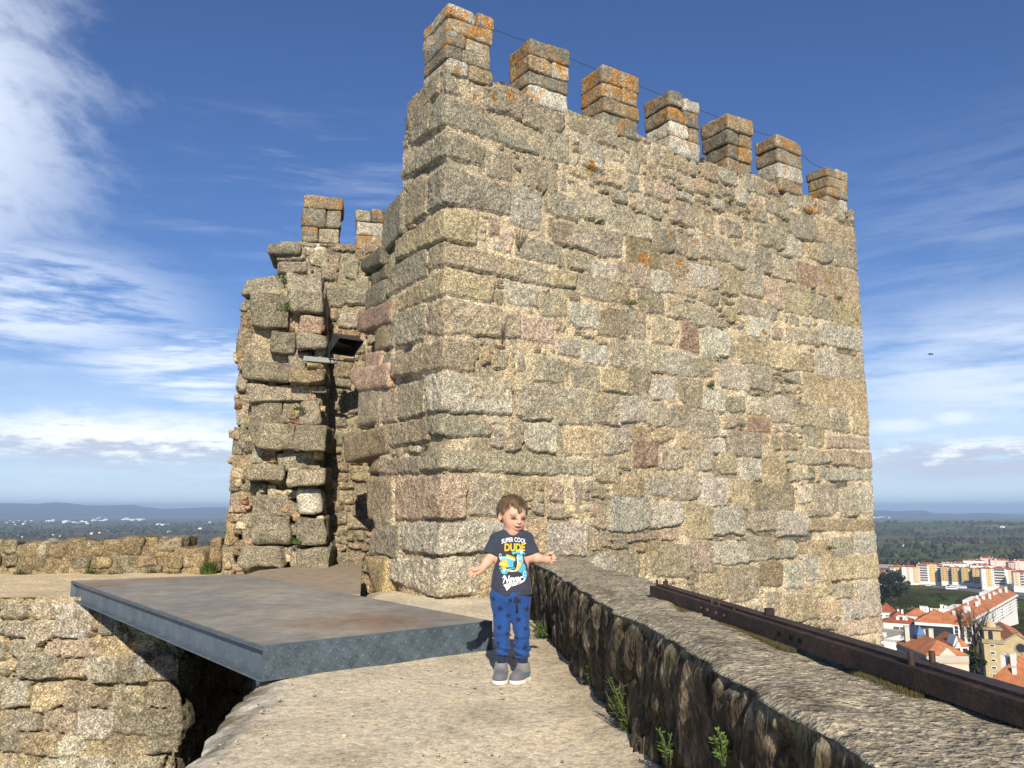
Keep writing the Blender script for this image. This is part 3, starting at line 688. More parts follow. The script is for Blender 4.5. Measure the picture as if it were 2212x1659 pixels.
moss = (np.clip(fbm(XX*5, YY*7, 3, 61, 4)*3-.1, 0, 1)*np.clip(rim*1.5-.45, 0, 1))[..., None]
rk_ = np.clip(rim*1.6+n2*.5, 0, 1)[..., None]
Cg = sand*(1-rk_)+rock*rk_; Cg = Cg*(1-moss*.85)+np.array([.11, .085, .045])*moss*.85
dirt = np.clip(1-np.abs(par_x(YY)-XX)/.28+.7*n1, 0, 1)[..., None]*.5; Cg = Cg*(1-dirt)+np.array([.33, .26, .17])*dirt
# skirt of the block, falling into the chasm
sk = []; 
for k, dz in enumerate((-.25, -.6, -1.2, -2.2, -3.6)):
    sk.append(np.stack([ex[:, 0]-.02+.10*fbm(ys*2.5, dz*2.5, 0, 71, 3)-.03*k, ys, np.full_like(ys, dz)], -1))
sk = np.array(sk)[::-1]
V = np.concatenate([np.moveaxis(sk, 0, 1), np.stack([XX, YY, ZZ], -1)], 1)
Cs = np.tile(np.array([.10, .085, .06]), (len(ys), 5, 1))  # skirt coloured dark, the chasm's shade put into it
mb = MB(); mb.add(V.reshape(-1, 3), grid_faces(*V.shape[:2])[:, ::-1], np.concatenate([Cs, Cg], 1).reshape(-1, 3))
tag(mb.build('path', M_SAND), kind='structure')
# loose gravel
mb = MB(); r_ = np.random.RandomState(4)
for i in range(340):
    y = 2.7+r_.rand()**1.5*4.5; x = edge_x(y)+.1+r_.rand()*(par_x(y)-edge_x(y)-.15)
    if y > 4.75+.22*(x+1.4) and x < -.15: continue
    a = .0025+.0050*r_.rand()**2.5
    V, F, _ = rock_mesh((a*1.3, a, a*.7), a, a*.6, a*.3, i, 60)
    mb.add(V+np.array([x, y, a*.35+.005]), F, np.array([.50, .43, .32])*(.55+.5*r_.rand()))
tag(mb.build('gravel', M_SAND), 'loose pale gravel scattered over the sandy walkway', 'gravel', kind='stuff')
# ------------------------------------------------------------------ far terrace, its retaining wall and low parapet
YW = on_z(60, 1300, 0)[1]
XR = on_y(392, 1420, YW)[0]
xs = np.linspace(-14, XR+.02, 180); yy = np.linspace(YW-.02, 13.4, 70)
XX, YY = np.meshgrid(xs, yy)
n1 = fbm(XX*1.7, YY*1.7, 0, 81, 4); n2 = fbm(XX*9, YY*9, 0, 82, 3)
ZZ = .03*n1+.01*n2-.05*np.exp(-(YY-YW)/.08)
Cg = np.array([.64, .52, .34])*(1+.08*n1+.06*n2)[..., None]
rimt = np.clip(1-(YY-YW)/.16+.5*n2, 0, 1)[..., None]; Cg = Cg*(1-rimt)+np.array([.33, .285, .205])*rimt
mb = MB(); mb.add(np.stack([XX, YY, ZZ], -1).reshape(-1, 3), grid_faces(*XX.shape), Cg.reshape(-1, 3))
tag(mb.build('terrace', M_SAND), kind='structure')
S3 = Stones(-7.2, 2.4, -4.0, .04, 8)                     # s measured from the corner: left is negative, passage side positive
def sW(u, v): p = on_y(u, v, YW); return p[0]-XR, p[2]
for x0, x1, y0, y1, t in [(330,555,705,900,'w'),(190,325,710,790,'g'),(195,320,800,920,'g'),(60,250,900,1000,'k'),(265,370,920,1005,'p'),(375,600,910,1010,'p'),(610,750,890,1010,'y'),(345,495,1010,1155,'b'),
        (500,710,1010,1180,'w'),(700,870,1000,1150,'k'),(30,200,1145,1310,'k'),(205,380,1160,1320,'y'),(385,540,1170,1325,'b'),(545,640,1190,1300,'b'),(640,870,1180,1330,'g'),(875,1050,1160,1300,'k'),(80,255,1320,1450,'k'),
        (260,460,1330,1450,'p'),(465,680,1335,1460,'w'),(690,1130,1300,1450,'k'),(140,345,1455,1580,'y'),(350,520,1460,1590,'w'),(525,620,1465,1580,'y'),(625,870,1450,1590,'b'),(880,1070,1440,1570,'g'),(0,140,1450,1560,'k'),
        (0,240,1570,1690,'y'),(245,460,1580,1690,'w'),(465,680,1590,1690,'w'),(690,960,1580,1690,'g'),(0,80,1320,1440,'b'),(-90,25,1150,1320,'d'),(10,190,800,890,'k'),(110,340,1000,1130,'k'),(0,185,695,790,'g'),(565,720,760,880,'k'),(890,1040,1010,1150,'d')]:
    u0, u1, v0, v1 = x0*.3717, x1*.3717, 1042.4+y0*.3717, 1042.4+y1*.3717; um, vm = (u0+u1)/2, (v0+v1)/2
    S3.rect(sW(u0, vm)[0], sW(u1, vm)[0], sW(um, v1)[1], min(.0, sW(um, v0)[1]), t, grow=.012, prot=.02+.05*S3.rs.rand())
S3.fill(.7, .36, ['g', 'k', 'b', 'y', 'w'], 900, 8); S3.fill(.4, .25, ['g', 'k', 'b', 'y'], 1500, 5); S3.fill(.16, .1, ['g', 'k', 'p', 'r'], 3000, 2)
S3.chips(90, ['g', 'w', 'p', 'r', 'b', 'y'])
SS, ZZ, H, C, _ = S3.relief(.017, 91, mcol=(.40, .325, .21), deep=.045, flush=.6)
P = np.where((SS < 0)[..., None], np.stack([XR+SS, np.full_like(SS, YW)], -1), np.stack([np.full_like(SS, XR), YW+SS], -1))
t = np.clip((SS+.18)/.36, 0, 1)[..., None]; Nn = np.array([0, -1.])*(1-t)+np.array([1., 0])*t; Nn /= np.linalg.norm(Nn, axis=-1, keepdims=True)
P = P-Nn*(.10*np.exp(-(SS/.16)**2))[..., None]*.6+Nn*H[..., None]*1.3
bulge = (.09*np.exp(-((ZZ+1.2)/.22)**2)*np.exp(-((SS)/.35)**2))[..., None]; P = P+Nn*bulge
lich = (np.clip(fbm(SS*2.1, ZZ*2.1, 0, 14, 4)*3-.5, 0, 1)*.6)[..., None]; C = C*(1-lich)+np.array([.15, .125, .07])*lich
stain_shade = (np.clip((SS+.25)/.5, 0, 1)*.62)[..., None]; C = C*(1-stain_shade)+np.array([.05, .042, .028])*stain_shade  # dark-stained stone, deepened round the corner: passage shade put into the colour
wht = (fbm(SS*3.1, ZZ*3.1, 5, 15, 3) > .50)[..., None]; C = np.where(wht, C*.5+np.array([.36, .35, .32])*.55, C)
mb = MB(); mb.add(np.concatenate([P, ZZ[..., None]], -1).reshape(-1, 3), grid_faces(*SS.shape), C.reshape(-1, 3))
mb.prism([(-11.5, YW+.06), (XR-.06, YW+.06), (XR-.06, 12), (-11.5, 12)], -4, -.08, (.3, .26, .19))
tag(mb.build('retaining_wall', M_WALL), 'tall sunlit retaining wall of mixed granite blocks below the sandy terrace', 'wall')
# chasm floor and the dark passage behind it
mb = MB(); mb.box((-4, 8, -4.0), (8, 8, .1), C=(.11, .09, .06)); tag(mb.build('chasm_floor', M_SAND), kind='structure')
# low wall behind the terrace
YL = 12.0; M_LOW = stone_mat('lichened rubble', 48, .5, 1.7, lichen=.02)
mb = MB()
for i, (x0, x1, y0, y1, t) in enumerate([(-420,-210,570,700,'k'),(-210,-2,575,690,'b'),(0,130,580,692,'k'),(130,330,588,694,'b'),(328,442,578,712,'w'),(430,622,580,702,'b'),(610,822,568,702,'b'),(822,992,572,712,'g'),(985,1168,572,692,'b'),(1160,1368,546,702,'b'),(1360,1502,540,692,'y'),
        (1500,1745,528,665,'g'),(1690,1852,640,722,'b'),(-400,-160,690,830,'g'),(-160,0,700,820,'k'),(0,162,688,812,'k'),(155,352,716,832,'b'),(340,452,720,852,'g'),(450,560,716,775,'y'),(555,722,698,842,'b'),(716,866,700,832,'k'),(925,1062,728,832,'y'),(1052,1218,690,822,'k'),(1215,1308,700,812,'k'),
        (1305,1512,698,808,'p'),(1620,1752,698,838,'y'),(1748,1962,650,842,'y'),(-300,-60,830,930,'g'),(-60,60,820,920,'y'),(60,182,838,920,'b'),(280,442,850,920,'g'),(480,562,850,910,'y'),(665,832,826,930,'y'),(970,1062,848,915,'b'),(1175,1402,808,918,'w'),(1730,1862,828,905,'y'),(866,930,720,830,'b'),(1500,1625,690,830,'b'),(1470,1640,662,722,'y'),
        (190,285,830,915,'b'),(440,480,770,850,'k'),(560,670,838,915,'b'),(830,970,826,920,'b'),(1060,1180,820,915,'k'),(1400,1560,800,915,'g'),(1560,1735,830,915,'b'),(1860,1990,820,900,'y'),(1985,2118,540,880,'y')]):
    u0, u1, v0, v1 = x0*.2232, x1*.2232, 1042.4+y0*.2232, 1042.4+y1*.2232
    a, b_ = on_y(u0, v1, YL), on_y(u1, v0, YL)
    V, F, n1 = rock_mesh(((b_[0]-a[0])/2+.008, .28, (b_[2]-a[2])/2+.006), .03, .038, .034, 1200+i, 8., .16)
    n2 = fbm(V[:, 0]*4+i, V[:, 1]*4, V[:, 2]*4, i, 3)
    t_ = (np.array(TINT[t])*.65+np.array([.30, .235, .14])*.35)*.86
    mb.add(V+np.array([(a[0]+b_[0])/2, YL+.28+.06*r_.rand(), (a[2]+b_[2])/2]), F, np.clip(t_*(.8+.3*r_.rand())*(1+.25*n1+.3*n2)[:, None], .01, .9))
a, b_ = on_y(-95, 1250, YL), on_y(392, 1175, YL)
V, F, n1 = rock_mesh(((b_[0]-a[0])/2, .2, (b_[2]-a[2])/2), .06, .05, .03, 1300); mb.add(V+np.array([(a[0]+b_[0])/2, YL+.27, (a[2]+b_[2])/2-.03]), F, (.24, .19, .115))
rl = np.random.RandomState(61)
for row in range(3):                                    # the wall goes on to the left, beyond the picture
    xq = on_y(-95, 1200, YL)[0]+.15; zb0 = a[2]+.02+row*.19
    while xq > -13.5:
        w_ = .16+.2*rl.rand(); h_ = .085+.05*rl.rand(); V, F, n1 = rock_mesh((w_, .28, h_+.02), .04, .04, .034, 1400+int(rl.rand()*9999), 8., .16)
        mb.add(V+np.array([xq-w_, YL+.28, zb0+h_]), F, np.clip(np.array([.28, .225, .14])*(.7+.5*rl.rand())*(1+.3*n1)[:, None], .01, .9)); xq -= 2*w_-.02
tag(mb.build('low_wall', M_LOW), 'low rubble wall with lichen along the back of the sandy terrace', 'wall')
# ------------------------------------------------------------------ parapet on the right
M_PAR = stone_mat('lichened parapet', 60, .52, 1.6, grain=.35, bstr=.9, bdist=.014, big=9, streak=(1, 1, .38))
PT = .515; WID = .46
ys = np.r_[np.arange(-.6, 1.3, .05), np.arange(1.3, 7.45, .016)]
prof = np.r_[np.linspace(0, 1, 46), 1+np.linspace(0, 1, 46)[1:], 2+np.linspace(0, 1, 10)[1:]]
YY, PP = np.meshgrid(ys, prof, indexing='ij')
edge = .05*fbm(YY*1.9, .3, 0, 101, 3)+.025*fbm(YY*8, .8, 0, 102, 2)
zf = np.clip(PP, 0, 1)*PT; ft = np.clip(PP-1, 0, 1)*WID
top = PP > 1
grv = fbm(YY*19, zf*3.2, 0, 103, 4, .65); grv2 = fbm(YY*5, zf*4, 2, 104, 4, .62); rid = np.abs(fbm(YY*8.5, zf*2.6, 6, 105, 3))
dleft = np.where(PP <= 1, .050*grv+.034*grv2-.07*np.clip(.14-rid, 0, 1)/.14*.9, 0)
rnd = .05*np.exp(-np.abs(PP-1)*PT/.05)
X = par_x(YY)+edge*np.clip(zf/PT, 0, 1)+ft-dleft*np.clip((1.03-PP)*8, 0, 1)+rnd*np.where(PP <= 1, 1, 0)*.7
Z = zf+np.where(PP > 1, .018*fbm(YY*5, ft*5, 0, 106, 4)+.02*fbm(YY*1.6, ft*2, 0, 107, 2), 0)*np.clip((PP-1)*10, 0, 1)-rnd*np.where(PP >= 1, 1, .6)*.55
r3 = np.clip(PP-2, 0, 1); Z = np.where(PP > 2, PT-r3*1.9, Z); X = np.where(PP > 2, par_x(YY)+WID+.12*r3+.04*fbm(YY*4, Z*4, 0, 108, 2), X)
nA = fbm(YY*4.5, ft*9, 0, 111, 4); nB = fbm(YY*11, ft*17, 0, 112, 3)
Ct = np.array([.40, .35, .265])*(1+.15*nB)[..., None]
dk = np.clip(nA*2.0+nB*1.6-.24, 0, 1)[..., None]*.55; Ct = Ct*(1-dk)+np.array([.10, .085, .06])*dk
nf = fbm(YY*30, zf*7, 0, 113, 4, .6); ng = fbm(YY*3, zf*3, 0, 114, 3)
Cf = np.array([.082, .066, .048])*(1+.35*nf+.3*ng)[..., None]  # face darkened and flecked: grazing shade and sunlit ridges put into the colour
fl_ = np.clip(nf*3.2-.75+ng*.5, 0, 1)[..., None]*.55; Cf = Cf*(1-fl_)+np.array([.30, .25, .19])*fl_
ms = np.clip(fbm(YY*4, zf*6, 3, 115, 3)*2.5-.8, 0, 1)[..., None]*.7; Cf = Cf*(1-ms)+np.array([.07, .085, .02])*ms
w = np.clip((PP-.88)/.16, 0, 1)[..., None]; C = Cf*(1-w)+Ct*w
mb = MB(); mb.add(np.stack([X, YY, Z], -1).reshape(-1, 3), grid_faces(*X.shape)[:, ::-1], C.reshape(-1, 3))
mb.prism([(par_x(7.43)+.04, 7.36), (par_x(7.43)+WID-.03, 7.36), (par_x(7.43)+WID-.03, 7.44), (par_x(7.43)+.04, 7.44)], 0, PT-.05, (.2, .17, .12))
tag(mb.build('parapet_wall', M_PAR), 'knee-high schist parapet, inner face coloured dark for shade, with pale lichened top beside the walkway', 'wall')
# ------------------------------------------------------------------ rusty beam on the parapet
M_RUST, nt, b = new_mat('rusted steel'); co = coords(nt)
n = noise_tex(nt, 9, 5, .65, co); n2 = noise_tex(nt, 60, 3, .6, co)
c = ramp(nt, n, [(.32, (.016, .014, .014)), (.5, (.042, .026, .021)), (.68, (.085, .046, .033))])
c = mixc(nt, 1, c, ramp(nt, n2, [(.3, (.6, .6, .6)), (.7, (1.4, 1.4, 1.4))]), 'MULTIPLY')
L_(nt, c, b.inputs['Base Color']); b.inputs['Roughness'].default_value = .62; b.inputs['Metallic'].default_value = .25; bump(nt, b, n2, .5, .004)
zb = PT+.005
B1 = on_z(1404, 1287, zb); B2 = on_z(2212, 1574, zb)
bd = (B2-B1)[:2]; bd /= np.linalg.norm(bd); bn = np.array([-bd[1], bd[0]]); 
if bn[0] < 0: bn = -bn
hB = on_y(2212, 1527, B2[1])[2]-zb; hB = max(.05, min(.10, hB))
wq = on_z(2212, 1491, zb+hB); wB = abs(np.dot(wq[:2]-B2[:2], bn)); wB = max(.06, min(.16, wB))
print('beam', B1, B2, hB, wB)
beam = thing('steel_beam', 'long rusty steel beam with bolts lying along the parapet top', 'beam', (B1[0], B1[1], zb))
o2 = lambda a, t, z: np.array([*(bd*a+bn*t), z])
Lb = np.linalg.norm((B2-B1)[:2])+.9
mb = MB(); RB = np.array([[*bd, 0], [*bn, 0], [0, 0, 1.]])
mb.box(o2(Lb/2, wB/2, hB-.007), (Lb/2, wB/2, .007), RB)
mb.box(o2(Lb/2, .006, hB/2-.007), (Lb/2, .006, hB/2-.0075), RB); mb.box(o2(Lb/2, wB-.006, hB/2-.007), (Lb/2, .006, hB/2-.0075), RB)
mb.box(o2(Lb/2, wB*.62, hB+.004), (Lb/2-.02, wB*.30, .004), RB)
mb.box(o2(.004, wB/2, hB/2-.007), (.004, wB/2-.013, hB/2-.0075), RB)
mb.build('beam_profile', M_RUST, beam, smooth=False)
def on_beam(u, v): p = on_z(u, v, zb+hB); r = p[:2]-B1[:2]; return np.dot(r, bd), np.dot(r, bn)
k2 = lambda x, y: ((2000+x/1.0886)/1.8228, (2100+y/1.0886)/1.8228)
for x, y, rad, h, name, sg in [(640, 226, .006, .022, 'stud', 8), (715, 226, .006, .025, 'stud', 8), (676, 232, .014, .022, 'hex_nut', 6), (1127, 358, .018, .022, 'hex_nut', 6), (1676, 566, .0085, .026, 'pipe_stub', 12), (1821, 566, .0075, .026, 'pipe_stub', 12),
                               (875, 300, .007, .009, 'bolt_head', 8), (905, 308, .007, .009, 'bolt_head', 8), (965, 330, .007, .009, 'bolt_head', 8)]:
    a, t = on_beam(*k2(x, y)); t = min(max(t, .02), wB-.015)
    m_ = MB(); m_.tube([o2(a, t, hB+.0), o2(a, t, hB+.008+h)], rad, sg); m_.build(name, M_RUST, beam, smooth=False)
M_HOLE = plain_mat('dark hole', (.004, .004, .004), 1)
for x in (830, 860, 895, 930, 1160, 1212, 1250):
    a, t = on_beam(*k2(x, 340)); a = np.dot(on_y(*k2(x, 330+.33*(x-830)), B1[1]+bd[1]*.0)[:2]*0+0, bd) if False else (k2(x, 0)[0]-1404)/(2212-1404)
    # solve the distance along the front edge for this column
    aa = min(np.arange(.1, Lb, .01), key=lambda q: abs(upx(np.array([*B1[:2], zb])+o2(q, 0, hB*.5))[0]-k2(x, 0)[0]))
    m_ = MB(); m_.tube([o2(aa, -.001, hB*.5), o2(aa, -.010 if x < 1000 else -.0025, hB*.5)], .009, 8); m_.build('bolt_head' if x < 1000 else 'bolt_hole', M_RUST if x < 1000 else M_HOLE, beam, smooth=False)
# ------------------------------------------------------------------ steel platform bridging the chasm
M_STEEL, nt, b = new_mat('painted steel'); co = coords(nt)
n = noise_tex(nt, 5, 5, .6, co); n2 = noise_tex(nt, 40, 3, .6, co)
c = ramp(nt, n, [(.3, (.070, .092, .112)), (.55, (.100, .130, .155)), (.75, (.150, .175, .195))])
c = mixc(nt, ramp(nt, n2, [(.62, (0, 0, 0)), (.72, (1, 1, 1))]), c, (.24, .235, .22))
L_(nt, c, b.inputs['Base Color']); b.inputs['Roughness'].default_value = .55; b.inputs['Metallic'].default_value = .1
M_DECK, nt, b = new_mat('tread plate deck'); co = coords(nt)
a = N(nt, 'ShaderNodeVertexColor', layer_name='Col').outputs[0]
n = noise_tex(nt, 7, 5, .65, co); n2 = noise_tex(nt, 55, 3, .6, co)
c = mixc(nt, 1, a, ramp(nt, n, [(.3, (.78, .78, .78)), (.7, (1.22, 1.22, 1.22))]), 'MULTIPLY')
c = mixc(nt, ramp(nt, n2, [(.60, (0, 0, 0)), (.75, (.7, .7, .7))]), c, (.34, .31, .26))
L_(nt, c, b.inputs['Base Color']); b.inputs['Roughness'].default_value = .8; b.inputs['Specular IOR Level'].default_value = .2
ck = N(nt, 'ShaderNodeTexVoronoi', feature='F1'); mp = N(nt, 'ShaderNodeMapping'); mp.inputs['Scale'].default_value = (44, 20, 20); mp.inputs['Rotation'].default_value = (0, 0, .6)
L_(nt, co, mp.inputs[0]); L_(nt, mp.outputs[0], ck.inputs['Vector']); ck.inputs['Scale'].default_value = 1; ck.inputs['Randomness'].default_value = .15
bump(nt, b, ck.outputs['Distance'], .55, .006)
HP = .19
FL = on_z(568, 1395, HP); BLc = on_z(154, 1254, HP); FRc = on_z(1062, 1341, HP); BRc = on_z(528, 1240, HP)
print('platform', FL, FRc, BRc, BLc)
plat = thing('metal_platform', 'grey steel platform with tread plate top bridging the gap to the tower', 'platform', (FL[0], FL[1], 0))
o3 = np.array([FL[0], FL[1], 0])
q = [p[:2] for p in (FL, FRc, BRc, BLc)]
n_ = 150
U, Vv = np.meshgrid(np.linspace(0, 1, n_), np.linspace(0, 1, n_), indexing='ij')
P = (q[0]*((1-U)*(1-Vv))[..., None]+q[1]*(U*(1-Vv))[..., None]+q[2]*(U*Vv)[..., None]+q[3]*((1-U)*Vv)[..., None])
n1 = fbm(P[..., 0]*1.5, P[..., 1]*1.5, 0, 200, 4); n2 = fbm(P[..., 0]*5, P[..., 1]*5, 0, 201, 3)
Cd = np.array([.245, .230, .200])*(1+.15*n2)[..., None]
du = np.clip(.62+n1*1.1-.9*np.abs(U-.5), 0, 1)[..., None]*.75; Cd = Cd*(1-du)+np.array([.37, .325, .25])*du       # trodden dust
def patch(cx, cy, rx, ry):
    return np.clip(1.35-np.hypot((U-cx)/rx, (Vv-cy)/ry)+.6*n2, 0, 1)
ru = np.maximum(patch(.60, .10, .30, .09), np.maximum(patch(.10, .88, .16, .07), patch(.45, .93, .5, .05)*.7))[..., None]*.8
Cd = Cd*(1-ru)+np.array([.25, .16, .095])*(1+.2*n2)[..., None]*ru
mb = MB(); mb.add(np.concatenate([P-o3[:2], np.full(P.shape[:2]+(1,), HP)], -1).reshape(-1, 3), grid_faces(n_, n_), Cd.reshape(-1, 3))
mb.prism([p-o3[:2] for p in q], HP-.012, HP-.002, (.13, .14, .15))
mb.build('deck_plate', M_DECK, plat, smooth=False)
def ch(a, b_, name, flange=.05):
    # a channel-section edge beam: web with two flanges
    a = np.asarray(a)-o3[:2]; b_ = np.asarray(b_)-o3[:2]; d_ = b_-a; Ln = np.linalg.norm(d_); d_ /= Ln; nn = np.array([d_[1], -d_[0]])
    c0 = (q[0]+q[1]+q[2]+q[3])/4-o3[:2]
    if np.dot(nn, (a+b_)/2-c0) < 0: nn = -nn
    Rm = np.array([[*d_, 0], [*nn, 0], [0, 0, 1.]]); c = lambda t, z: np.array([*((a+b_)/2+nn*t), z])
    m_ = MB(); m_.box(c(-.045, HP/2-.006), (Ln/2, .006, HP/2-.008), Rm)
    m_.box(c(-.018, HP-.019), (Ln/2, .024, .005), Rm); m_.box(c(-.015, .006), (Ln/2, .030, .005), Rm)
    return m_.build(name, M_STEEL, plat, smooth=False)
ch(q[0], q[3], 'edge_channel'); ch(q[3], q[2], 'edge_channel'); ch(q[2], q[1], 'edge_channel')
for t in (.3, .62):
    a = q[0]*(1-t)+q[1]*t; b_ = q[3]*(1-t)+q[2]*t; d_ = b_-a; m_ = MB(); Ln = np.linalg.norm(d_); d_ /= Ln
    m_.box(np.array([*((a+b_)/2-o3[:2]), HP/2-.01]), (Ln/2-.1, .03, HP/2-.012), np.array([[*d_, 0], [-d_[1], d_[0], 0], [0, 0, 1.]])); m_.build('cross_beam', M_STEEL, plat, smooth=False)
# riser of tread plate along the front, raised bars in alternating directions
M_TREAD = plain_mat('tread plate', (.085, .112, .135), .5, .15, .3, 12)
a, b_ = q[0]-o3[:2], q[1]-o3[:2]; d_ = b_-a; Ln = np.linalg.norm(d_); d_ /= Ln; nn = np.array([d_[1], -d_[0]])
if nn[1] > 0: nn = -nn
Rm = np.array([[*d_, 0], [*nn, 0], [0, 0, 1.]])
m_ = MB(); m_.box(np.array([*((a+b_)/2+nn*.006), HP/2]), (Ln/2, .004, HP/2+.001), Rm)
sp = .043; k = 0
for i in range(int(Ln/sp)):
    for j in range(4):
        if (i+j) % 2: sgn = 1
        else: sgn = -1
        cx = (i+.5)*sp; cz = (j+.5)*HP/4
        if cx > Ln-.02: continue
        th = sgn*R(42); e1 = np.array([math.cos(th), 0, math.sin(th)]); e2 = np.array([-math.sin(th), 0, math.cos(th)])
        Lb_, Wb = .021, .0055
        loc = [(-Lb_, 0), (0, -Wb), (Lb_, 0), (0, Wb)]
        V = [np.array([cx, 0, cz])+e1*x_+e2*z_+np.array([0, .010, 0]) for x_, z_ in loc]+[np.array([cx, .0150, cz])+e1*.010, np.array([cx, .0150, cz])-e1*.010]
        V = np.array([np.array([*(a+d_*p[0]+nn*p[1]), p[2]]) for p in V])
        m_.add(V, [(0, 1, 5), (1, 2, 4), (1, 4, 5), (2, 3, 4), (3, 0, 5), (3, 5, 4)])
m_.build('tread_riser', M_TREAD, plat, smooth=False)
# rear deck in the opening of the tower
m_ = MB(); rd = [on_z(u, v, .165)[:2]-o3[:2] for u, v in ((528, 1242), (735, 1283), (778, 1284))]
far1 = on_z(782, 1219, .165)[:2]-o3[:2]; far0 = on_z(690, 1219, .165)[:2]-o3[:2]; far2 = on_z(560, 1232, .165)[:2]-o3[:2]
m_.prism([rd[0], rd[1], rd[2], far1, far0, far2], .02, .165, (.33, .26, .185))
m_.build('rear_deck', M_DECK, plat, smooth=False)
# ------------------------------------------------------------------ floodlight on its bracket
M_BLK = plain_mat('black enamel', (.018, .020, .024), .35, .0, .2, 20, .5)
M_GALV = plain_mat('galvanised steel', (.25, .25, .24), .6, .0, .15, 30)
M_LENS, nt, b = new_mat('dark lens'); b.inputs['Base Color'].default_value = (.006, .007, .008, 1); b.inputs['Roughness'].default_value = .08
YF = 11.0
fx = lambda x, y: ((1160+x/5.53)/1.8228, (1270+y/5.53)/1.8228)
a = on_y(*fx(195, 775), YF); b_ = on_y(*fx(935, 840), YF)
fl = thing('floodlight', 'black floodlight on a grey bracket sticking out from the broken wall', 'floodlight', tuple(a))
m_ = MB(); d_ = b_-a; Ln = np.linalg.norm(d_); d_ /= Ln; up_ = np.array([0, 0, 1.])-d_*d_[2]; up_ /= np.linalg.norm(up_); s_ = np.cross(d_, up_)
Rm = np.array([d_, s_, up_]); m_.box((b_-a)/2, (Ln/2, .004, .033), Rm); m_.box((b_-a)/2+s_*(-.03 if s_[1] < 0 else .03)+up_*-.030, (Ln/2, .03, .003), Rm)
br = m_.build('bracket', M_GALV, fl, smooth=False)
for t in (.1, .41, .90):
    m_ = MB(); p = d_*Ln*t; m_.tube([p+np.array([0, -.002, 0]), p+np.array([0, -.014, 0])], .009, 6); m_.build('bolt', M_GALV, fl, smooth=False)
# housing: tapered box, glass facing away down to the right
def fp(x, y, dy=0): return on_y(*fx(x, y), YF+dy)-a
back = [fp(720, 440, -.02), fp(745, 590, -.02), fp(900, 225, .10), fp(960, 330, .0)]
ring0 = [fp(890, 225, .16), fp(705, 455, .16), fp(720, 575, -.06), fp(790, 560, -.10), fp(965, 300, -.10)]
c0 = fp(1075, 500, -.02); ax = np.array([.56, -.62, -.55]); ax /= np.linalg.norm(ax)
e_u = np.array([0, 0, 1.])-ax*ax[2]; e_u /= np.linalg.norm(e_u); e_s = np.cross(ax, e_u)
def frustum(m_, secs):
    V = []
    for t, hh, ww, cu in secs:
        for sx_, sy_ in ((-1, -1), (1, -1), (1, 1), (-1, 1)): V.append(c0+ax*t+e_s*ww*sx_+e_u*(hh*sy_+cu))
    F = []
    for k in range(len(secs)-1):
        for j in range(4): F.append((k*4+j, k*4+(j+1) % 4, k*4+4+(j+1) % 4, k*4+4+j))
    F += [(3, 2, 1, 0), tuple((len(secs)-1)*4+j for j in range(4))]
    return m_.add(np.array(V), F)
u_ = .062
frustum(m_, [(-2.6*u_, 1.2*u_, 2.0*u_, 0), (-1.4*u_, 2.1*u_, 2.7*u_, 0), (-.2*u_, 2.2*u_, 2.9*u_, 0), (-.15*u_, 2.35*u_, 3.05*u_, 0), (.2*u_, 2.35*u_, 3.05*u_, 0)])
hs = m_.build('housing', M_BLK, fl, smooth=False)
m_ = MB(); frustum(m_, [(.21*u_, 2.1*u_, 2.8*u_, 0), (.26*u_, 2.0*u_, 2.7*u_, 0)]); m_.build('lens', M_LENS, fl, smooth=False)
m_ = MB()
for pl in ([(.2, 2.35, -3.05), (.2, 2.35, 3.05), (2.4, 2.5, 3.15), (2.4, 2.5, -3.15)],):
    V = [c0+ax*t*u_+e_u*h*u_+e_s*w*u_ for t, h, w in pl]; V2 = [p+e_u*.06*u_ for p in V]; m_.add(np.array(V+V2), [(0, 1, 2, 3), (7, 6, 5, 4), (0, 4, 5, 1), (1, 5, 6, 2), (2, 6, 7, 3), (3, 7, 4, 0)])
for sg in (-1, 1):
    V = [c0+ax*t*u_+e_u*h*u_+e_s*sg*3.05*u_ for t, h in ((.2, 2.35), (.2, -2.3), (2.4, 2.5))]; V2 = [p+e_s*sg*.06*u_ for p in V]; m_.add(np.array(V+V2), [(0, 1, 2), (5, 4, 3), (0, 3, 4, 1), (1, 4, 5, 2), (2, 5, 3, 0)])
m_.build('hood', M_BLK, fl, smooth=False)
m_ = MB(); yk = fp(765, 770)
m_.tube([c0-ax*.9*u_+e_s*3.2*u_, c0-ax*.9*u_+e_s*3.2*u_-np.array([0, 0, 3.9*u_]), c0-ax*.9*u_-e_s*3.2*u_-np.array([0, 0, 3.9*u_]), c0-ax*.9*u_-e_s*3.2*u_], .012, 6); m_.build('yoke', M_BLK, fl, smooth=False)
# ------------------------------------------------------------------ the plain, the far hills, the air
PR = np.array([(0, -7), (14, -12), (20, -15), (60, -27), (130, -37), (250, -48), (420, -62), (560, -71), (800, -86), (1000, -97), (1080, -98.5), (1250, -102), (1700, -113), (3000, -121), (4500, -126), (7000, -140), (12000, -158), (22000, -180), (60000, -200)], float)
def hz(x, y):
    r = np.hypot(x, y); a = np.degrees(np.arctan2(x, y))
    r = r*(1-.105*np.clip((a-4)/16, 0, 1))
    z = np.interp(r, PR[:, 0], PR[:, 1])
    big = fbm(x/900., y/900., 0, 301, 3)*np.interp(r, [600, 2500, 6000], [0, 5, 13])
    sm = fbm(x/120., y/120., 0, 302, 3)*np.interp(r, [100, 400, 2000], [0, 2, 3])
    ridge = 36*np.exp(-((r-5200)/650)**2)*np.clip((a-14)/8, 0, 1)
    return z+big+sm+ridge
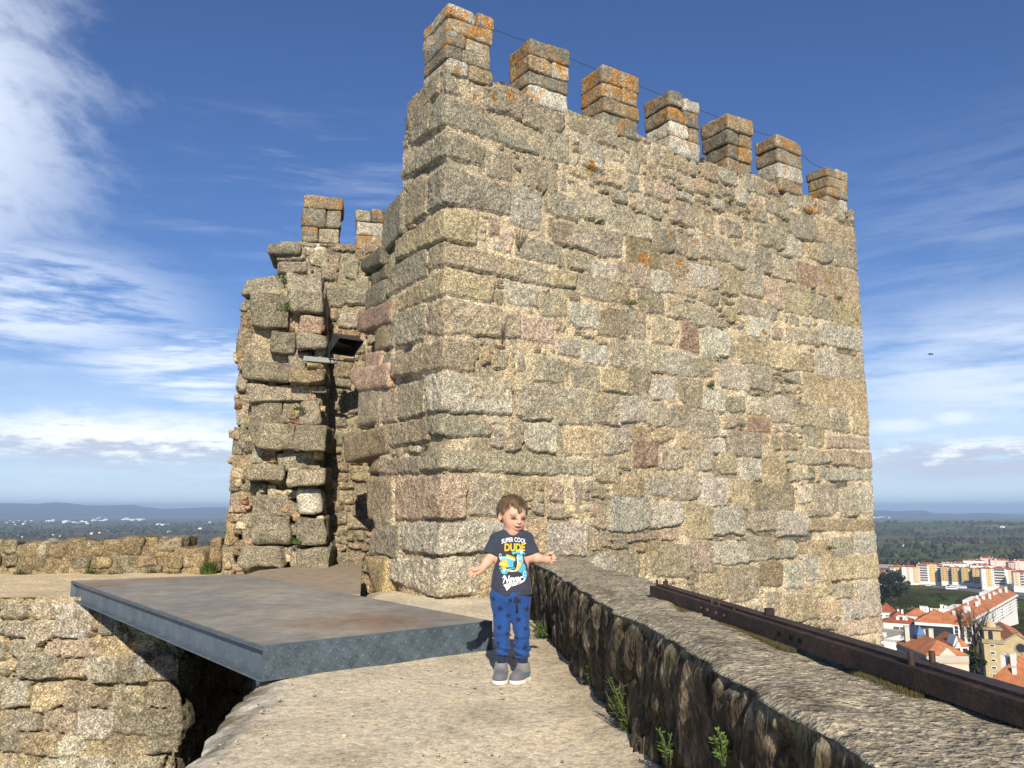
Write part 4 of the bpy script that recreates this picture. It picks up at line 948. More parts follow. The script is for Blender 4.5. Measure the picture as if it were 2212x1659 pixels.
def hit(u, v):
    d = ray(u, v); rr = np.geomspace(60, 40000, 4000)/np.hypot(d[0], d[1])
    P = CAM+rr[:, None]*d; k = np.argmax(P[:, 2] < hz(P[:, 0], P[:, 1]))
    return P[k] if k else P[-1]
az_ = np.radians(np.concatenate([np.linspace(-75, -40, 20)[:-1], np.linspace(-40, -15, 150)[:-1], np.linspace(-15, 20, 60)[:-1], np.linspace(20, 40, 220)[:-1], np.linspace(40, 75, 20)]))
rr_ = np.geomspace(14, 40000, 330)
AA, RR = np.meshgrid(az_, rr_); XX, YY = RR*np.sin(AA), RR*np.cos(AA)
V = np.stack([XX, YY, hz(XX, YY)], -1)
wood = np.clip(fbm(XX/260., YY/260., 0, 311, 4)*2.6+.35, 0, 1)
M_LAND, nt, b = new_mat('plain'); co = coords(nt)
vo = N(nt, 'ShaderNodeTexVoronoi', feature='F1'); mp = N(nt, 'ShaderNodeMapping'); mp.inputs['Scale'].default_value = (1/420, 1/300, 0)
wz = noise_tex(nt, 1/300, 3, .6, co); L_(nt, co, mp.inputs[0])
ad = N(nt, 'ShaderNodeVectorMath', operation='ADD'); L_(nt, mp.outputs[0], ad.inputs[0]); L_(nt, wz, ad.inputs[1])
L_(nt, ad.outputs[0], vo.inputs['Vector']); vo.inputs['Scale'].default_value = 1
vs = N(nt, 'ShaderNodeSeparateColor'); L_(nt, vo.outputs['Color'], vs.inputs[0])
fld = ramp(nt, vs.outputs[0], [(0, (.105, .092, .058)), (.25, (.115, .118, .058)), (.45, (.085, .095, .046)), (.6, (.10, .15, .052)), (.78, (.15, .128, .078)), (.93, (.16, .215, .072))])
nb = noise_tex(nt, 1/38, 5, .65, co); ns = noise_tex(nt, 1/6, 4, .7, co)
fld = mixc(nt, ramp(nt, nb, [(.52, (0, 0, 0)), (.60, (1, 1, 1))]), fld, (.034, .040, .021))
fld = mixc(nt, 1, fld, ramp(nt, ns, [(.3, (.55, .55, .5)), (.7, (1.5, 1.45, 1.3))]), 'MULTIPLY')
# scrub and grass of the castle slope, which only lies within a kilometre
sp_ = N(nt, 'ShaderNodeVertexColor', layer_name='Col').outputs[0]; sc2 = N(nt, 'ShaderNodeSeparateColor'); L_(nt, sp_, sc2.inputs[0])
scr = ramp(nt, noise_tex(nt, 1/22, 5, .7, co), [(.36, (.026, .027, .014)), (.5, (.046, .042, .022)), (.60, (.070, .085, .024)), (.75, (.15, .135, .10))])
scr = mixc(nt, 1, scr, ramp(nt, noise_tex(nt, 1/2.5, 4, .7, co), [(.3, (.45, .45, .42)), (.7, (1.6, 1.55, 1.4))]), 'MULTIPLY')
c = mixc(nt, sc2.outputs[0], fld, scr)
c = mixc(nt, sc2.outputs[1], c, mixc(nt, ramp(nt, ns, [(.4, (0, 0, 0)), (.6, (1, 1, 1))]), (.050, .085, .018), (.085, .13, .028)))
L_(nt, c, b.inputs['Base Color']); b.inputs['Roughness'].default_value = 1; b.inputs['Specular IOR Level'].default_value = 0
r_ = np.hypot(XX, YY); cs = np.zeros(XX.shape+(3,)); cs[..., 0] = np.clip((1150-r_)/150, 0, 1)
gb = np.exp(-((r_-860-YY*0)/95)**2)*np.clip((np.degrees(AA)-26.0)/2.0, 0, 1); cs[..., 1] = np.clip(gb*1.6, 0, 1)*.9
mb = MB(); mb.add(V.reshape(-1, 3), grid_faces(*XX.shape)[:, ::-1], cs.reshape(-1, 3))
tag(mb.build('ground', M_LAND), kind='structure')
# far hills, as measured along the skyline
M_HILL = plain_mat('hill scrub', (.05, .055, .035), 1, 0, .3, 1/900, 0)
sky_px = [(-400, 1090), (-100, 1088), (0, 1087), (40, 1087), (75, 1089), (118, 1084.5), (150, 1087), (185, 1091), (230, 1092), (285, 1090.5), (310, 1094), (350, 1099), (400, 1098), (435, 1095.5), (480, 1096), (600, 1101), (800, 1104), (1000, 1098), (1400, 1100), (1700, 1098), (1878, 1101.5), (1910, 1102), (1940, 1104), (1975, 1102.5), (2000, 1103), (2015, 1108), (2050, 1109.5), (2070, 1112), (2095, 1108), (2130, 1107.5), (2160, 1110), (2190, 1113), (2240, 1114), (2500, 1112), (2800, 1104)]
su = np.array(sky_px)
uu = np.linspace(-400, 2800, 700); vv = np.interp(uu, su[:, 0], su[:, 1])
prof_r = np.array([17500, 19500, 21500, 23000, 24500, 27000])
G = np.zeros((len(prof_r), len(uu), 3))
for j, (u, v) in enumerate(zip(uu, vv)):
    d = ray(u, v-.6*fbm(u/17., 1.1, 0, 9, 2)); hx = d[:2]/np.hypot(*d[:2]); top = EYE+d[2]/np.hypot(*d[:2])*23000
    for i, r in enumerate(prof_r):
        t = [-.05, .38, .80, 1.0, .75, 0][i]; base = -182
        G[i, j] = [hx[0]*r, hx[1]*r, base+(top-base)*t*(1+.14*fbm(u/23., i*1.7, 0, 12, 3)*(0 if i == 3 else 1))]
mb = MB(); mb.add(G.reshape(-1, 3), grid_faces(*G.shape[:2])[:, ::-1]); tag(mb.build('hills', M_HILL), kind='structure')
# woods and hedgerows too many to count
M_WOOD = plain_mat('far foliage', (.03, .036, .017), 1, 0, .45, 1/25, 0, attr=True)
oct_v = np.array([(1, 0, 0), (.31, .95, 0), (-.81, .59, 0), (-.81, -.59, 0), (.31, -.95, 0), (0, 0, 1), (.6, .3, .75), (-.45, .6, .75), (-.3, -.65, .78)])
oct_f = [(0, 1, 6), (1, 2, 7), (2, 3, 7), (3, 4, 8), (4, 0, 6), (6, 1, 7), (7, 3, 8), (8, 4, 6), (6, 7, 5), (7, 8, 5), (8, 6, 5)]
r_ = np.random.RandomState(5); mb = MB(); K = 60000
right = r_.rand(K) < .50
a = np.where(right, R(20)+R(16)*r_.rand(K), R(-37)+R(23)*r_.rand(K))
r = np.where(right, 1130*np.exp(r_.rand(K)**.8*1.75), 2600*np.exp(r_.rand(K)*1.35))
x, y = r*np.sin(a), r*np.cos(a)
w = fbm(x/300., y/260., 0, 311, 4)+.62*(np.abs(fbm(x/500., y/90., 0, 313, 2)) < .03)
ok = (w > .33+.14*r_.rand(K)) & ~((r < 1500) & (a > R(23.5)))
x, y, r = x[ok][:6500], y[ok][:6500], r[ok][:6500]; n = len(x)
s_ = (3.2+5*r_.rand(n))*(1+r/9000); h_ = s_*(.7+.6*r_.rand(n)); z = hz(x, y)
FV = oct_v[None]*(1+.35*(r_.rand(n, 9, 1)-.5))*np.stack([s_, s_, h_*1.2], -1)[:, None]+np.stack([x, y, z+h_*.1], -1)[:, None]
FC = np.repeat(np.array([.042, .050, .026])*(.6+.9*r_.rand(n, 1))*np.c_[1+.35*r_.rand(n), np.ones(n), np.ones(n)], 9, 0)
FV = [FV.reshape(-1, 3)]; FC = [FC]
FV = np.concatenate(FV); FF = (np.arange(n)[:, None, None]*9+np.array(oct_f)[None]).reshape(-1, 3)
mb.add(FV, FF, np.concatenate(FC)); tag(mb.build('distant_woodland', M_WOOD), 'dark scattered woods and hedgerows covering the plain', 'woodland', kind='stuff')
# air
M_HAZE = bpy.data.materials.new('air'); M_HAZE.use_nodes = True; nt = M_HAZE.node_tree
for n_ in list(nt.nodes): nt.nodes.remove(n_)
ou = nt.nodes.new('ShaderNodeOutputMaterial'); pv = nt.nodes.new('ShaderNodeVolumePrincipled'); nt.links.new(pv.outputs[0], ou.inputs['Volume'])
pv.inputs['Color'].default_value = (.52, .72, 1.0, 1); pv.inputs['Density'].default_value = 6.5e-5; pv.inputs['Anisotropy'].default_value = 0
hzb = MB(); zlo, zhi = float(min(V_ for V_ in (G[..., 2].min(), hz(XX, YY).min())))-3, max(float(G[..., 2].max()), 9)+4
hzb.box((0, 15500, (zlo+zhi)/2), (45000, 26000, (zhi-zlo)/2))
hzo = hzb.build('haze', M_HAZE, smooth=False); tag(hzo, kind='stuff', label='thin blue haze over the plain', cat='haze')
# ------------------------------------------------------------------ the town below
M_RENDER = plain_mat('painted render', (.8, .8, .8), .9, 0, .07, .35, .1, attr=True)
M_TILE, nt, b = new_mat('clay roof tiles'); co = coords(nt)
a = N(nt, 'ShaderNodeVertexColor', layer_name='Col').outputs[0]
wv = N(nt, 'ShaderNodeTexWave', wave_type='BANDS', bands_direction='X'); wv.inputs['Scale'].default_value = 1.3; wv.inputs['Distortion'].default_value = .4; L_(nt, co, wv.inputs[0])
c = mixc(nt, 1, a, ramp(nt, noise_tex(nt, .5, 5, .65, co), [(.3, (.72, .70, .68)), (.7, (1.25, 1.25, 1.2))]), 'MULTIPLY')
c = mixc(nt, 1, c, ramp(nt, wv.outputs[0], [(.2, (.86, .86, .86)), (.8, (1.1, 1.1, 1.1))]), 'MULTIPLY')
L_(nt, c, b.inputs['Base Color']); b.inputs['Roughness'].default_value = .9; b.inputs['Specular IOR Level'].default_value = .1
M_WIN, nt, b = new_mat('window glass'); b.inputs['Base Color'].default_value = (.035, .045, .055, 1); b.inputs['Roughness'].default_value = .12
M_TRIM = plain_mat('white trim', (.74, .73, .70), .8, 0, .05, 1, .1)
M_SHADE = plain_mat('recess shade and dark parts', (.13, .125, .12), .9, 0, .2, .6, .1)  # shade of balcony openings put into the colour; also serves dark doors and fittings
M_OCH = plain_mat('stone trim', (.36, .30, .19), .9, 0, .2, 1.5, .1)
def tA(x, y): return 1854.3+x*.2182, 1152.1+y*.2182
WH = (.80, .785, .74); RED = (.33, .105, .058); ORG = (.47, .185, .088); CREAM = (.66, .53, .36); TAN = (.53, .39, .17); YEL = (.66, .49, .22); PEACH = (.72, .50, .30); PINK = (.74, .56, .50)
class Bld:
    """a building standing on its own patch of ground; local x along its front, -y towards the castle"""
    def __init__(s, name, label, x0, x1, yt, yb, Y, dep, rz=0., group=None, cat='building'):
        ua, va = tA((x0+x1)/2, yb); ut, vt = tA((x0+x1)/2, yt)
        p = on_y(ua, va, Y); q = on_y(ut, vt, Y)
        gz = float(hz(p[0], p[1]))
        s.z0 = min(p[2], gz)-3; s.H = q[2]-p[2]; s.base = p[2]
        s.w = (x1-x0)*.2182/FPX*np.linalg.norm(p-CAM)*math.cos(math.atan2(p[0], p[1])); s.d = dep; rz = rz-math.atan2(p[0], p[1]); s.rz = rz
        s.t = thing(name, label, cat, (p[0], p[1], p[2]), rz, group)
        s.pr = {}
    def k(s, dx): return dx*.2182/FPX*s.t.location[1]*1.06
    def body(s, col, x0=None, x1=None, z1=None, y0=0, y1=None, name='wall', mat=None):
        m = MB(); x0 = -s.w/2 if x0 is None else x0; x1 = s.w/2 if x1 is None else x1; z1 = s.H if z1 is None else z1; y1 = s.d if y1 is None else y1
        m.prism([(x0, y0), (x1, y0), (x1, y1), (x0, y1)], s.z0-s.base, z1, col); return m.build(name, mat or M_RENDER, s.t, smooth=False)
    def slab(s, col, x0, x1, z0, z1, out=.06, name='wall_panel', mat=None, y=0.):
        m = MB(); m.box(((x0+x1)/2, y-out/2, (z0+z1)/2), ((x1-x0)/2, out/2, (z1-z0)/2), C=col); return m.build(name, mat or M_RENDER, s.t, smooth=False)
    def hip(s, col, h, x0=None, x1=None, y0=None, y1=None, z=None, ov=.5, name='roof', gable=False):
        x0 = (-s.w/2 if x0 is None else x0)-ov; x1 = (s.w/2 if x1 is None else x1)+ov; y0 = (0 if y0 is None else y0)-ov; y1 = (s.d if y1 is None else y1)+ov; z = (s.H if z is None else z)+.06
        if x1-x0 > y1-y0: i = 0 if gable else (y1-y0)/2; r0, r1 = (x0+i, (y0+y1)/2), (x1-i, (y0+y1)/2)
        else: i = 0 if gable else (x1-x0)/2; r0, r1 = ((x0+x1)/2, y0+i), ((x0+x1)/2, y1-i)
        V = [(x0, y0, z), (x1, y0, z), (x1, y1, z), (x0, y1, z), (*r0, z+h), (*r1, z+h)]
        F = [(0, 1, 5, 4), (1, 2, 5), (2, 3, 4, 5), (3, 0, 4)] if x1-x0 > y1-y0 else [(0, 1, 4), (1, 2, 5, 4), (2, 3, 5), (3, 0, 4, 5)]
        m = MB(); m.add(np.array(V, float), F+[(3, 2, 1, 0)], col); return m.build(name, M_TILE, s.t, smooth=False)
    def chim(s, x, y, h=1.6, w=.55, roof=None, z=None, col=WH):
        m = MB(); z = s.H if z is None else z; m.box((x, y, z+h/2), (w, w*.7, h/2), C=col); m.box((x, y, z+h+.06), (w*1.15, w*.85, .08), C=tuple(.8*c for c in col)); m.build('chimney', M_RENDER, roof or s.t, smooth=False)
    def win(s, x, z, w=1.1, h=1.3, y=0., mat=None, name='window', out=.07, frame=None):
        key = (round(w, 2), round(h, 2), name, out)
        if key in s.pr: o = s.pr[key].copy(); COL.objects.link(o); o.parent = s.t
        else:
            m = MB(); m.box((0, -out/2, 0), (w/2, out/2, h/2)); o = m.build(name, mat or M_WIN, s.t, smooth=False); s.pr[key] = o
        o.location = (x, y, z)
        if frame:
            m = MB(); f = frame
            for dx, dz, a_, b_ in ((-w/2-f/2, 0, f/2, h/2+f), (w/2+f/2, 0, f/2, h/2+f), (0, h/2+f/2, w/2, f/2), (0, -h/2-f/2, w/2, f/2)): m.box((dx, -.07, dz), (a_, .07, b_))
            m.build('frame', M_TRIM, o, smooth=False)
        return o
    def side_wins(s, n, storeys, y0, y1, x=None, w=1.1, h=1.3):
        m = MB(); x = s.w/2 if x is None else x; sg = 1 if x > 0 else -1; sh = s.H/storeys
        for f in range(storeys):
            for i in range(n):
                k = MB(); k.box((x+sg*.03, y0+(i+.5)*(y1-y0)/n, (f+.5)*sh), (.03, w/2, h/2)); k.build('window', M_WIN, s.t, smooth=False)
    def bay(s, x0, x1, storeys, z0=0, lift=.0):
        # balcony bays: recess shade painted as a flat dark panel, with a white slab and a parapet on each floor
        z1 = s.H-.4; sh = (z1-z0)/storeys
        s.slab((.2, .2, .2), x0, x1, z0, z1, .05, 'balcony_shade', M_SHADE)
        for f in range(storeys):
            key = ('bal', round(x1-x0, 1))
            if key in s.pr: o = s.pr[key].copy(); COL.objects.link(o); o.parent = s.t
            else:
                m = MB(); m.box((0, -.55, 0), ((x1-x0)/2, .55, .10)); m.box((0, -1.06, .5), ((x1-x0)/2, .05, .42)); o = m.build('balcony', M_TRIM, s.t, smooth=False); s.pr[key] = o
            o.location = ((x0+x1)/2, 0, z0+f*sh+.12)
# ---- far apartment blocks
GA = 'tall apartment blocks along the far road'
rb = random.Random(3)
def far_block(label, x0, x1, yt, yb, Y, segs, dep=15, st=7, rz=0., base=WH, roofh=2.6, roof=RED, chims=5):
    B = Bld('apartment_block', label, x0, x1, yt, yb, Y, dep, rz, GA); B.body(base)
    sh = B.H/st
    for a, b_, kind, col in segs:
        xa, xb = -B.w/2+B.w*a, -B.w/2+B.w*b_
        if kind == 'bay': B.bay(xa, xb, st-1, sh*.9)
        else:
            B.slab(col, xa, xb, sh*.9, B.H+(.9 if kind == 'tower' else .0), .5)
            n = 2 if xb-xa > 7 else 1
            for f in range(1, st):
                for i in range(n): B.win(xa+(i+.5)*(xb-xa)/n+rb.uniform(-.3, .3), (f+.5)*sh, .9, .9, -.5)
    rf = B.hip(roof, roofh, ov=.4)
    for i in range(chims): B.chim(-B.w/2+(i+.3+.4*rb.random())*B.w/chims, B.d*rb.uniform(.2, .6), 1.2+rb.random(), .5+.4*rb.random(), rf)
    return B
far_block('narrow apartment block with an ochre front, nearest the pine wood', 330, 450, 338, 470, 1100, [(.05, .28, 'bay', 0), (.34, .86, 'p', YEL), (.86, 1, 'bay', 0)], rz=R(8), chims=3)
far_block('white apartment block with a peach panel on its front', 450, 606, 336, 508, 1085, [(.04, .2, 'p', WH), (.26, .44, 'p', CREAM), (.62, .99, 'p', PEACH)], chims=4)
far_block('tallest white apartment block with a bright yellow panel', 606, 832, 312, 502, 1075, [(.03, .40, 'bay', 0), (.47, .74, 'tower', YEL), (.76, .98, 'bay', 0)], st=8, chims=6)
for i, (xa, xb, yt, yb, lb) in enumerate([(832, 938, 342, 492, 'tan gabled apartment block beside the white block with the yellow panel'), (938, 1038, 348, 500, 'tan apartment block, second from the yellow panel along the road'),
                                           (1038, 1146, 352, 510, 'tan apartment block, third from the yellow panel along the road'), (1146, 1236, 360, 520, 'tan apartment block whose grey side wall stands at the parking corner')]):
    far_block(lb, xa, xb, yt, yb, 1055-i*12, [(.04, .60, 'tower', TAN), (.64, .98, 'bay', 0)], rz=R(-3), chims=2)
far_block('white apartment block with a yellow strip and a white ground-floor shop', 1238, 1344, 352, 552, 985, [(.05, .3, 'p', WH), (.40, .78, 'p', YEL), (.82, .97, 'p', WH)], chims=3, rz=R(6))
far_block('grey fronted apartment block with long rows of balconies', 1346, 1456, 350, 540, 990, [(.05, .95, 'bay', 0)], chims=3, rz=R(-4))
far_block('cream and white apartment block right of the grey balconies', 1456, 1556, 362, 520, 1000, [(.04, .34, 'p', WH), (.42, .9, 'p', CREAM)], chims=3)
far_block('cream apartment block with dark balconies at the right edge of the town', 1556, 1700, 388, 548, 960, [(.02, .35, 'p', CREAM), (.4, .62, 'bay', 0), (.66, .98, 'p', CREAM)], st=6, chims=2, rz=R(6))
GP = 'pink and white blocks behind the road'
for i, (xa, xb, yt, yb, Y, col, lb) in enumerate([(838, 930, 300, 400, 1160, WH, 'white gabled block behind the tan apartments'), (930, 1060, 300, 400, 1180, WH, 'low white block with red roof behind the tan apartments'), (1060, 1240, 272, 400, 1230, WH, 'long white block with many chimneys behind the tan apartments'),
        (1225, 1345, 246, 380, 1290, PINK, 'highest white and red roofed block behind all the others'), (1130, 1330, 320, 420, 1120, WH, 'wide white block with stepped red roof at the back'), (1330, 1500, 268, 390, 1230, PINK, 'pale pink block with plain long front'), (1500, 1565, 290, 400, 1200, (.56, .42, .40), 'narrow dusky pink block with a dark stair slot'), (1565, 1720, 275, 410, 1215, PINK, 'pale pink block at the right edge behind the town')]):
    B = Bld('apartment_block', lb, xa, xb, yt, yb, Y, 16, R(-6+i*3), GP); B.body(col)
    for f in range(3):
        for j in range(max(2, int(B.w/9))): B.win(-B.w/2+(j+.5)*B.w/max(2, int(B.w/9)), B.H*(.45+.17*f), 1.3, 1.2)
    rf = B.hip(RED, 2.6, ov=.4)
    for j in range(5): B.chim(-B.w/2+(j+.3+.4*rb.random())*B.w/5, rb.uniform(1, 6), 1+1.4*rb.random(), .6+.6*rb.random(), rf)
# warehouse and small houses beside the pine wood
B = Bld('warehouse', 'long brown warehouse with a pale sloping roof beyond the pines', 140, 372, 342, 392, 1180, 26, R(-10)); B.body((.14, .11, .10)); B.slab((.08, .07, .07), B.w*-.3, B.w*-.12, 0, 3.2, .06, 'door', M_SHADE)
m = MB(); m.add(np.array([(-B.w/2-1, -.6, B.H+.05), (B.w/2+1, -.6, B.H+.05), (B.w/2+1, 27, B.H+3), (-B.w/2-1, 27, B.H+3)]+[(-B.w/2-1, -.6, B.H+.3), (B.w/2+1, -.6, B.H+.3), (B.w/2+1, 27, B.H+3.3), (-B.w/2-1, 27, B.H+3.3)]), [(3, 2, 1, 0), (4, 5, 6, 7), (0, 1, 5, 4), (1, 2, 6, 5), (2, 3, 7, 6), (3, 0, 4, 7)], (.40, .35, .28)); m.build('roof', M_RENDER, B.t, smooth=False)
for i, (xa, xb, yt, yb, Y, lb) in enumerate([(120, 235, 440, 462, 1000, 'low house with a broad red roof at the foot of the warehouse'), (195, 290, 398, 425, 1090, 'small white house with red roof beside the warehouse'), (260, 330, 385, 418, 1120, 'white cottage between the warehouse and the ochre block'), (150, 195, 385, 415, 1110, 'white gabled cottage next to the tower edge')]):
    B = Bld('small_house', lb, xa, xb, yt, yb, Y, 9, R(-15+i*14), 'small houses by the warehouse', 'house'); B.body(WH); B.hip(RED, 3.2); B.win(0, B.H*.5, 1.2, 1.2); B.win(B.w*.25, B.H*.5, 1.2, 1.2); B.chim(B.w*.2, 4, 3.6, .5)
# ---- white quarter in the middle
B = Bld('town_house', 'tall white house with a steep red roof against the tower edge', 186, 345, 782, 985, 470, 14, R(-6)); B.body(WH); rf = B.hip(RED, 4.4, x0=-B.w*.38, ov=.3)
B.body(WH, x0=-B.w*.62, x1=-B.w*.36, z1=B.H+4.6, y0=-.2, y1=5, name='stair_tower')
for x_, z_ in ((-.15, .84), (.15, .84), (.30, .84), (-.15, .62), (-.18, .45)): B.win(B.w*x_, B.H*z_, 1.1, .7)
B.slab(TAN, B.w*.02, B.w*.3, B.H*.66, B.H*.76); B.win(B.w*.16, B.H*.58, 2.6, 1.6)
B = Bld('town_house', 'white house with a balcony grid and a low red roof', 240, 602, 892, 1110, 400, 13, R(-8)); B.body(WH); rf = B.hip(RED, 2.6, ov=.2)
for j in range(3):
    for i in range(2):
        x_ = -B.w/2+B.w*(.42+.16*i); z_ = B.H*(.74-.24*j); B.win(x_, z_, B.w*.14, B.H*.20, 0, M_SHADE, 'balcony', .05)  # flat dark panels carry the shade of the balcony openings
    B.slab((.45, .43, .40), -B.w*.16, B.w*.16, B.H*(.74-.24*j)-B.H*.115, B.H*(.74-.24*j)-B.H*.09, .7, 'balcony_slab', M_TRIM)
for z_ in (.74, .46): B.win(B.w*.42, B.H*z_, 1.5, 1.1, frame=.12)
for x_, h_ in ((-.06, 2.6), (.10, 3.2), (.14, 2.4), (.38, 2.8)): B.chim(B.w*x_, 3.5, h_, .7, rf)
B.body(WH, x0=-B.w*.10, x1=B.w*.16, z1=B.H+2.6, y0=6, y1=11, name='roof_terrace')
B = Bld('town_house', 'low white house under a wide orange roof with three chimneys', 478, 690, 822, 930, 440, 14, R(-6)); B.body(WH); rf = B.hip(ORG, 3.8, ov=.3)
for x_ in (-.16, .12): B.win(B.w*x_, B.H*.6, 2.0, 1.6, frame=.15)
for x_ in (.15, .26, .38): B.chim(B.w*x_, 6, 4.8, .55, rf)
B = Bld('town_house', 'white house with red roof and stacked terraces behind the wide orange roof', 345, 482, 832, 930, 450, 12, R(5)); B.body(WH); rf = B.hip(RED, 2.8, ov=.2); B.chim(0, 5, 3.6, .5, rf); B.chim(2, 5, 3.6, .5, rf); B.win(-2, B.H*.6, 1.2, 1.2)
B = Bld('glass_hall', 'dark glass fronted hall under a broad orange hip roof', 596, 918, 888, 1050, 385, 20, R(-5)); B.body((.10, .12, .12)); rf = B.hip(ORG, 5.0, ov=.6)
B.slab(WH, -B.w/2, B.w/2, B.H-1.3, B.H, .5, 'cornice'); 
for i in range(6):
    for j in range(4): B.win(-B.w/2+B.w*(.02+(i+.5)*.16), (B.H-1.4)*(j+.5)/4, B.w*.155, (B.H-1.4)/4-.12, 0, M_WIN, 'glass_pane', .08)
B.body(WH, x0=B.w/2+.02, x1=B.w/2+7.5, z1=B.H-.2, y0=-.3, y1=19, name='side_wing')
for j in range(4):
    for i in range(3): B.win(B.w/2+1.3+i*2.4, (j+.55)*B.H/4.4, 1.3, 1.5, -.3)
B.hip(ORG, 2.6, x0=B.w/2+.3, x1=B.w/2+7.2, y0=0, y1=18, ov=.4, z=B.H-.2)
# long white apartment wing, running away to the right
B = Bld('apartment_wing', 'long white apartment wing with orange roof, roof panels and many chimneys', 1040, 1600, 790, 1010, 430, 15, R(36)); L0 = tA(1062, 885); 
pA = on_y(*tA(1060, 1095), 392); pB_ = on_y(*tA(1590, 940), 520); B.w = float(np.hypot(*(pB_-pA)[:2]))
topA = on_y(*tA(1060, 886), 392); B.t.location = (*(pA[:2]+pB_[:2])/2, pA[2]); B.t.rotation_euler = (0, 0, math.atan2(pB_[1]-pA[1], pB_[0]-pA[0])); B.base = pA[2]; B.H = topA[2]-pA[2]; B.z0 = B.base-14
B.body(WH); rf = B.hip(ORG, 4.2, ov=.7, gable=True); B.slab(WH, -B.w/2, B.w/2, B.H-1.2, B.H-.1, .9, 'cornice')
sh = (B.H-1.4)/5
for f in range(5):
    for i in range(22):
        x_ = -B.w/2+(i+.5)*B.w/22
        if i % 4 == 2 or f == 4: B.win(x_, f*sh+sh*.5, B.w/22*.8, sh*.55, 0, M_SHADE, 'balcony_shade', .05)  # flat dark panel, the shade of the opening is in its colour
        elif rb.random() < .8: B.win(x_, f*sh+sh*.55, 1.2, 1.5)
for f in range(1, 5): B.slab(WH, -B.w/2+1, B.w/2-1, f*sh-.1, f*sh+.12, .8, 'balcony_slab', M_TRIM)
for i in range(16): B.chim(-B.w/2+(i+.5+rb.uniform(-.3, .3))*B.w/16, rb.uniform(2.5, 7.5), 3.4+2.4*rb.random(), .5+.5*rb.random(), rf)
for i in (0, 1, 2): B.body(WH, x0=-B.w*.40+i*B.w*.30, x1=-B.w*.24+i*B.w*.30, z1=B.H+4, y0=8.5, y1=12, name='roof_terrace')
for xx in (-.44, -.35, .30):
    m = MB(); zz = B.H+.06+4.2*(2.6+.7)/(7.5+.7)
    n_ = np.array([0, -4.2, 8.2]); n_ /= np.linalg.norm(n_); e = np.array([0, 8.2, 4.2])/np.linalg.norm([8.2, 4.2])
    m.box(np.array([B.w*xx, 2.6, zz])+n_*.15, (3.2, 1.5, .05), np.array([[1, 0, 0], e, n_])); m.build('solar_panel', M_WIN, rf, smooth=False)
for i, (xa, xb, yt, yb, Y, lb) in enumerate([(690, 830, 830, 900, 470, 'white house with a flat terrace between the orange roofs'), (830, 960, 800, 900, 490, 'red roofed house with white chimneys left of the long white wing'), (935, 1060, 800, 900, 500, 'white house with white roof walls and red tiles behind the long wing')]):
    B = Bld('town_house', lb, xa, xb, yt, yb, Y, 12, R(4-6*i), 'houses packed behind the glass hall'); B.body(WH); rf = B.hip(RED, 2.6, ov=.2)
    for j in range(4): B.chim(-B.w/2+(j+.5)*B.w/4, rb.uniform(1.5, 5), 3+2*rb.random(), .6+.4*rb.random(), rf)
    B.win(-2, B.H*.7, 1.2, 1.2); B.win(2, B.H*.7, 1.2, 1.2)
# ---- near buildings
B = Bld('plain_house', 'plain white house with a grey lean-to roof next to the orange palace roof', 208, 412, 1050, 1230, 262, 6, R(-14), cat='house'); B.body(WH)
m = MB(); v = [(-B.w/2-.1, -.2, B.H-.6), (B.w/2+.1, -.2, B.H+1.8), (B.w/2+.1, 6.3, B.H+2.2), (-B.w/2-.1, 6.3, B.H+2.2)]; m.add(np.array(v+[(a_, b_, c_+.25) for a_, b_, c_ in v]), [(3, 2, 1, 0), (4, 5, 6, 7), (0, 1, 5, 4), (1, 2, 6, 5), (2, 3, 7, 6), (3, 0, 4, 7)], (.34, .31, .26)); m.build('roof', M_RENDER, B.t, smooth=False)
m = MB(); m.prism([(-B.w/2, 0), (B.w/2, 0), (B.w/2, 6), (-B.w/2, 6)], B.H, B.H+.02, WH)
m.add(np.array([(-B.w/2, 0, B.H-.61), (B.w/2, 0, B.H-.61), (B.w/2, 0, B.H+1.79), (-B.w/2, .25, B.H-.61), (B.w/2, .25, B.H-.61), (B.w/2, .25, B.H+1.79)]), [(0, 1, 2), (5, 4, 3), (0, 3, 4, 1), (1, 4, 5, 2), (2, 5, 3, 0)], WH); m.build('gable_wall', M_RENDER, B.t, smooth=False)
for x_, z_ in ((.22, .30), (.32, .33), (.43, .42)): B.win(B.w*x_, B.H*z_, .7, 1.4, frame=.1)
B.chim(-B.w*.18, .6, 2.4, .5, z=B.H-.5); B.chim(-B.w*.42, 1.5, 4.5, .5, z=B.H-.5)
# palace: two visible fronts meeting at a corner
pc = on_y(*tA(690, 1390), 214); pr = on_y(*tA(1102, 1420), 213.3); pl = on_y(*tA(412, 1300), 233)
zc = on_y(*tA(690, 1205), 214)[2]; gz = pc[2]
B = Bld('palace', 'old palace with a broad orange hip roof, pediment and peach front', 690, 1102, 1205, 1390, 221, 30, cat='palace'); B.t.location = (*pc[:2], gz); 
fr = pr[:2]-pc[:2]; B.w = float(np.hypot(*fr)); an = math.atan2(fr[1], fr[0]); B.t.rotation_euler = (0, 0, an); B.H = zc-gz; B.z0 = gz-8; B.base = gz
PD = float(np.hypot(*(pl[:2]-pc[:2]))); 
B.body((.70, .53, .40), x0=0, x1=B.w, y0=0, y1=PD); rf = B.hip(ORG, 3.0, x0=0, x1=B.w, y0=0, y1=PD, ov=.35)
B.slab((.50, .46, .38), -.1, B.w+.1, B.H-1.6, B.H-.1, .22, 'cornice'); B.slab((.62, .54, .44), 0, B.w, B.H-1.95, B.H-1.75, .35, 'string_course')
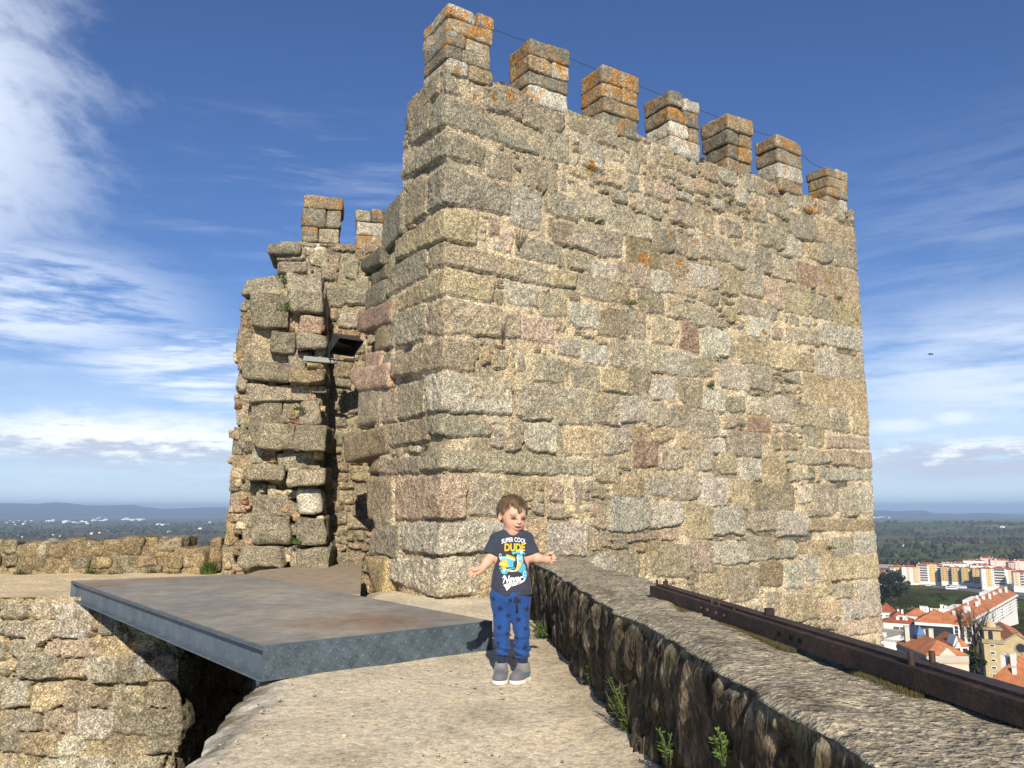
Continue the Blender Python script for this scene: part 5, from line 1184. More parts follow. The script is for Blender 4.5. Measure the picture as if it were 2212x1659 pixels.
m = MB(); m.add(np.array([(B.w*.28, -.3, B.H-.2), (B.w*.72, -.3, B.H-.2), (B.w*.5, -.3, B.H+1.9), (B.w*.28, 1.2, B.H-.2), (B.w*.72, 1.2, B.H-.2), (B.w*.5, 1.2, B.H+1.9)]), [(0, 1, 2), (5, 4, 3), (0, 3, 4, 1), (1, 4, 5, 2), (2, 5, 3, 0)], (.72, .56, .42)); m.build('pediment', M_RENDER, B.t, smooth=False)
for i, x_ in enumerate((.32, .48, .64, .85)):
    m = MB(); w_ = .62; pts = [(-w_, -2.0), (w_, -2.0)]+[(w_*math.cos(t), .8+w_*math.sin(t)) for t in np.linspace(0, math.pi, 9)]
    V = np.array([(x, -.10, z) for x, z in pts]+[(x, .02, z) for x, z in pts]); n_ = len(pts)
    m.add(V, [tuple(range(n_))]+[(k, n_+k, n_+(k+1) % n_, (k+1) % n_) for k in range(n_)]); o = m.build('arched_window', M_TRIM, B.t, smooth=False); o.location = (B.w*x_, 0, B.H-5.2)
    for sx in (-1, 1): 
        k = MB(); k.box((sx*.26, -.13, -.5), (.19, .03, 1.35)); k.build('pane', M_WIN, o, smooth=False)
    if i == 3: k = MB(); k.box((0, -.35, -1.7), (.75, .3, .06)); k.box((0, -.62, -1.3), (.75, .02, .35)); k.build('balcony', M_SHADE, o, smooth=False)
# shaded side: panels and a dark band
for i in range(7):
    m = MB(); m.box((-.06, PD*(.08+i*.13), B.H-4.2), (.06, .55, .9)); m.build('side_window', M_TRIM if i % 2 else M_WIN, B.t, smooth=False)
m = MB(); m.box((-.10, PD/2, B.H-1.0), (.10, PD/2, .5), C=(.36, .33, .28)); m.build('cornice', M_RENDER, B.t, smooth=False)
# blue pyramid skylight on its dark drum
zr = B.H+3.2
m = MB(); m.box((B.w*.42, PD*.72, zr-1.1), (1.25, 1.25, 1.0), C=(.05, .045, .04)); sk = m.build('skylight', M_SHADE, rf, smooth=False)
M_BLUE = plain_mat('blue skylight', (.05, .13, .30), .3, 0, .1, 1, .5)
m = MB(); cx, cy = B.w*.42, PD*.72; m.add(np.array([(cx-1.15, cy-1.15, zr-.08), (cx+1.15, cy-1.15, zr-.08), (cx+1.15, cy+1.15, zr-.08), (cx-1.15, cy+1.15, zr-.08), (cx, cy, zr+2.3)]), [(0, 1, 4), (1, 2, 4), (2, 3, 4), (3, 0, 4), (3, 2, 1, 0)]); 
o = m.build('skylight_cap', M_BLUE, B.t, smooth=False)
for x_, y_, h_ in ((.14, .8, 4), (.62, .8, 3.2), (.70, .72, 3.6)): B.chim(B.w*x_, PD*y_, h_, .6, z=B.H+1.0, col=(.55, .50, .42))
# small gabled pavilion behind the palace
B = Bld('pavilion', 'small white gabled pavilion with orange roof behind the palace', 950, 1092, 1120, 1240, 262, 14, R(22)); B.body(WH); B.hip(ORG, 3.0, gable=False, ov=.3)
m = MB(); m.add(np.array([(-B.w*.5, -.3, B.H), (B.w*.0, -.3, B.H), (-B.w*.25, -.3, B.H+3.2), (-B.w*.5, 5, B.H), (B.w*.0, 5, B.H), (-B.w*.25, 5, B.H+3.2)]), [(0, 1, 2), (5, 4, 3), (0, 3, 4, 1), (1, 4, 5, 2), (2, 5, 3, 0)], WH); m.build('gable', M_RENDER, B.t, smooth=False)
for x_ in (-.38, -.25, -.12, .2, .35): B.win(B.w*x_, B.H*.55, .7, 2.2)
B = Bld('shaded_house', 'narrow white house, blank wall coloured blue-grey for shade, beside the church', 1200, 1290, 1205, 1420, 240, 10, R(-28), cat='house'); B.body((.25, .27, .30)); B.hip((.30, .10, .05), 2.6); B.win(0, B.H*.8, .9, 1.0)  # shade on a white wall, put into its blue-grey colour
# church
CH = (.50, .40, .225)
B = Bld('church', 'sandstone church with a domed bell tower, round window and orange roof', 1290, 1450, 1072, 1470, 232, 6.5, R(6), cat='church'); tw = B.w; M_CH = plain_mat('sandstone', CH, .95, 0, .14, .6, .1)
c2 = B.k
B.body(CH, mat=M_CH, name='tower_shaft'); zb1 = B.H
u0, v0 = tA(1365, 955); ztop_ = on_y(u0, v0, 232)[2]-B.base
B.slab(CH, -tw/2-.35, tw/2+.35, zb1-.5, zb1, .35, 'cornice', M_OCH)
m = MB(); m.box((0, 3.2, zb1+.25), (tw/2+.4, 3.6, .25)); m.build('cornice', M_OCH, B.t, smooth=False)
B.body(CH, x0=-tw*.42, x1=tw*.42, z1=ztop_, y0=.5, y1=6, name='belfry', mat=M_CH)
m = MB(); m.box((0, 3.2, ztop_+.2), (tw*.42+.5, 3.4, .22)); m.build('cornice', M_OCH, B.t, smooth=False)
m = MB(); rr0 = tw*.30; V = []; 
for i in range(7):
    t = i/6*math.pi/2
    for j in range(16): V.append((rr0*math.cos(t)*math.cos(j*math.pi/8), 3.2+rr0*math.cos(t)*math.sin(j*math.pi/8), ztop_+.4+rr0*1.05*math.sin(t)))
m.add(np.array(V), [(i*16+j, i*16+(j+1) % 16, i*16+16+(j+1) % 16, i*16+16+j) for i in range(6) for j in range(16)]); m.tube([(0, 3.2, ztop_+.4+rr0), (0, 3.2, ztop_+1.6+rr0)], .12, 6); m.build('dome', M_CH, B.t)
m = MB(); pts = [(-.55, -1.5), (.55, -1.5)]+[(.55*math.cos(t), .7+.55*math.sin(t)) for t in np.linspace(0, math.pi, 9)]; V = np.array([(x, -.05, z) for x, z in pts]+[(x, .1, z) for x, z in pts]); n_ = len(pts)
m.add(V, [tuple(range(n_))]+[(k, n_+k, n_+(k+1) % n_, (k+1) % n_) for k in range(n_)]); o = m.build('bell_opening', M_WIN, B.t, smooth=False); o.location = (-tw*.1, .5, (zb1+ztop_)/2)
for i in range(5): B.win(-tw*.08, zb1*(.90-.185*i), 1.0, .5, 0, M_WIN, 'slit_window', .05, .15)
nx0, nx1 = tw/2, tw/2+B.k(430); xe = (nx0+nx1)/2; ze = on_y(*tA(1450, 1075), 232)[2]-B.base; zp = on_y(*tA(1565, 985), 232)[2]-B.base
xp = nx0+B.k(115)
m = MB(); P_ = [(nx0, B.z0-B.base), (xp*2-nx0, B.z0-B.base), (xp*2-nx0, ze), (xp, zp), (nx0, ze)]
V = np.array([(x, .35, z) for x, z in P_]+[(x, 1.6, z) for x, z in P_]); m.add(V, [(0, 1, 2, 3, 4), (9, 8, 7, 6, 5)]+[(k, 5+k, 5+(k+1) % 5, (k+1) % 5) for k in range(5)]); m.build('facade', M_CH, B.t, smooth=False)
m = MB(); m.prism([(nx0+.2, 1.6), (xp*2-nx0-.2, 1.6), (xp*2-nx0-.2, 34), (nx0+.2, 34)], B.z0-B.base, ze-.6, CH); m.build('nave', M_RENDER, B.t, smooth=False)
B.hip(ORG, zp-ze-.4, x0=nx0, x1=xp*2-nx0, y0=2.2, y1=34, z=ze-.5, gable=True, ov=.5)
def rake(a, b_):
    m = MB(); a = np.array([a[0], .95, a[1]]); b_ = np.array([b_[0], .95, b_[1]]); d_ = b_-a; Ln = np.linalg.norm(d_); d_ /= Ln; nn = np.array([-d_[2], 0, d_[0]])
    m.box((a+b_)/2+nn*.12, (Ln/2, .9, .22), np.array([d_, [0, 1, 0], nn])); m.build('raking_cornice', M_OCH, B.t, smooth=False)
rake((nx0, ze), (xp, zp)); rake((xp, zp), (xp*2-nx0, ze))
zr_ = on_y(*tA(1583, 1121), 232)[2]-B.base; xr_ = nx0+B.k(133)
th = np.linspace(0, 2*math.pi, 25)[:-1]
m = MB(); m.tube([(xr_, .36, zr_), (xr_, .18, zr_)], 1.5, 24); m.build('window_surround', M_OCH, B.t, smooth=False)
m = MB(); m.tube([(xr_, .2, zr_), (xr_, .12, zr_)], 1.15, 24); m.build('round_window', M_WIN, B.t, smooth=False)
def church_win(x, y, w, h):
    u, v = tA(x, y); p = on_y(u, v, 232); o = B.win(nx0+B.k(x-1450), p[2]-B.base, w, h, .35, M_WIN, 'window', .06)
    k = MB(); k.box((0, -.2, h/2+.35), (w/2+.5, .2, .12)); k.box((0, -.15, h/2+.75), (.3, .12, .28)); k.box((0, -.25, -h/2-.25), (w/2+.5, .25, .14)); k.box((-w/2-.2, -.1, 0), (.14, .1, h/2+.2)); k.box((w/2+.2, -.1, 0), (.14, .1, h/2+.2)); k.build('frame', M_OCH, o, smooth=False)
church_win(1490, 1265, 1.6, 2.6); church_win(1595, 1265, 1.2, 2.8)
for x_ in (1500, 1585, 1620): 
    p = on_y(*tA(x_, 1425), 232); B.win(nx0+B.k(x_-1450), p[2]-B.base, 1.1, 3.6, .35, M_WIN, 'doorway', .07)
for x_, dx in ((1500, 1.6), (1600, 2.0)):
    p = on_y(*tA(x_, 1370), 232); k = MB(); zq = p[2]-B.base; xq = nx0+B.k(x_-1450); k.box((xq, .15, zq), (dx, .2, .14)); k.box((xq-.5*dx, .15, zq+.5), (dx*.6, .18, .1), np.array([[.86, 0, .5], [0, 1, 0], [-.5, 0, .86]])); k.box((xq+.5*dx, .15, zq+.5), (dx*.6, .18, .1), np.array([[.86, 0, -.5], [0, 1, 0], [.5, 0, .86]])); k.build('door_pediment', M_OCH, B.t, smooth=False)
# nearest roof
B = Bld('tiled_house', 'near house with an orange tiled roof and white chimneys below the church', 1290, 1760, 1560, 1720, 165, 16, R(-16), cat='house'); B.body(WH); rf = B.hip(ORG, 5.5, ov=.4)
B.chim(-B.w*.22, 5, 6.0, .5, rf); B.chim(-B.w*.02, 4, 6.6, .45, rf); B.chim(B.w*.02, 2.5, 4.2, .35, rf); B.win(0, B.H*.5); B.win(3, B.H*.5)
# ---- road, parked vehicles
M_ROAD = plain_mat('asphalt', (.16, .155, .145), .95, 0, .15, .1, .1)
pts_t = [(600, 497), (760, 515), (900, 520), (1050, 528), (1240, 545), (1400, 555), (1700, 600)]; pts_b = [(600, 520), (760, 548), (900, 560), (1050, 575), (1240, 600), (1400, 620), (1700, 665)]
mb = MB(); va = []
for (a_, b_), (c_, d_) in zip(pts_t, pts_b):
    p, q_ = hit(*tA(a_, b_)), hit(*tA(c_, d_)); va += [p+np.array([0, 0, .6]), q_+np.array([0, 0, .6]), q_-np.array([0, 0, 2.])]
mb.add(np.array(va), [(3*k, 3*k+1, 3*k+4, 3*k+3) for k in range(len(pts_t)-1)]+[(3*k+1, 3*k+2, 3*k+5, 3*k+4) for k in range(len(pts_t)-1)]); tag(mb.build('road', M_ROAD, smooth=False), kind='structure')
M_CARS = plain_mat('car paint', (.7, .7, .7), .3, .1, .05, 1, .5, attr=True); M_TYRE = plain_mat('tyre rubber', (.02, .02, .02), .8)
def vehicle(name, label, cat, x, y, Ln, Wd, Hh, col, rz, kind, group):
    p = hit(*tA(x, y)); t = thing(name, label, cat, (p[0], p[1], p[2]+.55), rz, group)
    m = MB()
    if kind == 'car':
        pr_ = [(-.5, .18), (.5, .18), (.5, .50), (.30, .56), (.18, 1.0), (-.28, 1.0), (-.42, .60), (-.5, .55)]
    elif kind == 'van': pr_ = [(-.5, .15), (.5, .15), (.5, .5), (.40, .62), (.32, 1.0), (-.5, 1.0)]
    else: pr_ = [(-.5, .12), (.5, .12), (.5, .9), (.48, 1.0), (-.5, 1.0)]
    n_ = len(pr_); V = np.array([(a_*Ln, s_*Wd/2, b_*Hh) for s_ in (-1, 1) for a_, b_ in pr_]); m.add(V, [tuple(range(n_)), tuple(range(2*n_-1, n_-1, -1))]+[(k, k+n_, (k+1) % n_+n_, (k+1) % n_) for k in range(n_)], col); m.build('body', M_CARS, t, smooth=False)
    m = MB(); m.box((0, -Wd/2-.01, Hh*.72), (Ln*(.22 if kind == 'car' else .44), .02, Hh*.12)); m.build('side_window', M_WIN, t, smooth=False)
    for a_ in (-.32, .32):
        for s_ in (-1, 1): m = MB(); m.tube([(a_*Ln, s_*Wd*.5, .32), (a_*Ln, s_*Wd*.38, .32)], .34, 10); m.build('wheel', M_TYRE, t)
GV = 'vehicles parked along the far road'
vehicle('coach', 'white coach with dark window band, foremost on the far road', 'bus', 920, 560, 13, 2.6, 3.5, (.78, .78, .76), R(-8), 'bus', GV)
vehicle('coach', 'plain white coach parked behind the foremost coach', 'bus', 955, 541, 12, 2.6, 3.3, (.78, .78, .76), R(-8), 'bus', GV)
vehicle('coach', 'white coach parked end to end with the plain white coach', 'bus', 1022, 553, 11, 2.6, 3.4, (.80, .79, .76), R(-8), 'bus', GV)
vehicle('lorry', 'white box lorry alone on the far road', 'truck', 1368, 602, 12, 2.6, 3.8, (.80, .79, .76), R(-10), 'bus', GV)
vehicle('van', 'small white van near the right end of the far road', 'van', 1550, 628, 6, 2.2, 2.6, (.80, .79, .77), R(-10), 'van', GV)
vehicle('van', 'white van parked before the white ground floors on the left', 'van', 690, 524, 7, 2.2, 2.6, (.78, .77, .75), R(-5), 'van', GV)
for i, (x, y, col, lb) in enumerate([(800, 522, (.05, .05, .06), 'black car parked left of the coaches'), (858, 522, (.75, .75, .74), 'white car parked before the first tan block'), (895, 527, (.04, .04, .05), 'black car right of the white parked car'), (1105, 545, (.10, .10, .12), 'dark grey car right of the coaches'), (1130, 550, (.05, .06, .09), 'dark blue car right of the dark grey car'),
                                      (1205, 553, (.04, .04, .05), 'black car by the grey side wall'), (1300, 575, (.06, .06, .06), 'dark car left of the box lorry'), (1525, 628, (.05, .05, .06), 'black car just left of the small white van'), (1620, 640, (.05, .05, .05), 'black car at the right edge of the far road'), (745, 520, (.6, .6, .6), 'silver car left of the black car')]):
    vehicle('parked_car', lb, 'car', x, y, 4.6, 1.9, 1.6, col, R(-8+rb.uniform(-4, 4)), 'car', 'cars parked along the far road')
# ---- scattered white farms far out on the plain
M_FAR = plain_mat('far white walls', (.78, .76, .72), .9, 0, .05, .1, .1)
def farm(u, v, w, h, seed, lb, grp):
    p = hit(u, v); q_ = random.Random(seed); m = MB()
    m.box((0, 0, h/2-2), (w/2, 6, h/2+2)); m.add(np.array([(-w/2-.5, -6.5, h), (w/2+.5, -6.5, h), (w/2+.5, 6.5, h), (-w/2-.5, 6.5, h), (-w/2, 0, h+2.6), (w/2, 0, h+2.6)]), [(0, 1, 5, 4), (2, 3, 4, 5), (1, 2, 5), (3, 0, 4)])
    o = m.build('far_house', M_FAR, smooth=False); o.location = p; o.rotation_euler = (0, 0, q_.uniform(-.4, .4)); tag(o, lb, 'house', grp)
fl_ = lambda x, y: (x*.2232, 1042.4+y*.2232)
q_ = random.Random(11)
for n_, (x0, x1, y0, y1, w, h, lb) in {24: (600, 845, 368, 402, 30, 9, 'white house in the long white village under the hills'), 14: (885, 1032, 336, 376, 34, 10, 'white house in the upper village under the left hills'), 18: (1178, 1418, 348, 372, 38, 11, 'white house in the bright village row right of the long village'),
        6: (455, 526, 366, 398, 34, 14, 'white block in the compact village left of the long village'), 9: (60, 330, 368, 420, 22, 7, 'small white house scattered left of the villages'), 10: (120, 600, 512, 546, 11, 5, 'pale cottage scattered just above the low wall'), 5: (1500, 1620, 405, 420, 30, 8, 'white shed in the fields right of the villages')}.items():
    for i in range(n_):
        farm(*fl_(q_.uniform(x0, x1), q_.uniform(y0, y1)), w*q_.uniform(.6, 1.4), h*q_.uniform(.6, 1.3), n_*100+i, lb, lb.split(' ', 2)[-1])
for x, y, w, lb in [(980, 494, 26, 'long white farmhouse on the green field'), (890, 500, 12, 'small hut on the green field left of the farmhouse'), (2030, 387, 30, 'lone white house beside the tower edge'), (1640, 488, 20, 'pale farm on the field edge near the tower'), (1940, 450, 26, 'pale low sheds on the far field by the tower'), (1030, 480, 12, 'grey barn beside the long white farmhouse')]:
    farm(*fl_(x, y), w, 6, int(x), lb, None)
f2 = lambda x, y: ((3400+x/3.5)/1.8228, (1980+y/3.5)/1.8228)
for x, y, w, h, lb in [(1905, 345, 18, 8, 'small white farm on the right ridge'), (1928, 348, 14, 7, 'white cottage next to the small farm on the ridge'), (550, 612, 14, 5, 'pale farm shed in the brown field'), (1015, 682, 9, 3, 'pale ruined barn among the dark trees'), (975, 715, 6, 3, 'ochre hut above the apartments')]: farm(*f2(x, y), w, h, int(x), lb, None)
for i in range(10): farm(*f2(q_.uniform(90, 370), q_.uniform(196, 212)), 40*q_.uniform(.6, 1.4), 12*q_.uniform(.6, 1.3), 900+i, 'white house of the faint village beside the tower under the right hills', 'faint village under the right hills')
# ------------------------------------------------------------------ distance-field modelling for the boy and other soft shapes
class Vol:
    def __init__(s, lo, hi, h):
        s.lo = np.array(lo, float); s.h = h; s.n = np.ceil((np.array(hi)-s.lo)/h).astype(int)+1
        s.d = np.full(s.n, .05, np.float32)
    def win(s, lo, hi):
        a = np.clip(np.floor((np.asarray(lo)-s.lo)/s.h).astype(int), 0, s.n); b = np.clip(np.ceil((np.asarray(hi)-s.lo)/s.h).astype(int)+1, 0, s.n)
        ax = [s.lo[k]+s.h*np.arange(a[k], b[k]) for k in range(3)]
        return tuple(slice(a[k], b[k]) for k in range(3)), np.meshgrid(*ax, indexing='ij', sparse=True)
    def put(s, sl, d, k=.01, op='u'):
        o = s.d[sl]
        if op == 'u':
            h = np.clip(.5+.5*(o-d)/k, 0, 1); s.d[sl] = o*(1-h)+d*h-k*h*(1-h)
        else:
            d = -d; h = np.clip(.5-.5*(o-d)/k, 0, 1); s.d[sl] = o*(1-h)+d*h+k*h*(1-h)
    def cap(s, a, b, ra, rb, k=.01, op='u', sq=None):
        a = np.asarray(a, float); b = np.asarray(b, float); m = max(ra, rb)+.035
        sl, (X, Y, Z) = s.win(np.minimum(a, b)-m, np.maximum(a, b)+m); ab = b-a; L2 = max(1e-12, ab@ab)
        t = np.clip(((X-a[0])*ab[0]+(Y-a[1])*ab[1]+(Z-a[2])*ab[2])/L2, 0, 1)
        d = np.sqrt((X-a[0]-t*ab[0])**2+(Y-a[1]-t*ab[1])**2+(Z-a[2]-t*ab[2])**2)-(ra+(rb-ra)*t); s.put(sl, d, k, op)
    def ell(s, c, r, A=None, k=.01, op='u'):
        c = np.asarray(c, float); r = np.asarray(r, float); A = np.eye(3) if A is None else A; m = r.max()+.035
        sl, (X, Y, Z) = s.win(c-m, c+m); P = [(X-c[0])*A[i][0]+(Y-c[1])*A[i][1]+(Z-c[2])*A[i][2] for i in range(3)]
        q = np.sqrt(sum((P[i]/r[i])**2 for i in range(3))); g = np.sqrt(sum((P[i]/r[i]**2)**2 for i in range(3)))+1e-6
        s.put(sl, q*(q-1)/g, k, op)
    def full(s):
        return np.meshgrid(*[s.lo[k]+s.h*np.arange(s.n[k]) for k in range(3)], indexing='ij', sparse=True)
    def mesh(s):
        d = s.d; ins = d < 0; nx, ny, nz = d.shape
        c = [ins[i:nx-1+i, j:ny-1+j, k:nz-1+k] for i in (0, 1) for j in (0, 1) for k in (0, 1)]
        cnt = sum(q.astype(np.int8) for q in c); act = (cnt > 0) & (cnt < 8)
        idx = np.full(act.shape, -1, np.int64); I = np.argwhere(act); idx[act] = np.arange(len(I))
        val = np.stack([d[I[:, 0]+i, I[:, 1]+j, I[:, 2]+k] for i in (0, 1) for j in (0, 1) for k in (0, 1)], 1).astype(float)
        cor = np.array([(i, j, k) for i in (0, 1) for j in (0, 1) for k in (0, 1)], float)
        acc = np.zeros((len(I), 3)); w = np.zeros(len(I))
        for a in range(8):
            for b in range(a+1, 8):
                if np.abs(cor[a]-cor[b]).sum() != 1: continue
                m = (val[:, a] < 0) != (val[:, b] < 0); t = val[m, a]/(val[m, a]-val[m, b])
                acc[m] += cor[a]+(cor[b]-cor[a])*t[:, None]; w[m] += 1
        V = s.lo+s.h*(I+acc/np.maximum(w, 1)[:, None])
        F = []
        for ax in range(3):
            sh = [slice(None)]*3; s0 = list(sh); s1 = list(sh); s0[ax] = slice(0, -1); s1[ax] = slice(1, None)
            A, B = ins[tuple(s0)], ins[tuple(s1)]; o = [k for k in range(3) if k != ax]
            E_ = np.argwhere(A != B); ok = np.all([(E_[:, k] > 0) & (E_[:, k] < d.shape[k]-1) for k in o], axis=0); E_ = E_[ok]
            f = A[E_[:, 0], E_[:, 1], E_[:, 2]]
            q = []
            for da, db in ((-1, -1), (0, -1), (0, 0), (-1, 0)):
                e = E_.copy(); e[:, o[0]] += da; e[:, o[1]] += db; q.append(idx[e[:, 0], e[:, 1], e[:, 2]])
            q = np.stack(q, 1)
            if ax == 1: f = ~f
            q[~f] = q[~f][:, ::-1]; F.append(q)
        return V, np.concatenate(F)
def smooth_v(V, F, it=2, lam=.5):
    for _ in range(it):
        acc = np.zeros_like(V); n = np.zeros(len(V))
        for i in range(4):
            for j in ((i+1) % 4, (i-1) % 4):
                for k in range(3): acc[:, k] += np.bincount(F[:, i], V[F[:, j], k], len(V))
                n += np.bincount(F[:, i], minlength=len(V))
        V = V+lam*(acc/np.maximum(n, 1)[:, None]-V)
    return V
# ------------------------------------------------------------------ the boy
foot = on_z(1108, 1470, 0.0); YP = foot[1]
Ppx = lambda x, y: (987.5+x*.2810, 1042.3+y*.2810)
top = on_y(*Ppx(430, 103), YP); bot = on_y(*Ppx(430, 1532), YP); K_ = (top[2]-bot[2])/(1532-103)
X0 = on_y(*Ppx(430, 800), YP)[0]
print('boy at', YP, 'height', top[2]-bot[2], 'k', K_)
def q3(x, y, d=0.): return np.array([(x-430)*K_, d, (1532-y)*K_])
boy = thing('person', 'small boy in navy slogan T-shirt and blue star trousers standing on the path', 'person', (X0, YP, bot[2]-.0+.004))
M_SKIN, nt, b = new_mat('skin'); a = N(nt, 'ShaderNodeVertexColor', layer_name='Col').outputs[0]; co = coords(nt)
c = mixc(nt, 1, a, ramp(nt, noise_tex(nt, 55, 3, .6, co), [(.3, (.93, .91, .90)), (.7, (1.06, 1.05, 1.04))]), 'MULTIPLY'); L_(nt, c, b.inputs['Base Color'])
b.inputs['Roughness'].default_value = .55; b.inputs['Specular IOR Level'].default_value = .3; b.inputs['Subsurface Weight'].default_value = .12; b.inputs['Subsurface Radius'].default_value = (.01, .004, .002); b.inputs['Subsurface Scale'].default_value = .5
def cloth(name, bs=120, st=.25):
    m, nt, b = new_mat(name); a = N(nt, 'ShaderNodeVertexColor', layer_name='Col').outputs[0]; co = coords(nt)
    c = mixc(nt, 1, a, ramp(nt, noise_tex(nt, 30, 4, .6, co), [(.3, (.88, .88, .88)), (.7, (1.12, 1.12, 1.12))]), 'MULTIPLY'); L_(nt, c, b.inputs['Base Color'])
    b.inputs['Roughness'].default_value = .9; b.inputs['Specular IOR Level'].default_value = .15; b.inputs['Sheen Weight'].default_value = .1
    bump(nt, b, noise_tex(nt, bs*3, 2, .5, co), st, .002); return m
M_SHIRT = cloth('cotton jersey'); M_TROU = cloth('sweat cloth'); M_PRINT = cloth('shirt print', 60, .05); M_HAIR = cloth('hair', 200, .4); M_SHOE = cloth('suede'); M_SOLE = plain_mat('rubber sole', (.66, .63, .57), .7, 0, .08, 20)
# head frame
YAW, DWN = R(27), R(7)
hf = np.array([math.sin(YAW)*math.cos(DWN), -math.cos(YAW)*math.cos(DWN), -math.sin(DWN)])
hs_ = np.array([math.cos(YAW), math.sin(YAW), 0.]); hu = np.cross(hs_, hf); hu = hu if hu[2] > 0 else -hu
tl = R(-4); hs2 = hs_*math.cos(tl)+hu*math.sin(tl); hu2 = hu*math.cos(tl)-hs_*math.sin(tl); hs_, hu = hs2, hu2
HA = np.array([hs_, hf, hu]); hc = q3(428, 258, .015)
HK = .95
hp = lambda s, f, u: hc+(hs_*s+hf*f+hu*u)*HK
B = Vol((-.34, -.20, -.01), (.34, .18, 1.20), .003)
def headparts(v):
    v.ell(hp(0, -.012, .022), (.076, .089, .080), HA, .02); v.ell(hp(0, .026, -.040), (.056, .059, .068), HA, .025)
    v.ell(hp(0, .048, -.088), (.030, .026, .022), HA, .025)
    for s in (-1, 1):
        v.ell(hp(s*.031, .051, -.046), (.022, .024, .024), HA, .018)
        v.ell(hp(s*.031, .074, .006), (.020, .012, .008), HA, .012)
        v.ell(hp(s*.031, .087, -.013), (.015, .010, .0065), HA, .008, 's')
        v.ell(hp(s*.030, .076, -.016), (.016, .010, .006), HA, .005)
        v.ell(hp(s*.081, -.006, -.016), (.010, .017, .028), HA, .008); v.ell(hp(s*.089, .002, -.014), (.006, .010, .017), HA, .006, 's')
    v.cap(hp(0, .080, .002), hp(0, .096, -.032), .008, .0110, .012); 
    for s in (-1, 1): v.ell(hp(s*.0105, .088, -.036), (.007, .008, .006), HA, .006)
    v.ell(hp(0, .078, -.066), (.026, .016, .012), HA, .012)
    v.ell(hp(0, .098, -.064), (.024, .014, .0045), HA, .004, 's'); v.ell(hp(0, .087, -.075), (.019, .010, .006), HA, .006)
headparts(B)
B.cap(q3(430, 330, .03), q3(422, 430, .03), .041, .040, .015)
B.ell(q3(418, 620, .01), (.10, .070, .20), None, .03); B.cap(q3(310, 440, .02), q3(535, 440, .02), .024, .024, .02)
# arms: upper arm, forearm
aL = [q3(288, 430, .01), q3(262, 580, -.005), q3(183, 678, -.055)]; aR = [q3(550, 430, .01), q3(578, 590, .0), q3(672, 602, -.05)]
for A_ in (aL, aR): B.cap(A_[0]+np.array([0, 0, -.03]), A_[1], .024, .028, .02); B.cap(A_[1], A_[2]*.45+A_[1]*.55, .028, .027, .015); B.cap(A_[2]*.45+A_[1]*.55, A_[2], .027, .0190, .015)
def finger(pts, r0=.0078, r1=.0062):
    for i in range(len(pts)-1):
        t0, t1 = i/(len(pts)-1), (i+1)/(len(pts)-1); B.cap(pts[i], pts[i+1], r0+(r1-r0)*t0, r0+(r1-r0)*t1, .0025)
# viewer-left hand: palm up, fingers loosely curled
B.cap(q3(183, 678, -.055), q3(150, 692, -.072), .0195, .021, .012); B.cap(q3(165, 680, -.066), q3(138, 700, -.076), .018, .017, .012); B.ell(q3(150, 694, -.072), (.028, .017, .019), None, .01)
finger([q3(150, 670, -.080), q3(118, 664, -.094), q3(92, 674, -.102), q3(80, 686, -.094)]); finger([q3(134, 688, -.082), q3(104, 694, -.100), q3(88, 706, -.108), q3(86, 714, -.098)])
finger([q3(136, 698, -.080), q3(114, 710, -.098), q3(106, 722, -.104), q3(108, 726, -.094)]); finger([q3(142, 708, -.074), q3(130, 722, -.088), q3(126, 733, -.092), q3(130, 734, -.084)], .007, .0058)
finger([q3(168, 676, -.082), q3(145, 678, -.098), q3(122, 682, -.106)], .0088, .007)
# viewer-right hand: palm to the camera, fingers curled in
B.cap(q3(672, 602, -.05), q3(696, 596, -.062), .0195, .022, .012); B.ell(q3(700, 594, -.062), (.023, .016, .030), None, .012)
finger([q3(710, 572, -.062), q3(738, 564, -.068), q3(750, 572, -.084), q3(736, 578, -.094)]); finger([q3(716, 588, -.064), q3(748, 584, -.070), q3(760, 591, -.086), q3(742, 595, -.097)], .0082, .0065)
finger([q3(714, 604, -.064), q3(744, 602, -.070), q3(755, 609, -.085), q3(738, 611, -.096)], .008, .0064); finger([q3(708, 618, -.062), q3(734, 618, -.067), q3(745, 624, -.080), q3(730, 627, -.090)], .007, .0058)
finger([q3(688, 578, -.070), q3(700, 560, -.082), q3(716, 550, -.088), q3(730, 556, -.092)], .0092, .007)
for sx, dx in ((345, 0), (500, 0)): B.cap(q3(340 if sx < 400 else 476, 900, .01), q3(sx, 1150, 0), .050, .036, .004); B.cap(q3(sx, 1150, 0), q3(sx, 1320, .01), .036, .024, .01); B.cap(q3(sx, 1320, .012), q3(sx, 1450, .018), .023, .022, .01); B.cap(q3(sx, 1465, .02), q3(sx, 1500, -.04), .022, .018, .01)
V, F = B.mesh(); V = smooth_v(V, F, 1, .35)
rel = (V-hc)/HK; s_, f_, u_h = rel@hs_, rel@hf, rel@hu
Cs = np.tile(np.array([.62, .375, .265]), (len(V), 1))*(1+.05*fbm(V[:, 0]*30, V[:, 1]*30, V[:, 2]*30, 3, 2))[:, None]
def blend(C, w, col): w = np.clip(w, 0, 1)[:, None]; return C*(1-w)+np.array(col)*w
front = f_ > .02; hd = np.linalg.norm(rel, axis=1) < .14
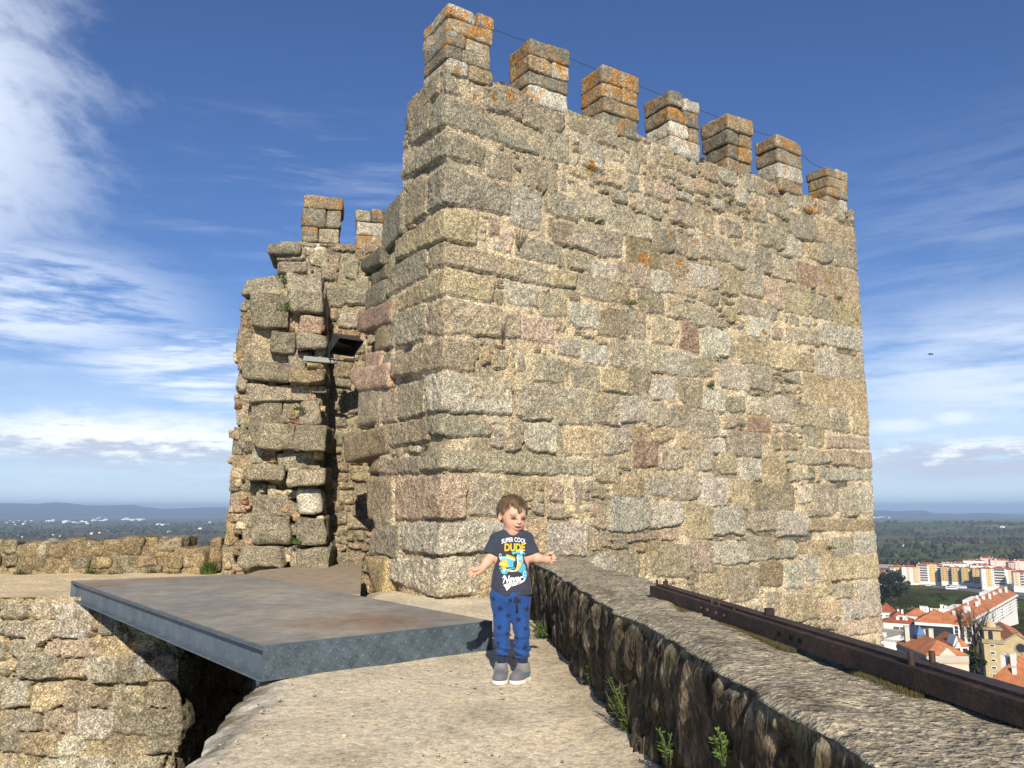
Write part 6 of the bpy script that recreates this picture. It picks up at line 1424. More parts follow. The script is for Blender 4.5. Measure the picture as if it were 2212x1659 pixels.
for s in (-1, 1):
    Cs = blend(Cs, hd*front*np.exp(-(((s_-s*.042)/.020)**2+((u_h+.044)/.018)**2))*.55, (.66, .27, .20))
    Cs = blend(Cs, hd*front*np.exp(-(((s_-s*.031)/.016)**2+((u_h+.0125+((s_-s*.031)*2)**2*3)/.0062)**2))*1.6, (.035, .022, .018))
    Cs = blend(Cs, hd*front*np.exp(-(((s_-s*.031)/.019)**2+((u_h-.010+.2*np.abs(s_-s*.03))/.0050)**2))*.85, (.25, .145, .085))
Cs = blend(Cs, hd*(f_ > .06)*np.exp(-((s_/.027)**2+((u_h+.0650-(s_*4.6)**2*.55)/.0062)**2))*1.7, (.085, .022, .020))
Cs = blend(Cs, hd*(f_ > .06)*np.exp(-((s_/.021)**2+((u_h+.0735-(s_*4)**2*.35)/.0050)**2))*.8, (.60, .22, .19))
pass
tips = ((V[:, 0] < -.27) | (V[:, 0] > .235)) & (V[:, 2] > .5); Cs = blend(Cs, tips*.35, (.70, .30, .22))
MB().add(V, F, Cs).build('body', M_SKIN, boy)
# hair: a cap over the skull with combed strands and a fringe
Hh = Vol(hc-.135, hc+.145, .003)
Hh.ell(hp(0, -.016, .026), (.0815, .096, .0855), HA, .01)
X, Y, Z = Hh.full(); s_ = (X-hc[0])*hs_[0]+(Y-hc[1])*hs_[1]+(Z-hc[2])*hs_[2]; f_ = (X-hc[0])*hf[0]+(Y-hc[1])*hf[1]+(Z-hc[2])*hf[2]; u_h = (X-hc[0])*hu[0]+(Y-hc[1])*hu[1]+(Z-hc[2])*hu[2]
ang = np.arctan2(s_, f_)
pol = np.sqrt(s_**2+f_**2)
strand = fbm(ang*11+u_h*18, pol*14, u_h*9, 21, 3); strand2 = fbm(ang*4+u_h*10, pol*9, u_h*5, 22, 2)
Hh.d += (-.006*strand-.009*strand2).astype(np.float32)
line = np.interp(np.abs(ang), [0, .35, .75, 1.1, 1.35, 1.6, 2.0, 2.5, 3.15], [.040, .050, .052, .022, -.004, .010, -.022, -.055, -.062])
tuft = -.034*np.exp(-((ang+.02)/.20)**2); line = line+tuft+.012*fbm(ang*9, 3.3, 0, 23, 2)
Hh.d = np.maximum(Hh.d, (line-u_h).astype(np.float32))
V, F = Hh.mesh(); rel = V-hc; s_, f_, u_h = rel@hs_, rel@hf, rel@hu; ang = np.arctan2(s_, f_); pol = np.hypot(s_, f_)
st = fbm(ang*14+u_h*22, pol*16, u_h*8, 31, 3); cold = np.clip(.5+.9*st, 0, 1)[:, None]
Ch = np.array([.060, .036, .022])*(1-cold)+np.array([.205, .130, .070])*cold
lite = np.clip(1-np.abs(u_h-.03)/.05, 0, 1)*np.clip(f_/.06, 0, 1)*np.clip(st*2+.3, 0, 1); Ch = blend(Ch, lite*.6, (.36, .25, .13))
mbh = MB(); mbh.add(smooth_v(V, F, 1, .3), F, Ch)
# combed locks lying over the cap, from the crown forwards, sideways and down
rh = np.random.RandomState(8); crown = hp(.005, -.055, .105)
for i in range(1500):
    p0 = V[rh.randint(len(V))]; r0 = p0-hc; n0 = r0/np.linalg.norm(r0)
    ln0 = np.interp(abs(math.atan2(r0@hs_, r0@hf)), [0, .35, .75, 1.1, 1.35, 1.6, 2.0, 2.5, 3.15], [.030, .050, .052, .022, -.004, .010, -.022, -.055, -.062])
    if r0@hu < ln0+.004: continue
    dirv = (p0-crown)+hf*.02+rh.randn(3)*.018; dirv -= n0*(dirv@n0); dirv /= np.linalg.norm(dirv)+1e-9
    sd_ = np.cross(n0, dirv); Ln_ = .022+.022*rh.rand(); Ln_ = min(Ln_, (r0@hu-ln0)*1.0+.010); w_ = .0012+.0014*rh.rand(); lift = .0025+.004*rh.rand()
    vs = []
    for t in (0, .35, .7, 1):
        q_ = p0+dirv*Ln_*t-n0*(Ln_*t)**2*4.5; c_ = q_+n0*(lift*math.sin(math.pi*min(1, .15+t*.8))); ww = w_*(1-.75*t); vs += [c_-sd_*ww, c_+sd_*ww]
    tone = rh.rand(); cc_ = np.array([.055, .033, .020])*(1-tone)+np.array([.235, .150, .080])*tone
    if r0@hf > .04 and r0@hu < .075 and rh.rand() < .3: cc_ = np.array([.38, .27, .14])
    mbh.add(np.array(vs), [(2*k, 2*k+1, 2*k+3, 2*k+2) for k in range(3)], cc_)
mbh.build('hair', M_HAIR, boy)
# T-shirt
S_ = Vol((-.26, -.17, .46), (.26, .17, .98), .003); X, Y, Z = S_.full()
yy_ = 1532-Z/K_
def prof_(xs, ys): return np.interp(yy_, xs, ys)
cx = prof_([365, 430, 600, 760, 880], [430, 416, 411, 418, 424]); hw = prof_([352, 366, 376, 388, 402, 425, 470, 600, 700, 800, 880], [56, 64, 84, 112, 138, 150, 142, 133, 141, 155, 166])
hd_ = prof_([352, 380, 420, 520, 620, 720, 800, 880], [62, 78, 92, 102, 106, 110, 108, 106])
xx = X/K_+430-cx; q = ((np.abs(xx)/hw)**2.3+(np.abs(Y/K_-8)/hd_)**2.3)**(1/2.3); d = (q-1)*np.minimum(hw, hd_)*K_
S_.d = np.maximum(d, np.maximum((yy_-(874+.03*xx+2.5*np.sin(xx/37)))*K_, (366-yy_)*K_)).astype(np.float32)
for A_, e in ((aL, q3(248, 568, -.003)), (aR, q3(584, 572, -.003))):
    S_.cap(A_[0]+np.array([0, 0, -.016]), e, .034, .045, .03)
    ax = e-A_[0]; ax = ax/np.linalg.norm(ax); sl, (x, y, z) = S_.win(e-.08, e+.08)
    S_.d[sl] = np.maximum(S_.d[sl], np.where(((x-e[0])**2+(y-e[1])**2+(z-e[2])**2) < .065**2, (x-e[0])*ax[0]+(y-e[1])*ax[1]+(z-e[2])*ax[2]+.004, -1).astype(np.float32))
    S_.cap(e-ax*.012, e+ax*.05, .036, .044, .004, 's')
S_.cap(q3(428, 300, .005), q3(430, 384, -.012), .060, .050, .006, 's')
fold = fbm(X*9+Z*7, Y*6, Z*11-X*6, 51, 3)*.0105+fbm(X*20-Z*9, Y*9, Z*7+X*11, 52, 2)*.0055
low = np.clip((620-yy_)/-260, 0, 1)
S_.d = (S_.d-fold*(.55+.8*low)).astype(np.float32)
for (x0, y0), (x1, y1), dep in (((285, 548), (345, 575), .006), ((262, 690), (318, 760), .006), ((470, 800), (560, 850), .007), ((545, 520), (520, 600), .005), ((300, 600), (290, 720), .005)):
    a, b_ = q3(x0, y0, -.085), q3(x1, y1, -.088); S_.cap(a, b_, dep*1.6, dep*.8, .010, 's')
V, F = S_.mesh(); V = smooth_v(V, F, 2, .4)
hem = 1532-V[:, 2]/K_; Cc = np.tile(np.array([.040, .046, .066]), (len(V), 1)); Cc *= (1+.10*fbm(V[:, 0]*14, V[:, 1]*14, V[:, 2]*14, 4, 3))[:, None]
Cc = blend(Cc, np.exp(-((hem-846)/3.)**2)*.45, (.014, .016, .024))
shirt = MB().add(V, F, Cc).build('t_shirt', M_SHIRT, boy)
# front depth map of the shirt and the print that follows it
ins = S_.d < 0; fi = ins.argmax(1); anyc = ins.any(1)
di = np.take_along_axis(S_.d, np.maximum(fi-1, 0)[:, None, :], 1)[:, 0]; dj = np.take_along_axis(S_.d, fi[:, None, :], 1)[:, 0]
fy = S_.lo[1]+S_.h*(fi-1+np.clip(di/(di-dj+1e-9), 0, 1)); fy = np.where(anyc, fy, .05)
def front_y(x, z):
    gx = (x-S_.lo[0])/S_.h; gz = (z-S_.lo[2])/S_.h; i = np.clip(gx.astype(int), 0, fy.shape[0]-2); k = np.clip(gz.astype(int), 0, fy.shape[1]-2); a, b_ = gx-i, gz-k
    return fy[i, k]*(1-a)*(1-b_)+fy[i+1, k]*a*(1-b_)+fy[i, k+1]*(1-a)*b_+fy[i+1, k+1]*a*b_
# raster in the measured print frame
GX = np.arange(380, 1160, 4.0); GY = np.arange(180, 1560, 4.0); PXX, PYY = np.meshgrid(GX, GY)
img = np.full(PXX.shape+(3,), -1.0)
WT, YLW, CY, NV, DY, DC = (.78, .77, .73), (.72, .46, .045), (.115, .44, .58), (.030, .035, .055), (.55, .30, .02), (.05, .24, .36)
def inpoly(P):
    r = np.zeros(PXX.shape, bool); P = np.asarray(P, float)
    for (x1, y1), (x2, y2) in zip(P, np.roll(P, -1, 0)):
        m = ((y1 > PYY) != (y2 > PYY)); r ^= m & (PXX < (x2-x1)*(PYY-y1)/((y2-y1) if y2 != y1 else 1e-9)+x1)
    return r
def fillp(P, c): img[inpoly(P)] = c
def elp(cx, cy, rx, ry, c, w=None):
    q = np.hypot((PXX-cx)/rx, (PYY-cy)/ry); img[(q < 1) & ((q > w) if w else True)] = c
def lin(a, b_, w, c):
    a = np.array(a, float); b_ = np.array(b_, float); ab = b_-a; t = np.clip(((PXX-a[0])*ab[0]+(PYY-a[1])*ab[1])/(ab@ab), 0, 1); img[np.hypot(PXX-a[0]-t*ab[0], PYY-a[1]-t*ab[1]) < w] = c
def text(body, x0, x1, y0, y1, c, warp=None, off=.0, shear=0., rot=0.):
    cu = bpy.data.curves.new('lettering', 'FONT'); cu.body = body; cu.offset = off; cu.shear = shear; o = bpy.data.objects.new('lettering', cu); COL.objects.link(o)
    dg = bpy.context.evaluated_depsgraph_get(); dg.update(); me = o.evaluated_get(dg).to_mesh(); me.calc_loop_triangles()
    v = np.array([p.co[:2] for p in me.vertices]); tr = [tuple(t.vertices) for t in me.loop_triangles]
    bpy.data.objects.remove(o); bpy.data.curves.remove(cu)
    mn, mx_ = v.min(0), v.max(0); t = (v-mn)/(mx_-mn); xx_ = x0+t[:, 0]*(x1-x0); yy2 = y1-t[:, 1]*(y1-y0)
    if rot: yy2 = yy2+(xx_-x0)*rot
    if warp: xx_, yy2 = warp(xx_, yy2)
    for a, b_, d_ in tr:
        ax_, ay, bx, by, cx_, cy_ = xx_[a], yy2[a], xx_[b_], yy2[b_], xx_[d_], yy2[d_]
        i0, i1 = np.searchsorted(GX, [min(ax_, bx, cx_), max(ax_, bx, cx_)]); j0, j1 = np.searchsorted(GY, [min(ay, by, cy_), max(ay, by, cy_)])
        if i1 <= i0 or j1 <= j0: continue
        X_, Y_ = PXX[j0:j1, i0:i1], PYY[j0:j1, i0:i1]; den = (by-cy_)*(ax_-cx_)+(cx_-bx)*(ay-cy_)
        if abs(den) < 1e-9: continue
        l1 = ((by-cy_)*(X_-cx_)+(cx_-bx)*(Y_-cy_))/den; l2 = ((cy_-ay)*(X_-cx_)+(ax_-cx_)*(Y_-cy_))/den
        img[j0:j1, i0:i1][(l1 >= 0) & (l2 >= 0) & (l1+l2 <= 1)] = c
text('SUPER COOL', 470, 1102, 198, 312, WT, lambda x, y: (x, y+((x-790)/310)**2*52+(x-790)*.01), .022)
text('DUDE', 548, 1072, 356, 550, YLW, None, .035)
fillp([(500, 690), (620, 682), (800, 760), (790, 820), (765, 840), (782, 890), (765, 945), (640, 950), (610, 790), (540, 760), (480, 775), (440, 720)], CY)
fillp([(430, 690), (620, 684), (822, 765), (822, 785), (610, 712), (432, 712)], WT)
fillp([(583, 642), (610, 626), (700, 655), (795, 692), (828, 735), (812, 757), (740, 735), (640, 692), (588, 668)], YLW)
for x in (640, 690, 740): lin((x-8, 650+.4*(x-640)), (x-14, 690+.42*(x-640)), 4, DY)
elp(438, 662, 34, 54, WT, .66); lin((418, 700), (448, 772), 9, WT); lin((450, 690), (485, 760), 7, WT)
fillp([(403, 885), (418, 842), (458, 792), (520, 762), (590, 772), (635, 825), (642, 900), (636, 952), (560, 946), (480, 932), (412, 908)], YLW)
for y in (845, 866, 887): lin((455, y), (572, y+5), 5, (.80, .70, .42))
lin((720, 815), (775, 815), 4, DC); lin((720, 815), (712, 905), 4, DC); lin((712, 905), (765, 908), 4, DC)
elp(545, 1045, 92, 76, CY); elp(545, 1040, 66, 52, DC); elp(540, 1038, 48, 40, CY); elp(535, 1035, 28, 26, WT); elp(440, 978, 24, 24, CY)
fillp([(450, 935), (570, 948), (600, 992), (692, 1012), (692, 1062), (640, 1056), (590, 1012), (500, 988)], YLW)
for k in range(3): lin((640, 985+k*12), (812, 955+k*14), 5, CY)
fillp([(690, 1010), (800, 1030), (850, 980), (878, 860), (858, 700), (880, 628), (912, 618), (898, 700), (910, 860), (884, 1000), (830, 1056), (700, 1058)], WT)
fillp([(898, 830), (970, 818), (992, 862), (935, 950), (892, 1042), (830, 1060), (690, 1062), (800, 1042), (862, 992), (888, 905)], YLW)
fillp([(888, 640), (960, 618), (1012, 640), (1032, 760), (1022, 862), (975, 822), (898, 832), (884, 720)], CY); elp(935, 730, 32, 42, (.45, .70, .78))
for k in range(6): elp(985+k*3, 690+k*28, 12, 14, YLW)
fillp([(985, 862), (1050, 858), (1092, 950), (1092, 1032), (1040, 1036), (965, 1092), (903, 1052), (932, 950)], CY); lin((930, 1010), (1060, 930), 5, DC); lin((950, 1070), (1080, 1010), 5, DC)
elp(1066, 1130, 66, 112, CY); elp(1060, 1112, 36, 56, WT, .7); elp(1066, 1112, 20, 30, DC)
fillp([(735, 572), (790, 562), (900, 540), (940, 580), (880, 604), (800, 606), (770, 640), (745, 610)], CY); fillp([(1000, 560), (1078, 590), (1070, 645), (1020, 612)], CY); elp(968, 562, 54, 58, CY); elp(982, 566, 32, 46, WT)
text('Never', 500, 1022, 1170, 1350, WT, None, .030, .38, -.10)
lin((505, 1215), (540, 1160), 14, WT); lin((540, 1160), (575, 1175), 12, WT)
fillp([(512, 1392), (600, 1352), (900, 1296), (1010, 1276), (1062, 1232), (1038, 1216), (1076, 1204), (1088, 1250), (1052, 1302), (960, 1352), (880, 1388), (700, 1432), (602, 1532), (575, 1452)], WT)
text('GIVE UP', 598, 945, 1366, 1462, NV, None, .012, 0, -.20)
m = img[..., 0] >= 0
x1 = 195+PXX*.3059; z1 = 371+PYY*.3059; XX = (x1-430)*K_; ZZ = (1532-z1)*K_
mk = m[:-1, :-1] | m[1:, :-1] | m[:-1, 1:] | m[1:, 1:]
yv_ = front_y(XX, ZZ)-.0022
# one colour per cell: split the vertices of every cell
jj, ii = np.nonzero(m[:-1, :-1])
Vq = np.stack([np.stack([XX[jj+a, ii+b_], yv_[jj+a, ii+b_], ZZ[jj+a, ii+b_]], -1) for a, b_ in ((0, 0), (1, 0), (1, 1), (0, 1))], 1).reshape(-1, 3)
Fq = np.arange(len(Vq)).reshape(-1, 4); Cq = np.repeat(img[jj, ii], 4, 0)
MB().add(Vq, Fq, Cq).build('print', M_PRINT, shirt, smooth=False)
# trousers
T = Vol((-.20, -.17, .08), (.20, .17, .62), .003)
for (hx, hy), (kx, ky), (ax_, ay), r in (((338, 900), (340, 1150), (340, 1318), 1), ((478, 900), (497, 1150), (508, 1330), 1)):
    T.cap(q3(hx, hy, .008), q3(kx, ky, -.005), .058, .045, .008); T.cap(q3(kx, ky, -.005), q3(ax_, ay, .010), .045, .040, .008)
T.cap(q3(392, 1020, .01), q3(428, 1020, .01), .036, .036, .03); T.ell(q3(408, 890, .010), (.116, .086, .075), None, .03); T.cap(q3(342, 960, .008), q3(475, 960, .008), .060, .060, .02)
X, Y, Z = T.full(); yy_ = 1532-Z/K_
bag = np.clip((yy_-1120)/90, 0, 1)
T.d = (T.d-(fbm(X*8, Y*8, Z*10, 61, 3)*.006+fbm(X*13+Z*10, Y*10, Z*26-X*8, 62, 3)*.014*bag+.0045*np.sin((Z/K_)*.115+X*55)*np.clip((yy_-1230)/60, 0, 1))).astype(np.float32)
T.d = np.maximum(T.d, np.maximum((840-yy_)*K_, (yy_-(1338+np.where(X > .0, 22, 0)))*K_)).astype(np.float32)
V, F = T.mesh(); V = smooth_v(V, F, 1, .4)
Ct = np.tile(np.array([.019, .066, .225]), (len(V), 1))*(1+.10*fbm(V[:, 0]*20, V[:, 1]*20, V[:, 2]*20, 63, 3))[:, None]
px_, py_ = V[:, 0]/K_+430, 1532-V[:, 2]/K_
def star(cx, cy, r, rot, back=False):
    global Ct
    a = np.arctan2(px_-cx, cy-py_)-rot; rr = np.hypot(px_-cx, py_-cy); s5 = 2*math.pi/5; t = np.abs((a+s5/2) % s5-s5/2)
    lim = r*.40*math.sin(math.pi/5)/1.0; ri = r*.42
    # edge from outer tip (angle 0) to inner notch (angle pi/5)
    A = np.array([r, 0.]); Bq = np.array([ri*math.cos(math.pi/5), ri*math.sin(math.pi/5)]); x_, y_ = rr*np.cos(t), rr*np.sin(t)
    ins_ = (Bq[0]-A[0])*(y_-A[1])-(Bq[1]-A[1])*(x_-A[0]) > 0
    m_ = ins_ & (rr < r) & ((V[:, 1] > .01) if back else (V[:, 1] < .03)); Ct[m_] = np.array([.013, .024, .060])
st2 = lambda x, y: (195+0, 0)
sq = lambda x, y: (195.2+x*.4587, 839.4+y*.4587)     # from the trouser close-up into the figure frame
for x, y, r, ro in [(172, 145, 52, .3), (465, 160, 55, .1), (605, 170, 62, -.2), (292, 300, 66, .3), (748, 318, 62, .25), (428, 425, 52, .1), (597, 485, 68, -.1), (280, 615, 60, .2), (725, 635, 48, -.3), (575, 790, 52, .3), (415, 725, 45, .5), (715, 945, 66, .1), (255, 880, 50, .6), (180, 430, 45, 0.)]:
    star(*sq(x, y), r*.4587*1.05, ro)
trou = MB().add(V, F, Ct).build('trousers', M_TROU, boy)
m = MB(); m.tube([q3(455, 880, -.088), q3(458, 925, -.092), q3(464, 978, -.090)], [.004, .004, .008], 6, (.03, .022, .035)); m.tube([q3(447, 880, -.088), q3(440, 915, -.09)], .0035, 6, (.03, .022, .035)); m.build('drawstring', M_TROU, trou)
for x, y0, y1, w in ((344, 1330, 1412, 37), (505, 1352, 1425, 41)):
    m = MB(); n_ = 28; V = []; F = []
    for k, (yy2, r_) in enumerate(((y0-8, w*.92), (y0+12, w), (y1-14, w*.96), (y1, w*.9))):
        for j in range(n_*2): t = j*math.pi/n_; rr = r_*K_*(1+(.025 if j % 2 else -.025)); V.append(q3(x, yy2, .014)+np.array([rr*math.cos(t), rr*math.sin(t)*1.1, 0]))
    nn_ = n_*2; F = [(k*nn_+j, k*nn_+(j+1) % nn_, (k+1)*nn_+(j+1) % nn_, (k+1)*nn_+j)[::-1] for k in range(3) for j in range(nn_)]
    m.add(np.array(V), F, (.020, .028, .060)); m.build('cuff', M_TROU, trou)
# shoes
for x, ang_, fwd in ((334, R(-4), .0), (497, R(-26), .0)):
    Sv = Vol((-.07, -.15, -.005), (.07, .10, .12), .0025); ca, sa = math.cos(ang_), math.sin(ang_); Ar = np.array([[ca, sa, 0], [-sa, ca, 0], [0, 0, 1.]])
    P_ = lambda a, b_, z: np.array([ca*a-sa*b_, sa*a+ca*b_, z])
    Sv.ell(P_(0, -.058, .032), (.041, .052, .034), Ar, .02); Sv.ell(P_(0, .005, .042), (.037, .058, .044), Ar, .03); Sv.cap(P_(0, .02, .05), P_(0, .022, .094), .038, .035, .02); Sv.cap(P_(0, .02, .08), P_(0, .022, .12), .028, .030, .006, 's')
    X, Y, Z = Sv.full(); Sv.d = np.maximum(Sv.d, (.016-Z)).astype(np.float32); Sv.d = np.maximum(Sv.d, Z-.098).astype(np.float32)
    V, F = Sv.mesh(); V = smooth_v(V, F, 2, .4); loc = q3(x, 1532, 0); loc[1] = -.005
    la = V[:, 0]*ca+V[:, 1]*sa; lb = -V[:, 0]*sa+V[:, 1]*ca
    C_ = np.tile(np.array([.135, .135, .150]), (len(V), 1)); C_ = blend(C_, ((lb > -.045) & (V[:, 2] > .052))*.9, (.205, .200, .190))
    C_ = blend(C_, ((np.abs(V[:, 2]-.046+.15*lb) < .006) & (np.abs(la) > .022) & (lb > -.045))*.9, (.06, .14, .30))
    sh = MB().add(V+loc, F, C_).build('shoe', M_SHOE, boy)
    So = Vol((-.07, -.15, -.005), (.07, .10, .04), .0025); So.ell(P_(0, -.055, .010), (.047, .058, .03), Ar, .02); So.ell(P_(0, .022, .010), (.042, .052, .03), Ar, .02); So.cap(P_(0, -.04, .01), P_(0, .02, .01), .036, .036, .03)
    X, Y, Z = So.full(); So.d = np.maximum(So.d, np.maximum(.0005-Z, Z-.022)).astype(np.float32); V, F = So.mesh(); MB().add(smooth_v(V, F, 1, .3)+loc, F).build('sole', M_SOLE, sh)
    m = MB(); pts = [P_(-.036, -.002, .048), P_(-.026, -.012, .078), P_(0, -.018, .088), P_(.026, -.012, .078), P_(.036, -.002, .048)]
    for dz in range(1): 
        Vs = []
        for p in pts: Vs += [p+P_(0, -.016, -.006)+loc, p+P_(0, .016, .006)+loc]
        m.add(np.array(Vs), [(2*k, 2*k+2, 2*k+3, 2*k+1) for k in range(4)], (.24, .235, .22))
    m.build('strap', M_SHOE, sh, smooth=True)
# ------------------------------------------------------------------ weeds, trees, bird, cable
M_LEAF, nt, b = new_mat('leaf'); a = N(nt, 'ShaderNodeVertexColor', layer_name='Col').outputs[0]
L_(nt, a, b.inputs['Base Color']); b.inputs['Roughness'].default_value = .65; b.inputs['Specular IOR Level'].default_value = .25
M_BARK = plain_mat('bark', (.16, .125, .09), .95, 0, .25, 6, .1, attr=True)
rp = np.random.RandomState(77)
def blades(mb, n, h, spread, w, cols, lean=.5, floor=True):
    for i in range(n):
        a = rp.rand()*6.283; r = spread*math.sqrt(rp.rand()); p = np.array([r*math.cos(a), r*math.sin(a)*.55, -.02]); hh = h*(.45+.55*rp.rand())*(1-.45*r/spread)
        b_ = rp.rand()*6.283; d = np.array([math.cos(b_), math.sin(b_), 0])*lean*hh*(.3+rp.rand()); sd = np.array([-math.sin(b_), math.cos(b_), 0])*w*(.6+.7*rp.rand())
        c = np.array(cols[rp.randint(len(cols))])*(.7+.6*rp.rand()); V = []
        for t in (0, .4, .75, 1): q = p+np.array([0, 0, hh*t*(1-.25*t)])+d*t*t; V += [q-sd*(1-t*.9), q+sd*(1-t*.9)]
        mb.add(np.array(V), [(0, 1, 3, 2), (2, 3, 5, 4), (4, 5, 7, 6)], c)
def leaves(mb, c, rad, n, sz, cols, shell=.55):
    c = np.asarray(c, float); rad = np.asarray(rad, float)
    d = rp.randn(n, 3); d /= np.linalg.norm(d, axis=1, keepdims=True); P = c+d*rad*(shell+(1-shell)*rp.rand(n, 1))**.7
    u = rp.randn(n, 3); u /= np.linalg.norm(u, axis=1, keepdims=True); v = np.cross(u, rp.randn(n, 3)); v /= np.linalg.norm(v, axis=1, keepdims=True)
    s = sz*(.5+rp.rand(n, 1)); V = np.stack([P-u*s, P-v*s*.6, P+u*s, P+v*s*.6], 1).reshape(-1, 3)
    cc = np.array(cols)[rp.randint(len(cols), size=n)]*(.65+.7*rp.rand(n, 1)); mb.add(V, np.arange(4*n).reshape(-1, 4), np.repeat(cc, 4, 0))
GRN = [(.055, .095, .020), (.075, .125, .026), (.038, .066, .017), (.105, .14, .04)]
def grass(label, p, h, sp, n, cat='weed', name='grass_tuft', grp=None, w=.006, cols=GRN, lean=.5):
    m = MB(); blades(m, n, h, sp, w, cols, lean); o = m.build(name, M_LEAF, smooth=False); o.location = p; return tag(o, label, cat, grp)
gw = lambda x, y: on_y(x*.2232, 1042.4+y*.2232, YL-.02)
GG = 'green tufts along the low wall'
for x0, x1, y0, y1, lb in [(110, 285, 780, 915, 'green tuft at the foot of the low wall, nearest the left edge'), (428, 492, 830, 905, 'smallest green tuft under a grey stone of the low wall'), (550, 672, 828, 920, 'short dark tuft of weeds at the low wall left of the tall one'), (800, 932, 745, 932, 'tall narrow tuft of weeds against the low wall above the platform corner'),
                           (1030, 1182, 808, 915, 'thin tuft between two stones of the low wall right of the tall one'), (1380, 1562, 780, 905, 'wide grass tuft in front of the low wall'), (1556, 1745, 800, 902, 'low spreading tuft joined to the wide grass tuft'), (1940, 2105, 640, 885, 'tallest grass clump in the gap beside the broken tower')]:
    a, b_ = gw(x0, y1), gw(x1, y0); p = (a+b_)/2; p[2] = a[2]-.02
    grass(lb, p, (b_[2]-a[2])*1.25, (b_[0]-a[0])/2, int(160+900*(b_[0]-a[0])), grp=GG, w=.007)
fq = lambda x, y, Y: on_y(*cr(x, y), Y)
for x, y, h, sp, Y, lb in [(300, 400, .30, .09, 11.25, 'upright fern growing on top of the broken tower flank'), (315, 505, .34, .14, 10.98, 'loose weed hanging between the top blocks of the broken flank'), (370, 888, .14, .08, 10.95, 'small weed on a middle ledge of the broken flank'), (352, 1400, .16, .08, 10.95, 'small weed low down between the bottom blocks of the broken flank'), (640, 372, .10, .07, 10.6, 'tiny weed below the dark blocks at the left end of the tower wall')]:
    grass(lb, fq(x, y, Y), h, sp, 110, name='wall_weed', w=.005, lean=.8)
for u, v, h, sp, lb in [(1354, 650, .14, .12, 'small green weed growing from a joint in the middle of the tower wall'), (1806, 640, .12, .10, 'green weed under a big cream block at the far end of the tower wall'), (1572, 432, .12, .06, 'little weed high on the tower wall below the fifth merlon'), (1532, 828, .10, .06, 'faint green weed in a joint right of the middle of the tower wall'), (1790, 1178, .10, .10, 'dark weed low on the far end of the tower wall'), (1030, 1292, .10, .10, 'weeds at the foot of the tower wall beside the platform')]:
    s_, z_ = sR(u, v); q = CRN+DR*s_+NR*.03; grass(lb, (q[0], q[1], z_-.03), h, sp, 70, name='wall_weed', w=.005, lean=.9)
for (u, v), hh, lb in (((1118, 543), .55, 'dry leafless twig plant hanging on the tower wall near the corner'), ((1083, 738), .28, 'dry brown twig plant under an ochre corner block of the tower')):
    s_, z_ = sR(u, v); q = CRN+DR*s_+NR*.03; m = MB()
    for i in range(14):
        a = (rp.rand()-.5)*1.3; b_ = rp.rand()*.5; L1 = hh*(.5+.5*rp.rand()); e = np.array([DR[0]*math.sin(a)*L1+NR[0]*b_*.25, DR[1]*math.sin(a)*L1+NR[1]*b_*.25, math.cos(a)*L1])
        m.tube([(0, 0, 0), e*.5+np.array([0, 0, .02]), e], [.0026, .002, .001], 4, (.10, .075, .05))
    o = m.build('dry_twigs', M_BARK, smooth=False); o.location = (q[0], q[1], z_); tag(o, lb, 'plant')
# plants along the parapet
kk = lambda x, y: ((2000+x/1.0886)/1.8228, (2100+y/1.0886)/1.8228)
def sprig(label, u, v, h, sp, n, ll, lw, cols, name='rosemary_bush', cat='bush', side=.03, nl=46):
    p = on_z(u, v, .01); x = min(p[0], par_x(p[1])+side); t = thing(name, label, cat, (x, p[1], .0)); ms = MB(); ml = MB()
    for i in range(n):
        a = rp.rand()*6.283; e = np.array([math.cos(a)*sp*rp.rand()-.012, math.sin(a)*sp*1.3*rp.rand(), h*(.45+.55*rp.rand())]); b0 = np.array([(rp.rand()-.5)*sp*.5, (rp.rand()-.5)*sp*.8, 0])
        ms.tube([b0, b0+e*.5+np.array([0, 0, .02]), b0+e], [.0035, .0028, .0015], 4, (.10, .12, .045))
        for k in range(nl):
            tt_ = .15+.85*rp.rand(); q = b0+e*tt_; d = rp.randn(3); d[2] = abs(d[2])*.8; d /= np.linalg.norm(d); w = np.cross(d, rp.randn(3)); w /= np.linalg.norm(w); L1 = ll*(.6+.7*rp.rand())
            c = np.array(cols[rp.randint(len(cols))])*(.7+.6*rp.rand()); ml.add(np.array([q, q+d*L1*.5+w*lw, q+d*L1, q+d*L1*.5-w*lw]), [(0, 1, 2, 3)], c)
    ms.build('stems', M_BARK, t); ml.build('foliage', M_LEAF, t, smooth=False); return t
sprig('largest bush of green needle leaves at the foot of the parapet', *kk(560, 880), .30, .10, 34, .030, .0017, GRN)
sprig('small bush of green needle leaves leaning on the parapet behind the largest bush', *kk(430, 690), .22, .07, 20, .028, .0016, GRN)
sprig('leafy weeds at the parapet foot right behind the boy', *kk(185, 450), .13, .13, 24, .020, .0035, GRN, 'leafy_weeds', 'weed', -.02)
sprig('leafy weeds climbing the far end of the parapet beside the boy', *kk(118, 372), .30, .10, 30, .022, .0042, GRN, 'leafy_weeds', 'weed', .0)
def face_pt(u, v): return on_p(u, v, [PA[0]-.02, PA[1], 0], [1, -PSL, 0])
for (u, v), h, n, ll, lw, cols, lb in (((1444, 1650), .10, 9, .020, .003, GRN, 'small green weed low on the parapet face near the bottom of the picture'), ((1566, 1652), .10, 8, .018, .004, [(.09, .15, .03), (.12, .18, .045)], 'fresh green weed growing out of the nearest stretch of the parapet face')):
    o = sprig(lb, 1400, 1600, h, .04, n, ll, lw, cols, 'leafy_weeds', 'weed', nl=15); o.location = face_pt(u, v)
m = MB()
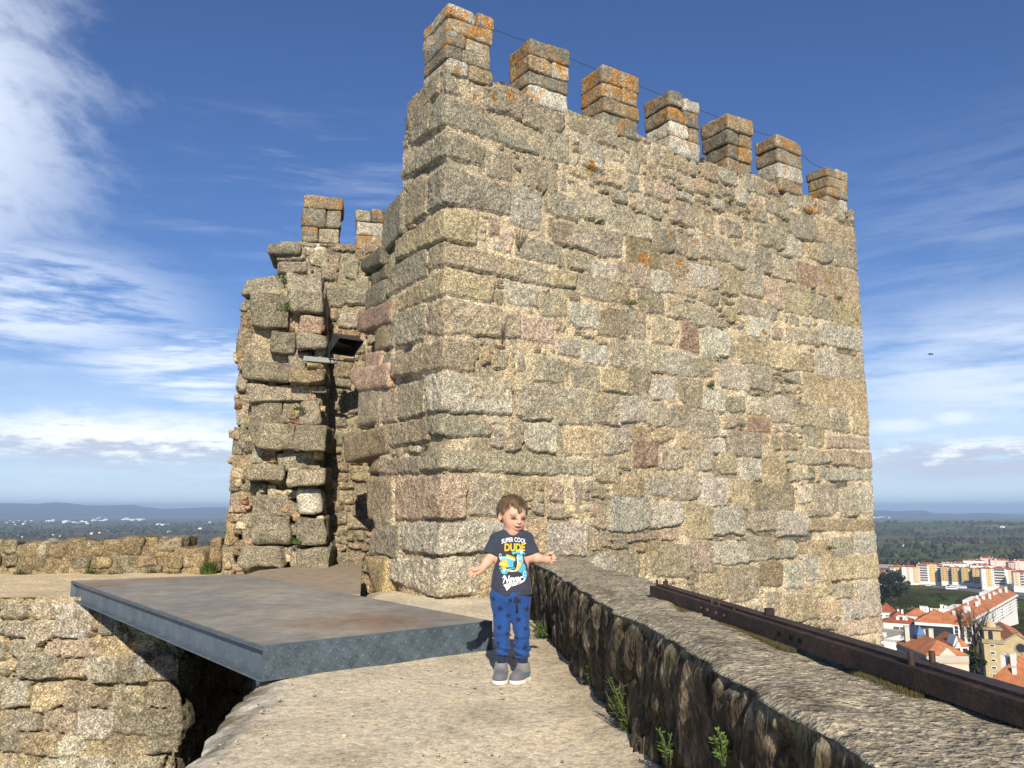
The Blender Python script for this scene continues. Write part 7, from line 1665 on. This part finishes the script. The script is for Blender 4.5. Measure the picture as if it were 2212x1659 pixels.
for i in range(9000):
    a = .05+rp.rand()*(Lb-.1); t = -abs(rp.randn())*.012-.001; q = B1[:2]+bd*a+bn*t
    if fbm(a*5, 1.3, 0, 6, 2) < -.15: continue
    hh = .0005+.004*rp.rand()**2; d = rp.randn(2)*.004; c = [(.075, .060, .018), (.06, .055, .02), (.10, .072, .025)][rp.randint(3)]
    m.add(np.array([[q[0]-.0009, q[1], PT-.012], [q[0]+.0009, q[1], PT-.012], [q[0]+d[0], q[1]+d[1], PT+.004+hh]]), [(0, 1, 2)], c)
tag(m.build('moss', M_LEAF, smooth=False), 'yellow brown moss growing along the foot of the rusty beam', 'moss', kind='stuff')
# ---- trees of the slope and town
PINE = [(.016, .026, .010), (.022, .034, .013), (.030, .042, .016), (.012, .020, .009)]
def tree(name, label, p, h, r, cols, n=420, sz=.9, grp=None, bare=False, cat='tree', brown=(.10, .075, .05)):
    t = thing(name, label, cat, tuple(p), 0, grp); m = MB(); m.tube([(0, 0, -1), (r*.05, 0, h*.3), (0, r*.05, h*.6)], [h*.035, h*.026, h*.014], 7, brown)
    tips = []
    for i in range(9 if not bare else 14):
        a = i*2.4+rp.rand(); z0 = h*(.22+.4*rp.rand()); e = np.array([math.cos(a)*r*(.4+.5*rp.rand()), math.sin(a)*r*(.4+.5*rp.rand()), h*(.55+.42*rp.rand())]); s = np.array([0, 0, z0]); mid = (s+e)/2+np.array([0, 0, h*.05])
        kb = .6 if bare else 1; m.tube([s, mid, e], [h*.014*kb, h*.008*kb, h*.003*kb], 5, brown); tips.append(e)
        if bare:
            for k in range(6):
                q = s+(e-s)*(.4+.6*rp.rand()); g_ = q+rp.randn(3)*r*.22+np.array([0, 0, r*.30]); m.tube([q, (q+g_)/2+rp.randn(3)*.1, g_], [h*.0026, h*.0018, h*.0008], 4, brown)
    m.build('trunk', M_BARK, t)
    if not bare:
        ml = MB()
        for e in tips: leaves(ml, e*np.array([1, 1, .92]), np.array([r*.42, r*.42, h*.17])*(.8+.4*rp.rand()), n//len(tips), sz, cols, .35)
        leaves(ml, (0, 0, h*.62), (r*.7, r*.7, h*.30), n//3, sz, cols, .5); ml.build('crown', M_LEAF, t, smooth=False)
    return t
tb = random.Random(9)
for i, (x, y, h, r, lb) in enumerate([(180, 640, 17, 6, 'dark pine touching the tower edge, lowest of the pine clump'), (235, 560, 20, 7, 'dark pine second from the tower edge'), (300, 600, 22, 8, 'broad dark pine in the middle of the clump'), (345, 520, 20, 8, 'tall dark pine rising in front of the ochre apartment block'), (400, 560, 19, 8, 'dark pine before the white and peach apartment block'), (270, 700, 16, 7, 'low dark pine at the front of the clump'),
                                    (370, 690, 16, 7, 'dark pine low in front of the clump on the right side'), (440, 620, 15, 7, 'brownish tree at the right edge of the pine clump'), (160, 540, 18, 6, 'dark pine half hidden behind the tower edge')]):
    c = PINE if i != 7 else [(.05, .042, .022), (.06, .05, .025), (.035, .035, .018)]
    tree('pine_tree', lb, hit(*tA(x, y)), h, r, c, 620, 1.15, 'dark pines on the slope below the apartments')
for i in range(46):
    x, y = tb.uniform(180, 1640), tb.uniform(600, 800)
    if x > 900 and y < 640: y += 60
    p = hit(*tA(x, y)); k_ = tb.random(); s = tb.uniform(2.0, 4.6)
    cols = [(.030, .036, .016), (.042, .044, .020)] if k_ < .5 else ([(.065, .055, .03), (.05, .042, .024)] if k_ < .85 else [(.10, .105, .03), (.06, .07, .025)])
    m = MB(); leaves(m, (0, 0, s*.45), (s, s, s*.62), 190, .5, cols, .3); m.tube([(0, 0, -.5), (.1, 0, s*.4)], [.16, .08], 5, (.09, .07, .05)); o = m.build('shrub', M_LEAF, smooth=False); o.location = p
    tag(o, 'scrubby bush on the open slope between the apartments and the white quarter', 'shrub', 'bushes on the slope')
for x, y, lb in [(395, 775, 'yellow flowering bush left of the orange roofs'), (545, 775, 'yellow flowering bush above the wide orange roof'), (500, 785, 'low yellow bush between the two taller yellow bushes')]:
    m = MB(); leaves(m, (0, 0, 1.8), (1.8, 1.8, 2.0), 160, .38, [(.22, .19, .03), (.10, .12, .03), (.30, .25, .03)], .3); m.tube([(0, 0, -.5), (0, 0, 1.4)], [.14, .07], 5, (.09, .07, .05)); o = m.build('gorse_bush', M_LEAF, smooth=False); o.location = hit(*tA(x, y)); tag(o, lb, 'shrub', 'yellow bushes')
for x, y, Y, h, r, lb in [(1180, 1330, 232, 19, 6.0, 'bare winter tree left of the church tower'), (1250, 1330, 240, 18, 5.5, 'bare winter tree close behind the church tower'), (1145, 1260, 250, 14, 5, 'bare winter tree beside the peach palace front'), (1030, 1120, 330, 20, 3.5, 'thin bare conifer before the corner of the long white wing')]:
    p = on_y(*tA(x, y), Y); tree('bare_tree', lb, p, h, r, None, bare=True, grp='bare trees by the church', brown=(.085, .068, .05))
for x, y, Y, h, r, lb in [(1150, 1400, 222, 5, 2.4, 'dark evergreen in the gap between palace and church'), (1120, 1330, 236, 4.5, 2.2, 'dark evergreen behind the palace corner')]:
    tree('evergreen_tree', lb, on_y(*tA(x, y), Y), h, r, PINE, 300, .7, 'dark evergreens in the street gap')
# ---- bird
p = on_y(2010, 765, 46.0); m = MB()
V = []; F = []
prof_b = [(-.13, .006), (-.09, .022), (-.02, .040), (.05, .034), (.085, .020), (.105, .022), (.125, .012), (.15, .002)]
m.tube([(x, 0, 0) for x, r in prof_b], [r for x, r in prof_b], 8, (.05, .04, .045))
bird = thing('bird', 'small dark bird flying in the sky right of the tower', 'bird', tuple(p), R(-60)); M_BIRD = plain_mat('feathers', (.05, .042, .045), .8, 0, .2, 30, .2, attr=True); m.build('body', M_BIRD, bird)
for sg, dz in ((-1, -.05), (1, -.03)):
    m = MB(); P_ = np.array([(.05, 0, .02), (.07, .10, .05), (.03, .24, .03+dz), (-.03, .23, .02+dz), (-.05, .10, .03), (-.05, 0, .015)])*np.array([1, sg, 1]); Q_ = P_-np.array([0, 0, .008])
    m.add(np.r_[P_, Q_], [(0, 1, 4, 5), (1, 2, 3, 4), (11, 10, 7, 6), (10, 9, 8, 7)]+[(k, k+6, (k+1) % 6+6, (k+1) % 6) for k in range(6)], (.05, .042, .045)); m.build('wing', M_BIRD, bird, smooth=False)
m = MB(); m.add(np.array([(-.11, -.012, 0), (-.11, .012, 0), (-.20, .035, 0), (-.20, -.035, 0), (-.11, -.012, -.006), (-.11, .012, -.006), (-.20, .035, -.006), (-.20, -.035, -.006)]), [(0, 1, 2, 3), (7, 6, 5, 4), (0, 4, 5, 1), (1, 5, 6, 2), (2, 6, 7, 3), (3, 7, 4, 0)], (.045, .038, .04)); m.build('tail', M_BIRD, bird, smooth=False)
# ---- thin lightning cable strung behind the merlons
Pc = CRN+DL*.42; pts = [on_p(u, v, [*Pc, 0], [*NR, 0]) for u, v in ((1040, 52), (1064, 62), (1100, 76), (1165, 100), (1232, 126), (1256, 137), (1378, 184), (1450, 214), (1508, 236), (1560, 256), (1625, 281), (1692, 302), (1720, 324), (1758, 356), (1785, 366))]
m = MB(); m.tube(pts, .0045, 5, (.10, .10, .10)); tag(m.build('cable', plain_mat('dark cable', (.06, .06, .065), .6)), 'thin dark cable strung from merlon to merlon along the tower top', 'cable')
